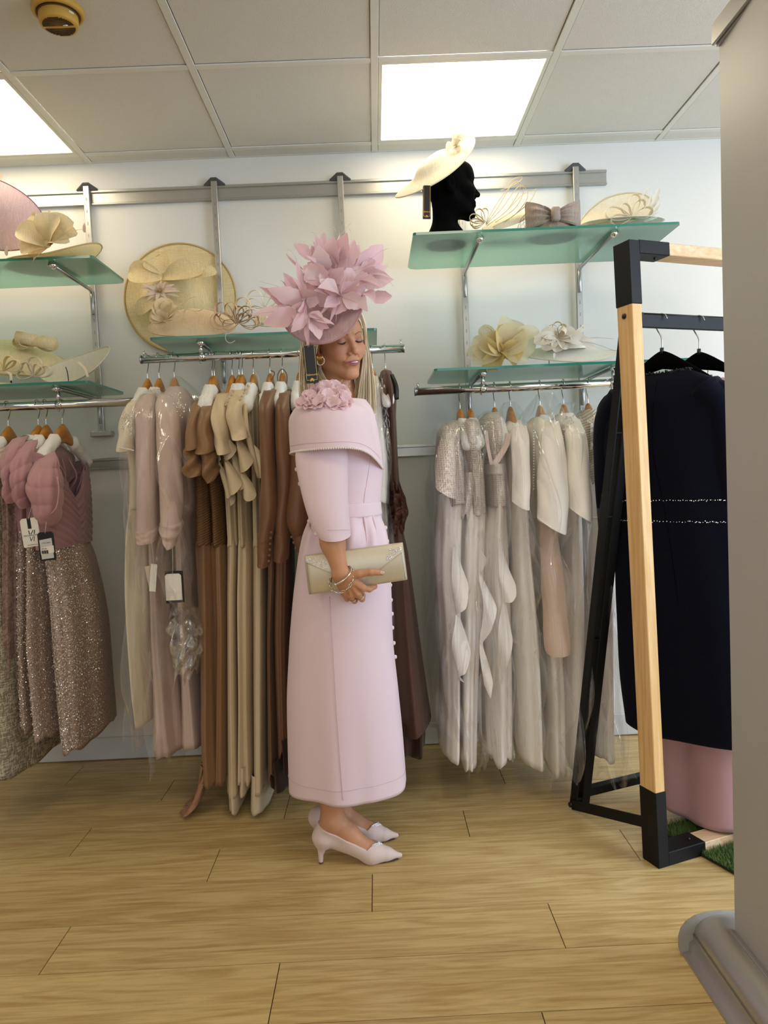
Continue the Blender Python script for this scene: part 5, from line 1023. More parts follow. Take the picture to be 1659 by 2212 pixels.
# black mannequin head: same kind of head as below, in flock
# ------------------------------------------------------------------ heads: one implicit shape turned into a mesh
def surf_nets(fn, lo, hi, h):            # continuous surface of fn = 0 (negative inside)
    lo, hi = np.array(lo, float), np.array(hi, float); nx, ny, nz = (np.ceil((hi - lo) / h).astype(int) + 1)
    x = lo[0] + h * np.arange(nx); y = lo[1] + h * np.arange(ny); z = lo[2] + h * np.arange(nz)
    D = fn(np.stack(np.meshgrid(x, y, z, indexing='ij'), -1).astype(np.float32).reshape(-1, 3)).reshape(nx, ny, nz)
    Ins = D < 0; C = np.zeros((nx - 1, ny - 1, nz - 1), int); acc = np.zeros((nx - 1, ny - 1, nz - 1, 3)); cnt = np.zeros((nx - 1, ny - 1, nz - 1))
    sl = lambda o, n: slice(o, o + n - 1)
    for ax in range(3):
        o1 = [(a, b) for a in (0, 1) for b in (0, 1)]; oth = [i for i in range(3) if i != ax]
        for a, b in o1:
            off = [0, 0, 0]; off[oth[0]], off[oth[1]] = a, b; off2 = list(off); off2[ax] += 1
            d0 = D[sl(off[0], nx), sl(off[1], ny), sl(off[2], nz)]; d1 = D[sl(off2[0], nx), sl(off2[1], ny), sl(off2[2], nz)]
            m = (d0 < 0) != (d1 < 0); t = np.where(m, d0 / np.where(d0 - d1 == 0, 1, d0 - d1), 0)
            for k in range(3): acc[..., k] += m * (off[k] + (t if k == ax else 0))
            cnt += m
    act = cnt > 0; idx = -np.ones(act.shape, int); idx[act] = np.arange(act.sum()); ijk = np.argwhere(act)
    V = lo + h * (ijk + acc[act] / cnt[act][:, None]); F = []
    for ax in range(3):
        u, v = (ax + 1) % 3, (ax + 2) % 3; s0 = [slice(None)] * 3; s1 = [slice(None)] * 3; s0[ax] = slice(0, -1); s1[ax] = slice(1, None)
        a, b = Ins[tuple(s0)], Ins[tuple(s1)]; e = np.argwhere(a != b); e = e[(e[:, u] > 0) & (e[:, v] > 0) & (e[:, u] < D.shape[u] - 1) & (e[:, v] < D.shape[v] - 1)]
        if not len(e): continue
        q = []
        for du, dv in ((1, 1), (0, 1), (0, 0), (1, 0)):
            g = e.copy(); g[:, u] -= du; g[:, v] -= dv; q.append(idx[g[:, 0], g[:, 1], g[:, 2]])
        q = np.stack(q, 1); fl = a[tuple(e.T)]; q[~fl] = q[~fl][:, ::-1]; F += q.tolist()
    return V, F
def smin(a, b, k):
    h = np.clip(.5 + .5 * (b - a) / k, 0, 1); return b * (1 - h) + a * h - k * h * (1 - h)
def smax(a, b, k): return -smin(-a, -b, k)
def s_ell(p, c, r):
    q = (p - np.array(c, np.float32)) / np.array(r, np.float32); k0 = np.linalg.norm(q, axis=1); k1 = np.linalg.norm(q / np.array(r, np.float32), axis=1); return k0 * (k0 - 1) / np.maximum(k1, 1e-6)
def s_cap(p, a, b, ra, rb):
    a, b = np.array(a, np.float32), np.array(b, np.float32); d = b - a; t = np.clip(((p - a) @ d) / d.dot(d), 0, 1); return np.linalg.norm(p - a - t[:, None] * d, axis=1) - (ra + (rb - ra) * t)
def head_sdf(p, female=True, smile=1.0, open_=1.0):   # local: x to the head's left, y forward, z up; origin between the ears
    q = p.copy(); q[:, 0] = np.abs(q[:, 0])
    d = s_ell(q, (0, -.014, .040), (.074, .094, .082))
    d = smin(d, s_ell(q, (0, .022, -.018), (.061, .072, .086)), .03)
    d = smin(d, s_cap(q, (.0515, .000, -.056), (.012, .066, -.099), .021, .0165), .025)
    d = smin(d, s_ell(q, (0, .072, -.101), (.018, .018, .015)), .018)
    d = smin(d, s_ell(q, (.040, .058, -.022), (.024, .026, .021)), .02)          # cheek
    d = smin(d, s_cap(q, (.010, .084, .030), (.040, .070, .030), .010, .009), .016)   # brow
    d = smin(d, s_ell(q, (0, .062, .052), (.052, .032, .034)), .025)             # forehead
    d = smax(d, -s_ell(q, (.0315, .099, .006), (.021, .0175, .0125)), .010)          # socket
    d = smin(d, s_ell(q, (.0315, .0735, .006), (.0145, .0140, .0128)), .004)           # lid
    d = smin(d, s_cap(q, (0, .084, .018), (0, .106, -.026), .0065, .0085), .010)       # nose
    d = smin(d, s_ell(q, (0, .1085, -.0285), (.0095, .0085, .0085)), .006)
    d = smin(d, s_ell(q, (.0125, .095, -.0335), (.0075, .0095, .0068)), .005)
    d = smax(d, -s_ell(q, (.0062, .101, -.0405), (.0033, .005, .003)), .003)
    zl = -.0635 + smile * 2.2 * q[:, 0]**2
    m = p.copy(); m[:, 0] = np.abs(m[:, 0])
    d = smin(d, s_ell(q, (0, .080, -.062), (.027, .014, .018)), .014)
    up = np.sqrt(((q[:, 2] - zl - .0042) / 1.0)**2 + (q[:, 1] - .0925 + 10 * q[:, 0]**2)**2) - np.clip(.0040 * (1 - (q[:, 0] / .029)**2), 0, 1)
    lo = np.sqrt((q[:, 2] - zl + .0058)**2 + (q[:, 1] - .0910 + 10 * q[:, 0]**2)**2) - np.clip(.0048 * (1 - (q[:, 0] / .027)**2), 0, 1)
    far = 3.0 * np.clip(q[:, 0] - .026, 0, 1); d = smin(d, up + far, .004); d = smin(d, lo + far, .004)
    gap = np.maximum(np.sqrt(((q[:, 2] - zl) / 1.0)**2 + ((q[:, 1] - .097 + 10 * q[:, 0]**2) / 3.5)**2) - np.clip(.0016 * (.3 + open_) * (1 - (q[:, 0] / .026)**2), 0, 1), q[:, 0] - .026)
    d = smax(d, -gap, .0015)
    nl = s_cap(q, (.0175, .090, -.036), (.0355, .073, -.068), .0026, .0024); d = smax(d, -(nl - .0004), .0065); d = smin(d, s_ell(q, (.036, .066, -.034), (.016, .015, .018)), .022)
    ear = s_ell(q, (.0755, -.010, -.008), (.008, .017, .029)); ear = smax(ear, -s_ell(q, (.084, -.006, -.004), (.007, .010, .018)), .004); d = smin(d, ear, .005)
    d = smin(d, s_ell(q, (.0735, -.002, -.034), (.006, .008, .010)), .005)
    return d
def mannequin(label, base_px, Yh, zsh):
    b = at(*base_px, Yh); b[2] = zsh
    top = at(985, 338, Yh)[2]; hc = np.array([b[0] + .012, Yh, top - .118]); t = thing('mannequin_head', label, 'mannequin head', b)
    ang = math.radians(-84); R_ = np.array([[math.cos(ang), -math.sin(ang), 0], [math.sin(ang), math.cos(ang), 0], [0, 0, 1]]); tl = math.radians(4); Tx = np.array([[1, 0, 0], [0, math.cos(tl), -math.sin(tl)], [0, math.sin(tl), math.cos(tl)]])
    W = R_ @ Tx
    def fn(p):
        q = (p - hc.astype(np.float32)) @ W.astype(np.float32); d = head_sdf(q, open_=0, smile=.2)
        d = smin(d, s_cap(q, (0, -.022, -.06), (0, -.035, -.155), .046, .042), .03); zb = b[2] - hc[2]
        d = smin(d, s_ell(q, (0, -.03, zb + .010), (.078, .074, .052)), .045); return smax(d, -(p[:, 2] - b[2]), .002)
    V, F = surf_nets(fn, hc - [.16, .16, .30], hc + [.16, .16, .16], .0032)
    obj('head', (V, F), M['flock'], t); return hc, W, t
hc, HW, mt = mannequin('black flocked mannequin head wearing the cream saucer hat on the upper right shelf', (966, 500), 2.76, ZS['RT'])
a0, a1 = at(859, 420, 2.63), at(1013, 297, 2.71); c = (a0 + a1) / 2; ax = a1 - a0; rl_ = np.linalg.norm(ax) / 2
t = hat('saucer_hat', 'cream saucer hat with folded knot on the black mannequin head', c)
disc(t, c, (-.50, -.50, .72), ax, rl_, .125, lambda r, a: .030 / (1 + math.exp((r - .42) / .06)) - .014 * r**2 + .010 * r**2 * math.cos(2 * a), S_['ivory'], edge=simple('cream_edge', '#e2d6b4', .6))
k = at(984, 318, 2.66)
for px, py, w in ((1000, 296, .045), (978, 300, .04), (1012, 300, .035), (965, 330, .035), (990, 338, .03)): obj('knot_fold', leaf(k, at(px, py, 2.64), w, (-.2, -1, .3), .3, 2, cup=.3), S_['ivory'], t)
def brand_tag(par, px, py, w, h, Y, tilt, name='swing_tag', big=False):
    g, a, R_, Up, ww, hh2 = swing_tag(par, px, py, w, h, Y, M['black_card'], None, tilt, name); f = a - np.array([0, .0009, 0]); e = .82
    ln = [plate([f + R_ * x + Up * y for x, y in q], (0, 1, 0), .0004) for q in (((-ww * e, -hh2 * .84), (-ww * e + .0008, -hh2 * .84), (-ww * e + .0008, hh2), (-ww * e, hh2)), ((ww * e - .0008, -hh2 * .84), (ww * e, -hh2 * .84), (ww * e, hh2), (ww * e - .0008, hh2)), ((-ww * e, -hh2 * .84), (ww * e, -hh2 * .84), (ww * e, -hh2 * .84 + .0008), (-ww * e, -hh2 * .84 + .0008)))]
    obj('gold_line', join(*ln), M['gold_print'], g, False)
    obj('lettering', text_mesh('Failsworth', ww * .43, f - [0, .0006, 0] - Up * hh2 * .60, R_, Up, shear=.35), M['gold_print'], g, False)
    em = [ball(f - [0, .0006, 0] - Up * hh2 * .84 + R_ * x * ww + Up * y * ww, (ww * .13, .0006, ww * .13), 8, 6) for x, y in ((0, .2), (-.17, .06), (.17, .06), (-.2, -.1), (.2, -.1), (0, 0), (-.08, .15), (.08, .15))]
    obj('emblem', join(*em), M['gold_print'], g); return g
brand_tag(t, 922, 437, 17, 70, 2.56, -.05)
obj('elastic', ribbon(spline([at(932, 384, 2.60), at(934, 396, 2.59), at(922, 402, 2.57)], 8), .005, (1, 0, 0)), T_['ivory'], t)
# loop quill fascinator
c = np.array([*at(1065, 490, 2.74)[:2], ZS['RT'] + .003])
t = hat('quill_fascinator', 'cream fascinator of tall looped quills between the mannequin head and the bow hat', c, 'headpiece')
for pts in ([(1050, 484), (1075, 450), (1105, 400), (1122, 394), (1130, 415), (1112, 450), (1070, 480)], [(1050, 486), (1085, 450), (1118, 405), (1136, 408), (1138, 430), (1110, 465), (1065, 490)], [(1052, 488), (1090, 460), (1130, 420), (1152, 412), (1158, 410), (1140, 440), (1090, 480)], [(1050, 482), (1070, 446), (1092, 415), (1108, 398), (1124, 396), (1118, 420), (1095, 455)]):
    obj('quill_loop', ribbon(spline([at(x, y, 2.70 + .004 * i) for i, (x, y) in enumerate(pts)], 30), .0075, (.3, 1, .2), curl=.1), T_['cream'], t)
obj('quill', quill([at(1080, 412, 2.70), at(1104, 402, 2.70), at(1124, 390, 2.71), at(1127, 382, 2.71), at(1110, 386, 2.71), at(1095, 398, 2.71)], .0013, 26), T_['cream'], t)
k = at(1048, 480, 2.70)
for d_, L_ in (((-.6, 0, 1), .055), ((-1, 0, .4), .06), ((-1, 0, 0), .055), ((.0, 0, 1), .05), ((-.9, -.1, -.25), .05)): obj('ribbon_loop', loop(k, d_, L_, .011, (.1, 1, 0), .3), T_['cream'], t)
disc(t, at(1095, 478, 2.76), (-.2, -.6, .8), (1, 0, .5), .10, .05, lambda r, a: .02 * (1 - r * r), S_['ivory'], 'base_disc')
for e in ((1018, 496), (1028, 494)): obj('quill', quill([k, (k + at(*e, 2.68)) / 2 + [0, 0, .008], at(*e, 2.68)], .001), T_['cream'], t)
# taupe bow hat with veil
c = np.array([*at(1196, 486, 2.72)[:2], ZS['RT'] + .003])
t = hat('bow_hat', 'taupe sinamay bow hat with net veil on the upper right shelf', c)
k = at(1198, 466, 2.68)
for sx_ in (-1, 1):
    G = []
    for i in range(16):
        u = i / 15; half = .016 + .034 * u**.8; row = []
        for j in range(17):
            v = -1 + 2 * j / 16; row.append(k + np.array([sx_ * (.010 + .088 * u), -.018 * math.sin(math.pi * u) * (1 - .3 * v * v) + .010 * math.sin(3.2 * math.pi * v) * (1 - u) * .8 + .012 * u, half * v - .004 * u * (1 - v * v) + .008 * u]))
        G.append(row)
    G = np.array(G); V1, F1 = loft(G, False); V2, F2 = loft(G + [0, .03, 0], False); nG = np.concatenate([G[-1], G[-1][::-1] + [0, .03, 0]])
    obj('bow_wing', join((V1, F1), (V2, [f[::-1] for f in F2]), (nG, [tuple(range(len(nG)))])), S_['taupe'], t)
obj('bow_knot', obox(k - [0, .016, 0], (.0155, .012, .025), np.eye(3), .006), S_['taupe'], t)
disc(t, (k[0], k[1] + .05, ZS['RT'] + .004), (0, 0, 1), (1, 0, 0), .085, .07, lambda r, a: .045 * (1 - r**4), S_['taupe'], 'crown')
nt_ = []
cv = np.array([k[0] - .045, k[1] + .02, ZS['RT'] + .005])
def vp(u, v): a = u * 6.283; r = .058 + .012 * math.sin(3 * a); return cv + np.array([r * 1.35 * math.cos(a) * math.cos(v * 1.45), .055 * math.sin(a) * math.cos(v * 1.45), .092 * math.sin(v * 1.45) + .004 * math.sin(5 * a)])
for s_ in (1, -1):
    for i in range(26): nt_.append(tube([vp((i + s_ * v * 5) / 26, v) for v in np.linspace(0, 1, 16)], .0004, 3, False))
obj('net_veil', join(*nt_), simple('taupe_net', '#7d6e62', .7), t, kind='stuff')
# cream hat with feathers at the right end
c = np.array([*at(1345, 483, 2.74)[:2], ZS['RT'] + .003])
t = hat('feathered_hat', 'cream upswept hat with ribbons and white feathers at the right end of the upper shelf', c)
o, P, B = disc(t, at(1330, 468, 2.77), (-.15, -.55, .83), (1, 0, .22), .145, .085, lambda r, a: .012 * (1 - r) + r**3 * (.055 * max(0, math.sin(a + .4)) - .02 * max(0, -math.cos(a))), S_['ivory'], edge=simple('ivory_edge2', '#d8cba6', .6))
disc(t, at(1345, 481, 2.75), (0, -.1, 1), (1, 0, 0), .155, .10, lambda r, a: .006 * (1 - r), S_['pale'], 'lower_brim')
k = at(1365, 470, 2.68)
for d_, L_ in (((-1, 0, .25), .10), ((-.8, 0, -.1), .08), ((.2, 0, 1), .085), ((.6, 0, .8), .075), ((1, 0, .3), .08), ((-.4, 0, .6), .06)): obj('ribbon_loop', loop(k, d_, L_, .016, (.1, 1, 0), .28), T_['ivory'], t)
for (x0, y0), (x1, y1), w in (((1395, 450), (1386, 418), .010), ((1384, 430), (1402, 402), .006), ((1408, 450), (1424, 402), .022), ((1400, 446), (1408, 412), .008), ((1400, 470), (1428, 436), .018), ((1392, 474), (1426, 455), .014), ((1390, 478), (1420, 470), .012)):
    obj('feather', leaf(at(x0, y0, 2.69), at(x1, y1, 2.68), w, (0, -1, 0), .1, notch=.2), T_['white'], t)
# tulle flower fascinator, lower right shelf
c = np.array([*at(1080, 788, 2.76)[:2], ZS['RL'] + .003])
t = hat('tulle_fascinator', 'big pale yellow tulle flower fascinator on the lower right shelf', c, 'headpiece')
k = at(1083, 762, 2.72); rg = np.random.default_rng(8)
for px, py, w, m_ in [(1022, 728, .07, 'tulle'), (1040, 706, .05, 'tulle'), (1030, 745, .08, 'tulle'), (1056, 722, .09, 'lemon'), (1082, 700, .10, 'lemon'), (1100, 690, .10, 'tulle'), (1125, 705, .10, 'tulle'), (1150, 722, .08, 'tulle'), (1128, 745, .07, 'lemon'), (1060, 745, .07, 'lemon'), (1100, 728, .08, 'lemon'), (1020, 785, .06, 'tulle'), (1040, 792, .06, 'lemon'), (1070, 795, .06, 'lemon'), (1110, 792, .07, 'lemon'), (1140, 782, .06, 'tulle'), (1008, 760, .05, 'tulle'), (1165, 716, .05, 'tulle'), (1066, 770, .05, 'lemon'), (1098, 764, .05, 'lemon')]:
    obj('tulle_petal', leaf(k, at(px, py, 2.70 + rg.uniform(-.02, .05)), w * 1.2, (rg.normal(0, .3), -1, rg.normal(0, .3)), rg.uniform(.1, .3), 2, cup=.3), T_[m_], t)
for px, py in ((1046, 722), (1108, 742)): obj('curl', ribbon(spline([k, at(px - 6, py, 2.68), at(px + 6, py - 16, 2.68), at(px + 20, py - 4, 2.68)], 14), .010, (0, 1, 0)), T_['ivory'], t)
obj('stem', quill([k, at(1082, 780, 2.74), (at(1082, 792, 2.74)[0], 2.74, ZS['RL'])], .0016), M['black'], t)
# wide ivory brim hat, lower right shelf
c = np.array([*at(1240, 782, 2.78)[:2], ZS['RL'] + .003])
t = hat('wide_brim_hat', 'wide ivory brimmed hat with ribbon roses and feathers on the lower right shelf', c)
cc = at(1226, 765, 2.80)
disc(t, cc, (.08, -.30, .95), (1, 0, -.13), .19, .12, lambda r, a: .030 * (1 - r**2) + .03 * r**3 * max(0, math.cos(a))**2 - .01 * r * r, S_['pale'], edge=simple('pale_edge2', '#d8d2bc', .6))
disc(t, cc + [-.02, -.01, .02], (0, -.15, 1), (1, 0, 0), .085, .08, lambda r, a: .055 * (1 - r**4), S_['pale'], 'crown')
k = at(1205, 730, 2.70)
for d_, L_ in (((0, 0, 1), .06), ((.5, 0, .9), .055), ((-.5, 0, .9), .055), ((1, 0, .2), .07), ((-1, 0, .1), .07), ((.8, -.3, -.2), .05), ((-.7, -.3, -.2), .06), ((.2, -.4, .3), .045)): obj('ribbon_loop', loop(k, d_, L_, .022, (.2, 1, .2), .35), T_['ivory'], t)
for px, py, w in ((1152, 742, .05), (1170, 756, .055), (1200, 762, .05), (1225, 755, .05), (1165, 722, .05), (1245, 728, .06), (1262, 742, .05), (1240, 716, .04)): obj('organza_petal', leaf(k, at(px, py, 2.69), w, (0, -1, .2), .2, 2, cup=.3), T_['white'], t)
for (x0, y0), (x1, y1), w in (((1225, 728), (1270, 708), .016), ((1230, 730), (1292, 736), .02), ((1235, 735), (1300, 758), .018), ((1230, 735), (1262, 700), .012), ((1198, 762), (1196, 776), .010)):
    obj('feather', leaf(at(x0, y0, 2.69), at(x1, y1, 2.68), w, (0, -1, 0), .1, notch=.25), T_['white'], t)
for e in ((1325, 732), (1328, 758), (1176, 700)): obj('quill', quill([at(1240, 735, 2.70), at((1240 + e[0]) / 2, (735 + e[1]) / 2 - 4, 2.70), at(*e, 2.70)], .0009), simple('taupe_quill', '#8d8069', .6) if e[0] > 1300 else T_['ivory'], t)
for x in (1186, 1246): obj('hat_stem', tube([(at(x, 780, 2.78)[0], 2.78, ZS['RL']), (at(x, 780, 2.78)[0], 2.78, cc[2])], .0014, 6), M['black'], t)
# ------------------------------------------------------------------ the woman
PY = 2.27
person = thing('person', 'woman in a pale pink coat dress and feathered hat, standing sideways with a clutch bag', 'person', (-.12, PY, 0))
def skin_mat():
    m, nt, b = new_mat('skin'); co = obj_coord(nt); n = N(nt, 'ShaderNodeTexNoise', i_Scale=18.0, i_Detail=3.0); nt.links.new(co, n.inputs['Vector'])
    c_ = mix_rgb(nt, n.outputs[0], lin('#b9835f'), lin('#d09a77'))
    for nm, cc, k_ in (('blush', '#bf6f5c', .35), ('lid', '#9c6a62', .8), ('lip', '#a25a5e', 1.0)):
        at_ = N(nt, 'ShaderNodeAttribute', attribute_name=nm); ml = N(nt, 'ShaderNodeMath', operation='MULTIPLY', i_1=k_); nt.links.new(at_.outputs['Fac'], ml.inputs[0]); c_ = mix_rgb(nt, ml.outputs[0], c_, lin(cc))
    nt.links.new(c_, b.inputs['Base Color']); b.inputs['Roughness'].default_value = .5; b.inputs['Specular IOR Level'].default_value = .35
    b.inputs['Subsurface Weight'].default_value = .12; b.inputs['Subsurface Radius'].default_value = (.012, .005, .003); b.inputs['Subsurface Scale'].default_value = .5
    f = N(nt, 'ShaderNodeTexNoise', i_Scale=420.0); nt.links.new(co, f.inputs['Vector']); bump(nt, b, f.outputs[0], .08, .0006); return m
SKIN = skin_mat()
COAT = fabric('blush_pink_crepe', '#e8cfd7', .62, .25, .02, 700, .08, .3); COATL = fabric('blush_pink_seam', '#d6b7bd', .7, .2)
# --- head frame
psi, pitch, roll = math.radians(31), math.radians(15), math.radians(10.5)
fw = np.array([math.sin(psi), -math.cos(psi), 0]); xr_ = np.array([-math.cos(psi), -math.sin(psi), 0])
A0 = np.stack([xr_, fw, [0, 0, 1]], 1); Pm = np.array([[1, 0, 0], [0, math.cos(pitch), math.sin(pitch)], [0, -math.sin(pitch), math.cos(pitch)]])
Rr = np.array([[math.cos(roll), 0, -math.sin(roll)], [0, 1, 0], [math.sin(roll), 0, math.cos(roll)]])
HR = Rr @ A0 @ Pm                                   # columns: head right, forward, up in the room
HS = .935
EYE = at(758, 735.5, 2.195); HC = EYE - HR @ np.array([0, .088, .006]) * HS
def hl(*p): return HC + HR @ (np.array(p) * HS)
NB = np.array([-.105, 2.29, 1.385])
def head_fn(p):
    q = ((p - HC.astype(np.float32)) @ HR.astype(np.float32)) / HS
    d = head_sdf(q, smile=1.35, open_=1.6) * HS
    n0 = hl(0, -.025, -.07)
    d = smin(d, s_cap(p, n0, NB, .047, .054), .022)
    for s in (-1, 1): d = smin(d, s_cap(p, hl(s * .05, -.03, -.05), NB + [.045, -.012 + s * .01, -.01], .012, .011), .02)
    d = smin(d, s_ell(p, NB + np.array([-.005, -.005, -.06]), (.085, .15, .055)), .05)
    return d
Vh, Fh = surf_nets(head_fn, HC - [.15, .19, .32], HC + [.15, .19, .15], .0017)
# --- right arm and hand
W_ = at(736, 1238, 2.036); EL = at(702, 1110, 2.085)
Kn = [at(782, 1270, 2.036), at(772, 1283, 2.040), at(757.5, 1286, 2.044), at(744, 1282, 2.048)]
FG = [[Kn[0], at(798, 1273, 2.052), at(809, 1267, 2.078), at(806, 1262, 2.10)], [Kn[1], at(782, 1294, 2.072), at(784, 1287, 2.108), at(778, 1275, 2.122)],
      [Kn[2], at(766, 1298, 2.078), at(768, 1289, 2.112), at(764, 1276, 2.124)], [Kn[3], at(750, 1294, 2.080), at(752, 1284, 2.110), at(750, 1274, 2.120)]]
TH = [at(752, 1247, 2.034), at(776, 1240, 2.024), at(800, 1236.5, 2.022), at(825, 1237.5, 2.030)]
def hand_fn(p):
    d = s_cap(p, EL, (EL + W_) / 2, .036, .032); d = smin(d, s_cap(p, (EL + W_) / 2, W_, .032, .0215), .02)
    pm = None
    for i, k in enumerate(Kn):
        c = s_cap(p, W_ + np.array([.004 * (1.5 - i), 0, -.006]), k, .0170, (.0118, .0115, .0108, .0100)[i]); pm = c if pm is None else smin(pm, c, .010)
    d = smin(d, pm, .012)
    d = smin(d, s_cap(p, W_ + np.array([.006, 0, -.004]), TH[0], .018, .016), .010); d = smin(d, s_cap(p, TH[0], Kn[0], .013, .010), .008)
    for f, rr in zip(FG, ((.0095, .0085, .0078, .0070), (.0098, .0088, .0080, .0072), (.0094, .0084, .0077, .0068), (.0082, .0074, .0068, .0060))):
        g = s_cap(p, f[0], f[1], rr[0], rr[1]); g = smin(g, s_cap(p, f[1], f[2], rr[1], rr[2]), .003); g = smin(g, s_cap(p, f[2], f[3], rr[2], rr[3]), .003); d = smin(d, g, .004)
    t = s_cap(p, TH[0], TH[1], .0140, .0108); t = smin(t, s_cap(p, TH[1], TH[2], .0105, .0092), .005); t = smin(t, s_cap(p, TH[2], TH[3], .0095, .0072), .004); d = smin(d, t, .006)
    for k in Kn[1:]: d = smin(d, s_ell(p, k + np.array([0, -.006, .002]), (.007, .006, .007)), .006)
    for a, b in ((0, 1), (1, 2), (2, 3)): d = smax(d, -(s_cap(p, (Kn[a] + Kn[b]) / 2 + np.array([0, -.014, -.002]), (Kn[a] + Kn[b]) / 2 * .75 + W_ * .25 + np.array([0, -.017, 0]), .004, .002)), .006)
    return d
lo = np.min(FG[0] + FG[1] + FG[2] + FG[3] + TH + [W_, EL], 0) - .04; hi = np.max(FG[0] + FG[1] + FG[2] + FG[3] + TH + [W_, EL], 0) + .04
Va, Fa = surf_nets(hand_fn, lo, hi, .0017)
# --- legs, feet and the coarse trunk that joins them (under the clothes)
LEGN = dict(c=at(716, 1690, 2.20), a=at(718, 1768, 2.205), h=at(698, 1806, 2.205), i=at(752, 1800, 2.20), b=at(800, 1843, 2.195), t=at(834, 1851, 2.195))
LEGF = dict(c=at(730, 1676, 2.335), a=at(731, 1748, 2.335), h=at(690, 1785, 2.335), i=at(762, 1776, 2.33), b=at(800, 1814, 2.32), t=at(828, 1823, 2.315))
for L in (LEGN, LEGF):
    L['b'][2] = .032; L['t'][2] = .024; L['h'][2] = max(.085, min(.10, L['h'][2]))
def foot_fn(p, L):
    d = s_cap(p, L['c'] + [0, 0, .10], L['a'], .050, .0335); d = smin(d, s_ell(p, L['a'] + [.002, -.028, -.004], (.012, .009, .012)), .012)
    d = smin(d, s_cap(p, L['a'], L['h'], .030, .0265), .02); d = smin(d, s_cap(p, L['a'] + [.006, 0, -.012], L['i'], .030, .0285), .025); d = smin(d, s_cap(p, L['i'], L['b'], .0285, .026), .02)
    d = smin(d, s_cap(p, L['h'], L['b'], .022, .024), .02); return smin(d, s_cap(p, L['b'], L['t'], .0255, .013), .015)
legs = []
for L in (LEGN, LEGF):
    lo = np.min(list(L.values()), 0) - [.06, .06, .03]; hi = np.max(list(L.values()), 0) + [.06, .06, .11]; legs.append(surf_nets(lambda p: foot_fn(p, L), lo, hi, .0026))
def trunk_fn(p):
    d = s_cap(p, (-.11, PY + .02, 1.0), (-.11, PY + .02, 1.30), .085, .10)
    d = smin(d, s_cap(p, NB, (-.11, PY + .01, 1.2), .055, .09), .05); d = smin(d, s_cap(p, (-.12, PY - .13, 1.33), (-.12, PY + .13, 1.33), .045, .045), .04)
    d = smin(d, s_cap(p, (-.13, PY - .15, 1.32), EL, .042, .036), .03); d = smin(d, s_cap(p, (-.13, PY + .16, 1.32), (-.10, PY + .19, 1.05), .042, .036), .03)
    for L in (LEGN, LEGF): d = smin(d, s_cap(p, (-.12, L['c'][1], .92), L['c'] + [0, 0, .12], .08, .048), .04)
    return d
Vt, Ft = surf_nets(trunk_fn, (-.30, 1.99, .30), (.08, 2.55, 1.44), .009)
V, F = join((Vh, Fh), (Va, Fa), *legs, (Vt, Ft))
q = ((Vh - HC) @ HR) / HS
zl = -.0635 + 1.35 * 2.2 * q[:, 0]**2; ax_ = np.abs(q[:, 0]); wl = np.clip(1 - (ax_ / .0275)**2, 0, 1)
sst = lambda x: np.clip(x, 0, 1)**2 * (3 - 2 * np.clip(x, 0, 1))
lip = sst(.5 + np.minimum(zl + .0080 * wl**.6 - q[:, 2], q[:, 2] - zl + .0106 * wl**.6) / .0022) * (q[:, 1] > .072) * (ax_ < .028)
lid = sst(1.6 * (1 - np.sqrt((ax_ - .0315)**2 / .0185**2 + (q[:, 2] - .010)**2 / .0115**2))) * (q[:, 1] > .06) * .75
blush = np.exp(-((ax_ - .044)**2 / .018**2 + (q[:, 2] + .022)**2 / .016**2)) * (q[:, 1] > .02)
bo = obj('body', (V, F), SKIN, person)
for nm, val in (('lip', lip), ('lid', lid), ('blush', blush)):
    at_ = bo.data.attributes.new(nm, 'FLOAT', 'POINT'); arr = np.zeros(len(V), np.float32); arr[:len(Vh)] = val; at_.data.foreach_set('value', arr)
# teeth, lashes, brows
obj('teeth', ball(hl(0, .0850, -.0620), (.0175, .0072, .0040), 14, 8), simple('tooth_white', '#e9e2da', .25), person)
def face_pt(x, z, out=0.0):                          # the place on the face with these local x and z
    ys = np.linspace(.13, .03, 400).astype(np.float32); d = head_sdf(np.stack([np.full(400, x), ys, np.full(400, z)], 1).astype(np.float32), smile=1.35, open_=1.6)
    return (x, float(ys[np.argmax(d < 0)]) + out, z)
DK = simple('dark_lash', '#1d1512', .6)
for s in (-1, 1):
    pts = [hl(s * (.0315 + .0142 * t), .0735 + .0142 * math.sqrt(max(0, 1 - .62 * t * t)), .0035 - .0052 * (1 - t * t) - .001 * t) for t in np.linspace(-1, 1, 15)]
    lash = [tube(pts, [.0008 + .0016 * math.sin(math.pi * min(1, (i + 1) / 13)) for i in range(15)], 6)]
    for i in range(1, 15):
        a = np.array(pts[i]); out = HR @ np.array([s * .0016 * (i - 6) / 4, .0055, -.0030]); lash.append(tube([a, a + out * .6, a + out + HR @ np.array([0, 0, .0010])], [.00045, .0003, .00012], 4))
    obj('eyelashes', join(*lash), DK, person)
    eb = [hl(*face_pt(s * (.0125 + .036 * t), .0235 + .0085 * math.sin(2.2 * t) - .003 * t, .0004)) for t in np.linspace(0, 1, 14)]
    obj('eyebrow', tube(eb, [.0017 * math.sin(math.pi * (.25 + .72 * t)) + .0003 for t in np.linspace(0, 1, 14)], 7, True, 1.0), simple('brow_brown', '#94694d', .8), person)
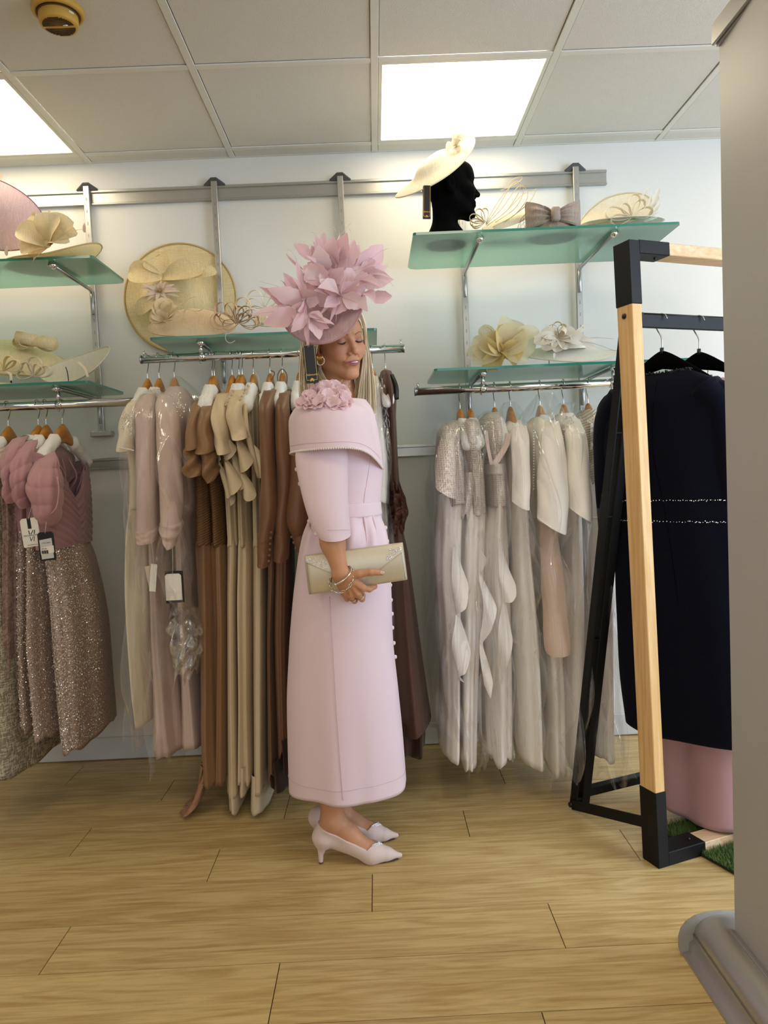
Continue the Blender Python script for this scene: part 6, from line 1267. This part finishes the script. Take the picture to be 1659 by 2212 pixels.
# --- hair
HAIR = [simple('hair_blonde', '#e0cca6', .38, spec=.5, var=.12, vs=30), simple('hair_light', '#efe3ca', .36, spec=.5, var=.10, vs=30), simple('hair_honey', '#c4a676', .4, spec=.5, var=.12, vs=30)]
rgh = np.random.default_rng(17)
def lock(ctrl, n, spread, mats, r=.0007, ypush=0):
    bk = [[], [], []]
    for _ in range(int(n * 1.9)):
        u = rgh.uniform(-1, 1); v = rgh.uniform(-1, 1); P = []
        for i, (px, py, Y, sw, sd) in enumerate(ctrl): P.append(at(px + sw * u + rgh.normal(0, .6), py + rgh.normal(0, 1.2), Y + sd * v))
        P[-1] = P[-1] + np.array([0, 0, rgh.normal(0, .012)])
        bk[rgh.choice(3, p=mats)].append(tube(spline(P, 16), np.linspace(r, r * .55, 16) * rgh.uniform(.7, 1.4), 5))
    return bk
locks = [lock([(684, 700, 2.21, 16, .03), (668, 745, 2.22, 18, .03), (662, 800, 2.22, 16, .03), (662, 850, 2.20, 16, .025), (668, 900, 2.20, 20, .02)], 210, 1, [.5, .15, .35]),
         lock([(692, 730, 2.27, 8, .02), (684, 785, 2.26, 9, .02), (690, 815, 2.25, 12, .02), (712, 845, 2.22, 16, .02), (738, 885, 2.185, 22, .02)], 150, 1, [.5, .2, .3]),
         lock([(680, 730, 2.27, 14, .03), (680, 790, 2.28, 14, .03), (692, 840, 2.27, 26, .03), (700, 890, 2.24, 32, .03)], 170, 1, [.4, .15, .45]),
         lock([(779, 678, 2.235, 3, .02), (787, 700, 2.245, 2.5, .015), (790, 735, 2.265, 4, .015), (793, 780, 2.275, 9, .02), (793, 830, 2.275, 17, .02), (792, 890, 2.27, 22, .02)], 220, 1, [.3, .6, .1]),
         lock([(772, 668, 2.20, 6, .01), (782, 688, 2.205, 3.5, .006), (788, 712, 2.225, 2, .006), (790, 740, 2.25, 2, .006)], 60, 1, [.5, .4, .1], .0006),
         lock([(770, 700, 2.33, 10, .02), (780, 760, 2.32, 9, .02), (782, 830, 2.30, 14, .02), (776, 885, 2.29, 18, .02)], 90, 1, [.6, .2, .2])]
def scalp_fn(p):
    q = ((p - HC.astype(np.float32)) @ HR.astype(np.float32)) / HS; d = s_ell(q, (0, -.018, .042), (.0795, .097, .087)); d = smin(d, s_ell(q, (0, -.055, -.02), (.066, .05, .07)), .03)
    return smax(d, (q[:, 1] * 1.0 + .62 * q[:, 2] * -1 - .012) * .8, .01)
Vs, Fs = surf_nets(scalp_fn, HC - [.13, .15, .14], HC + [.13, .15, .16], .004)
hs = obj('hair', (Vs, Fs), HAIR[0], person)
for k in range(3): obj('hair_strands', join(*[t for L in locks for t in L[k]]), HAIR[k], hs, kind='stuff')
# --- earring
ec = at(692, 778, 2.165); er_ = [tube([ec + np.array([.0105 * math.cos(a), -.002 * math.sin(a), .0118 * math.sin(a) - .002]) for a in np.linspace(0, 6.283, 24)], .0028, 7, False)]
obj('earring', join(*er_, *[tube(spline([ec + [-.010 + .0042 * k, -.004, -.002], ec + [-.0085 + .0042 * k, -.007, .006], ec + [-.006 + .004 * k, -.004, .013]], 8), .0021, 6) for k in range(4)]), simple('gold_earring', '#b98d4e', .22, 1.0), person)
obj('earring_stones', join(*[ball(ec + np.array([.0118 * math.cos(a), -.0035, .0128 * math.sin(a) - .002]), .0017, 6, 4) for a in np.linspace(-2.6, 1.2, 14)]), M['crystal'], person, kind='stuff')
# --- coat
CR = [(868, 668, 792, .11), (890, 652, 806, .155), (940, 644, 818, .165), (1000, 644, 826, .16), (1050, 656, 825, .148), (1088, 668, 822, .138), (1113, 667, 823, .138), (1150, 655, 835, .152), (1200, 645, 843, .162), (1280, 635, 846, .165), (1400, 626, 851, .162), (1500, 622, 862, .158), (1600, 624, 872, .152), (1694, 627, 879, .148)]
COATROWS = [(r[0], r[1], r[2], r[3], 0 if r[0] < 1120 else (r[0] - 1110) / 580) for r in CR]
Rc = rings(COATROWS, PY, ((3, .012), (5, .016), (8, .006)), n=120, nz=130, seed=5, expo=2.15, near=.0)
m_ = Rc.shape[0]; w_ = np.clip((np.arange(m_) - m_ * .55) / (m_ * .45), 0, 1)[:, None]; th = np.linspace(0, 2 * math.pi, 120, endpoint=False)
Rc[..., 1] += -.010 * (w_**1.5) * np.exp(-((th[None] - 4.55) / .22)**2) + .006 * (w_**1.5) * np.exp(-((th[None] - 4.95) / .16)**2)
for k in range(3): Rc[..., 1] += .005 * np.exp(-((Rc[..., 2] - (1.02 - .02 * k)) / .06)**2) * np.sin(th[None] * 11 + k)
coat = obj('coat', loft(hem(Rc, .004, 3, 2)), COAT, person)
K_ = np.array([(at((a + b) / 2, py, PY)[2], at((a + b) / 2, py, PY)[0], (at(b, py, PY)[0] - at(a, py, PY)[0]) / 2, ry) for py, a, b, ry, _ in COATROWS])[::-1]
def coat_pt(px, py, out=.001):
    Y = PY - .14
    for _ in range(14):
        p = at(px, py, Y); r = Rc[int(np.argmin(np.abs(Rc[:, 0, 2] - p[2])))]; r = r[r[:, 1] < PY]; o = np.argsort(r[:, 0]); Y = .5 * Y + .5 * float(np.interp(p[0], r[o, 0], r[o, 1]))
    return at(px, py, Y - out)
obj('seam', tube(spline([coat_pt(x, y, .0012) for x, y in ((712, 1288), (716, 1350), (721, 1440), (727, 1540), (734, 1640), (741, 1729))], 60), .0008, 5), COATL, coat)
obj('seam', tube(spline([coat_pt(x, y, .001) for x, y in ((800, 985), (796, 1020), (789, 1060), (786, 1086))], 30), .0006, 5), COATL, coat)
obj('pleat', join(*[tube(spline([coat_pt(x, y, -.001 + .003 * (i == 1)) for i, (x, y) in enumerate(q)], 20), np.linspace(.0045, .0008, 20), 6) for q in (((786, 1114), (790, 1140), (793, 1175)), ((805, 1114), (812, 1140), (816, 1170)))]), COAT, coat)
obj('hem_stitch', tube([Rc[-6, j] + (Rc[-6, j] - Rc[-6].mean(0)) * .006 for j in range(60, 120)], .0005, 4), COATL, coat)
beltR = rings([(1086, 668, 823, .140), (1088, 667.5, 823.5, .1415), (1100, 667, 824, .1420), (1112, 666, 825, .1415), (1114, 667, 824, .140)], PY, (), n=90, nz=14, expo=2.15, near=0)
obj('belt', loft(beltR), COAT, coat)
# sleeve of the near arm
sleeve(coat, [(900, 665, 740, 2.14, .03), (940, 645, 750, 2.115, .048), (985, 637, 753, 2.100, .056), (1050, 648, 753, 2.088, .062), (1100, 661, 754, 2.076, .060), (1140, 677, 756, 2.070, .056), (1157, 689, 757, 2.066, .053)], COAT, 'sleeve', seed=12, wr=.018, n=48, nz=50)
obj('cuff_stitch', tube([at(686 + 70 * u, 1146 - 1.5 * u, 2.066 - .0555 * math.sqrt(max(0, 1 - (2 * u - 1)**2))) for u in np.linspace(.01, .99, 30)], .0005, 4), COATL, coat)
sleeve(coat, [(890, 700, 790, 2.40, .05), (985, 690, 800, 2.45, .06), (1100, 690, 790, 2.46, .055), (1150, 700, 785, 2.45, .05)], COAT, 'far_sleeve', seed=13, wr=.01)
# cape collar
CC = [(860, 672, 786, .10), (867, 657, 798, .155), (876, 645, 803, .192), (890, 634, 805, .220), (908, 627, 808, .234), (940, 628, 815, .242), (978, 631, 826, .248)]
RK = rings([(r[0], r[1], r[2], r[3], (r[0] - 860) / 118) for r in CC], PY - .005, ((2, .010), (5, .006)), n=110, nz=40, seed=3, expo=2.2, near=0)
u_ = np.linspace(0, 1, 40)[:, None]; th = np.linspace(0, 2 * math.pi, 110, endpoint=False)
RK[..., 2] += -u_**2 * .058 * np.clip(np.cos(th + .05), 0, 1)[None]**4 + u_**2 * .003 * np.exp(-((th[None] - 4.72) / .95)**2) - .012 * (1 - u_) * np.exp(-((th[None] - 4.72) / .5)**2) - .044 * (1 - u_)**1.5 * np.clip(np.cos(th), 0, 1)[None]**1.5
ed = RK[-1]; inn = [ed + (ed.mean(0) - ed) * [.015, .015, 0] + [0, 0, .001], RK[-6] + (RK[-6].mean(0) - RK[-6]) * [.035, .035, 0], RK[4] + (RK[4].mean(0) - RK[4]) * [.03, .03, 0] - [0, 0, .006]]
top = [RK[0] + (RK[0].mean(0) - RK[0]) * [.06, .06, 0] + [0, 0, .002], RK[0] + (RK[0].mean(0) - RK[0]) * [.12, .12, 0] - [0, 0, .02]]
obj('collar', loft(np.concatenate([np.array(top[::-1]), RK, np.array(inn)])), COAT, coat)
pe = np.concatenate([ed, ed[:1]]); seg = np.linalg.norm(np.diff(pe, axis=0), axis=1); cl = np.concatenate([[0], np.cumsum(seg)])
pr = [np.array([np.interp(t, cl, pe[:, k]) for k in range(3)]) for t in np.arange(0, cl[-1], .0068)]
obj('pearl_edging', join(*[ball(q + (q - ed.mean(0)) * [.006, .006, 0] + [0, 0, .002], .0031, 8, 6) for q in pr]), M['pearl'], coat, kind='stuff')
obj('edge_stitch', tube([RK[-5, j] + (RK[-5, j] - RK[-5].mean(0)) * [.004, .004, 0] for j in range(58, 108)], .0004, 4), COATL, coat)
# chiffon flowers on the shoulder
rf = np.random.default_rng(31)
for i, (px, py, Y, s) in enumerate([(655, 872, 2.075, 1), (671, 858, 2.08, 1.05), (690, 870, 2.052, 1.0), (684, 850, 2.09, 1.1), (703, 840, 2.10, 1.1), (722, 838, 2.11, 1.0), (707, 858, 2.07, 1.15), (727, 856, 2.08, 1.0), (718, 872, 2.055, 1.0), (741, 862, 2.08, 1.05), (748, 872, 2.085, .85), (737, 848, 2.11, 1.0), (736, 876, 2.06, .85), (668, 876, 2.06, .8), (695, 858, 2.085, .9), (712, 846, 2.12, .9), (676, 868, 2.068, .9), (744, 852, 2.12, .8)]):
    c = at(px, py, Y); nn = np.array([rf.normal(0, .35), -.75, .55 + rf.normal(0, .2)]); B = basis(nn); ps = []
    for ringi, (cnt, L, tilt) in enumerate(((6, .026, .12), (5, .018, .6))):
        for k in range(cnt):
            a = 6.283 * (k + .5 * ringi + rf.uniform(-.1, .1)) / cnt; d_ = B[:, 0] * math.cos(a) + B[:, 1] * math.sin(a); ps.append(leaf(c, c + (d_ + B[:, 2] * tilt) * L * s, .023 * s, B[:, 2], .12, 2, 10, 5, .18, th=.0003))
    obj('flower', join(*ps, ball(c + B[:, 2] * .003, .003, 6, 4)), T_['coatfl'], coat)
obj('frayed_threads', join(*[tube([a, a + np.array([rf.normal(0, .004), -.002, rf.uniform(.004, .011)])], .0004, 3) for a in [at(rf.uniform(648, 756), 850 - 18 * math.sin((x_ - 640) / 120 * 3.14) + rf.normal(0, 5), 2.08) for x_ in rf.uniform(645, 755, 60)]]), T_['coatfl'], coat, kind='stuff')
# covered buttons
def button(px, py, Y, nrm):
    c = at(px, py, Y); B = basis(nrm); obj('button', join(lathe([(0, .0058), (.0045, .0048), (.0066, .002), (.0066, -.0005), (.003, -.003), (.002, -.007)], c, 14, B)), COAT, coat)
for px, py in ((826.5, 1128), (836, 1140), (840, 1169), (846.5, 1264), (848, 1296), (850, 1326), (851, 1356), (854, 1389), (857, 1419)): button(px - 3.5, py, PY - .01, (1, -.3, 0))
for px, py in ((637, 1014), (644, 1045), (655, 1077), (665, 1108)): button(px + 4, py, 2.13, (-1, -.4, 0))
button(683, 1153, 2.045, (-.7, -.7, 0)); button(668, 1126, 2.08, (-1, -.4, 0))
obj('back_bow', join(leaf(at(672, 1122, 2.12), at(670, 1146, 2.10), .016, (-1, -.4, 0)), leaf(at(674, 1122, 2.12), at(676, 1148, 2.09), .014, (-1, -.4, 0))), COATL, coat)
# --- bracelets and rings
fd = (W_ - EL) / np.linalg.norm(W_ - EL); Bb = basis(fd, (1, 0, 0))
bc = at(736, 1243, 2.036); bx_ = np.array([.030, 0, .0195]); bz_ = np.array([.006, -.028, -.012])
obj('bangle', join(tube([bc + bx_ * math.cos(a) + bz_ * math.sin(a) * 1.0 for a in np.linspace(0, 6.283, 40)], .0024, 8, False), ball(bc + bx_ * -.64 + bz_ * .80, .0042, 10, 6)), simple('silver', '#d9d4cc', .18, 1.0), person)
ch = []
cc2 = at(738, 1251, 2.034); cb1, cb2 = np.array([.032, 0, .022]), np.array([.012, -.030, -.026])
nl = 17
for k in range(nl):
    a = 6.283 * k / nl; p = cc2 + cb1 * math.cos(a) + cb2 * math.sin(a); tg = -cb1 * math.sin(a) + cb2 * math.cos(a); tg /= np.linalg.norm(tg); o_ = p - cc2; o_ /= np.linalg.norm(o_)
    sd_ = np.cross(tg, o_) if k % 2 else o_ * .6 + np.cross(tg, o_) * .6; sd_ /= np.linalg.norm(sd_)
    ch.append(tube([p + tg * .0078 * np.sign(math.cos(t)) * abs(math.cos(t))**.7 + sd_ * .0042 * math.sin(t) for t in np.linspace(0, 6.283, 18)], .00115, 6, False))
obj('chain_bracelet', join(*ch), bpy.data.materials['silver'], person)
for k in (1, 2):
    a, b = FG[k][0], FG[k][1]; c = a * .45 + b * .55; B = basis(b - a); obj('ring', tube([c + B[:, 0] * .0102 * math.cos(t) + B[:, 1] * .0102 * math.sin(t) for t in np.linspace(0, 6.283, 24)], .0013, 6, False), bpy.data.materials['silver'], person)
tn = (TH[3] - TH[2]) / np.linalg.norm(TH[3] - TH[2]); obj('thumbnail', join(*[(ball((0, 0, 0), 1, 14, 8)[0] * [.0072, .0016, .0048] @ np.stack([tn, [0, 1, 0], np.cross(tn, [0, 1, 0])], 0) + TH[3] + tn * .0005 + np.array([0, -.0064, .0012]), ball((0, 0, 0), 1, 14, 8)[1])]), simple('nail', '#dcb7a6', .2, spec=.6), person)
# --- shoes
SHOE = fabric('pale_pink_suede', '#dcc6bf', .6, .3, .03, 500, .1)
def shoe(L, toe_px, heel_px, Y, sgn):
    tp = at(*toe_px, Y); tp[2] = .014; hp = at(*heel_px, Y); hp[2] = 0; H = L['h']; x_h, x_b = H[0] - .028, L['b'][0]; xv = L['b'][0] + .000
    def fn(p):
        d = foot_fn(p, L) - .0042; d = smin(d, s_cap(p, L['b'] + [.01, 0, -.004], tp, .026, .0075), .022)
        d = smin(d, s_cap(p, H + [-.002, 0, -.012], hp + [.003, 0, .026], .0255, .0055), .018)
        t = np.clip((p[:, 0] - (H[0] - .02)) / (xv - H[0] + .02), 0, 1); zt = H[2] + .050 - (H[2] + .050 - .047) * t**.85 + .004 * np.sin(np.pi * t)
        open_ = np.minimum(p[:, 2] - zt, (xv + .30 * np.abs(p[:, 1] - Y) * 0 + .020 - np.abs(p[:, 1] - Y) * 1.0 - p[:, 0] + (p[:, 2] - .04) * .55) * .8)
        sole = np.clip((p[:, 0] - H[0]) / (x_b - H[0]), 0, 1); zs = (H[2] - .030) * (1 - sole)**1.25 * .86; zs = np.where(p[:, 0] < H[0] + .005, -1, zs) * 1.0
        d = smax(d, open_, .002); d = np.maximum(d, -(p[:, 2] - .001)); return smax(d, -(p[:, 2] - zs + .004), .006)
    lo = np.array([H[0] - .06, Y - .055, -.004]); hi = np.array([tp[0] + .02, Y + .055, H[2] + .075])
    s_ = obj('shoe', surf_nets(fn, lo, hi, .0020), SHOE, person)
    obj('heel', loft(np.array([[hp + np.array([r * math.cos(a) + dx, r * .9 * math.sin(a), z]) for a in np.linspace(0, 6.283, 16, endpoint=False)] for z, r, dx in ((.0008, .0068, 0), (.008, .0068, 0), (.03, .0085, .0008), (.045, .0112, .002), (.058, .0155, .0035), (.070, .0205, .007))]), True, True), SHOE, s_)
    obj('heel_tip', loft(np.array([[hp + np.array([.0070 * math.cos(a), .0064 * math.sin(a), z]) for a in np.linspace(0, 6.283, 16, endpoint=False)] for z in (.0002, .006)]), True, True, True), simple('brown_tip', '#6a4a33', .5), s_)
    obj('sole', loft(np.array([[np.array([x, Y + w * math.cos(a), .0035 + .003 * math.sin(a)]) for a in np.linspace(0, 6.283, 12, endpoint=False)] for x, w in [(x_b - .018, .008), (x_b - .004, .022), (x_b + .02, .025), (tp[0] - .02, .013), (tp[0] - .006, .004)]]), True, True, True), simple('dark_sole', '#3a2a22', .6), s_)
    cr = []
    rs = np.random.default_rng(int(Y * 1000))
    for u in np.linspace(0, 1, 18):
        for row in range(3):
            y = Y - .0265 + .034 * u; p = np.array([xv + .0215 - abs(y - Y) + .0050 * row, y, .030])
            p[0] += .035 * .55
            for z in np.arange(.075, .015, -.0012):
                p[2] = z
                p[0] += -.0012 * .55
                if fn(p[None].astype(np.float32))[0] < .0006: cr.append(ball(p, rs.choice([.0014, .0019, .0023]), 6, 4)); break
    if cr: obj('crystals', join(*cr), M['crystal'], s_, kind='stuff')
shoe(LEGN, (864, 1849), (693, 1853), 2.20, 1); shoe(LEGF, (857, 1822), (689, 1822), 2.325, -1)
# ------------------------------------------------------------------ clutch bag held at her side
BAGM = simple('champagne_leather', '#cdc0a8', .36, .25, spec=.5, var=.05, vs=60, bumps=.15, bs_=1600)
bag = thing('clutch_bag', 'champagne envelope clutch bag with crystal corners held in the hand', 'bag', at(768, 1228, 2.075))
q0, q1, q2, q3 = at(658, 1200, 2.078), at(870, 1172, 2.078), at(880, 1251, 2.078), at(668, 1283, 2.078)
def bag_pt(u, v, w): # u along, v down, w -1 front .. 1 back
    p = (q0 * (1 - u) + q1 * u) * (1 - v) + (q3 * (1 - u) + q2 * u) * v; t = .006 + .020 * math.sin(math.pi * min(1, (v * .86 + .06)))**.7
    return p + np.array([0, w * t, 0])
def shell(us, vs):
    R = []
    for u in us:
        e = min(1, min(u, 1 - u) / .025); R.append([bag_pt(u, v, -(.55 + .45 * e**.5)) for v in vs] + [bag_pt(u, v, .55 + .45 * e**.5) for v in vs[::-1]])
    return loft(np.array(R), True, True, True)
obj('body', shell(np.linspace(0, 1, 40), np.linspace(0, 1, 14)), BAGM, bag)
fl = []
FLAPM = simple('champagne_leather_flap', '#d2c6b0', .30, .3, spec=.5, var=.06, vs=120, bumps=.12, bs_=1800)
G = np.array([[bag_pt(.012 + .976 * u, (.02 + (.90 - .75 * abs(u - .52) / .52 - .02) * v), -1) - np.array([0, .0022, 0]) for v in np.linspace(0, 1, 12)] for u in np.linspace(0, 1, 49)])
V1, F1 = loft(G, False); V2, F2 = loft(G + [0, .003, 0], False); rim = np.concatenate([G[:, -1], G[::-1, -1] + [0, .003, 0]])
Ve, Fe = loft(np.stack([G[:, -1], G[:, -1] + [0, .003, 0]], 1), False)
flap = obj('flap', join((V1, F1), (V2, [f[::-1] for f in F2]), (Ve, Fe)), FLAPM, bag)
obj('flap_edge', tube(G[:, -1], .0012, 5), FLAPM, flap)
cs = []; rc = np.random.default_rng(12)
for side in (0, 1):
    for _ in range(60):
        a = rc.uniform(.0, 1)**1.3; u = .030 + .19 * a; v = .08 + rc.uniform(.15 * a, 1) * (.90 - .75 * abs(u - .52) / .52 - .12)
        p = bag_pt(u if side == 0 else 1 - u * .8, v, -1) - np.array([0, .0034, 0]); cs.append(ball(p, rc.uniform(.0012, .0024), 6, 4))
obj('crystals', join(*cs), M['crystal'], flap, kind='stuff')
st_ = []
for u in (.022, .978):
    for v in np.linspace(.12, .95, 34): st_.append(tube([bag_pt(u, v, -1.02), bag_pt(u, v + .014, -1.02)], .0006, 4))
obj('stitching', join(*st_), simple('bag_stitch', '#6d6146', .7), bag, kind='stuff')
# ------------------------------------------------------------------ the feathered hat she wears
hcx = at(697, 668, 2.135)
ht = thing('feathered_hat', 'dusky pink saucer hat piled with pink feathers, worn by the woman', 'hat', hcx)
hn = np.array([-.16, -.80, .58])
o, HP, HB = disc(ht, hcx, hn, (1, 0, .42), .121, .128, lambda r, a: -.030 * (1 - r * r) + .012 * r * r * math.cos(2 * a + .6) - .02 * (1 / (1 + math.exp((r - .35) / .05))), S_['mauve'], 'saucer', edge=simple('mauve_edge2', '#b48790', .6), er=.0026)
rt = np.random.default_rng(23)
BACK = [((725 + 8 * math.cos(a), 612 - 8 * math.sin(a)), (725 + L * math.cos(a), 605 - L * math.sin(a)), w) for a, L, w in [(math.radians(10 + 23 * k), 66 + 22 * math.sin(math.radians(10 + 23 * k)) * (k < 8) + 7 * (k % 3 - 1), 42 + 5 * (k % 4)) for k in range(15)]]
FE = [((734, 637), (685, 624), 46), ((734, 640), (724, 680), 52), ((736, 636), (774, 620), 46), ((740, 642), (791, 660), 40), ((737, 632), (746, 588), 28), ((734, 642), (769, 662), 30), ((730, 634), (690, 604), 36), ((732, 640), (700, 664), 30),
      ((659, 648), (613, 590), 40), ((655, 645), (577, 622), 42), ((660, 640), (640, 562), 20), ((655, 652), (640, 672), 30), ((640, 668), (543, 679), 30), ((640, 672), (568, 698), 44), ((632, 652), (561, 620), 18), ((662, 646), (690, 652), 34), ((625, 652), (583, 640), 30),
      ((668, 678), (668, 746), 19), ((668, 680), (690, 734), 42), ((670, 680), (711, 709), 30), ((660, 676), (628, 718), 30), ((668, 676), (698, 690), 28), ((650, 674), (633, 690), 22),
      ((705, 585), (681, 508), 30), ((708, 580), (701, 503), 32), ((715, 580), (722, 510), 46), ((728, 585), (750, 503), 52), ((745, 582), (766, 518), 42), ((690, 618), (675, 566), 56), ((728, 586), (702, 531), 30), ((700, 590), (688, 528), 46), ((730, 592), (738, 540), 62), ((712, 596), (715, 548), 50), ((752, 596), (776, 545), 40),
      ((768, 588), (826, 528), 56), ((770, 590), (811, 562), 46), ((772, 598), (849, 604), 50), ((778, 606), (822, 622), 22), ((800, 638), (847, 640), 36), ((782, 640), (796, 674), 26), ((786, 632), (812, 656), 26), ((765, 605), (803, 608), 40), ((776, 590), (838, 574), 26),
      ((670, 562), (634, 528), 32), ((655, 582), (620, 549), 6), ((690, 600), (655, 575), 34), ((640, 620), (618, 606), 30), ((760, 630), (790, 622), 34), ((710, 620), (690, 590), 30), ((745, 612), (760, 580), 40), ((720, 612), (742, 578), 36), ((680, 640), (655, 622), 32)]
for (cx_, cy_, a0_, a1_, n_) in ((734, 637, 0, 360, 7), (659, 648, 90, 290, 6), (715, 582, 20, 160, 8), (772, 595, -30, 80, 6), (668, 682, 200, 340, 4)):
    for k_ in range(n_):
        a_ = math.radians(rt.uniform(a0_, a1_)); L_ = rt.uniform(42, 78); FE.append(((cx_ + 6 * math.cos(a_), cy_ - 6 * math.sin(a_)), (cx_ + L_ * math.cos(a_), cy_ - L_ * math.sin(a_)), rt.uniform(7, 13)))
for i, ((x0, y0), (x1, y1), wpx) in enumerate(FE + BACK):
    y_b = 2.095 + .0006 * (y0 - 640) * -1 * .2 + rt.uniform(-.008, .012); y_t = y_b + rt.uniform(-.05, .03) - .012
    if y0 < 600: y_b += .03; y_t += .04
    if i >= len(FE): y_b += .02; y_t = y_b + .03
    if 660 <= y0: y_b -= .02; y_t = y_b - .02
    nr = np.array([rt.normal(0, .45), -1, rt.normal(0, .35)]); a, b = at(x0, y0, y_b), at(x1, y1, y_t)
    fo = obj('feather', leaf(a, b, wpx * .00128, nr, rt.uniform(-.02, .2), 3, 36, 7, rt.uniform(-.05, .25), notch=.06), T_['pinkf'] if i % 3 else T_['pinkf2'], ht)
    d_ = b - a; obj('feather_quill', tube(spline([a, a + d_ * .5 + np.array([0, -.004 - .002 * (i % 3), 0]), b + d_ * .05], 8), np.linspace(.0009, .0003, 8), 4), T_['pinkf2'], fo)
wsp = []
for (x0, y0), (x1, y1) in (((725, 500), (712, 491)), ((690, 520), (668, 500)), ((760, 520), (752, 492)), ((640, 560), (618, 538)), ((640, 640), (560, 608)), ((800, 560), (842, 535)), ((668, 745), (648, 756)), ((724, 678), (725, 696)), ((820, 600), (850, 618)), ((700, 540), (676, 470)), ((735, 510), (760, 480)), ((600, 650), (540, 640))):
    a, b = at(x0, y0, 2.09), at(x1, y1, 2.085); wsp.append(tube(spline([a, (a + b) / 2 + [.003, 0, .006], b], 8), [.0006] * 7 + [.0002], 4))
obj('wisps', join(*wsp), T_['pinkf2'], ht, kind='stuff')
brand_tag(ht, 671, 787, 28, 80, 2.075, .05, 'swing_tag')
obj('hat_band', tube(spline([hcx + [.02, .03, .0], HC + np.array([.03, -.06, .06])], 6), .0015, 5), M['black'], ht)
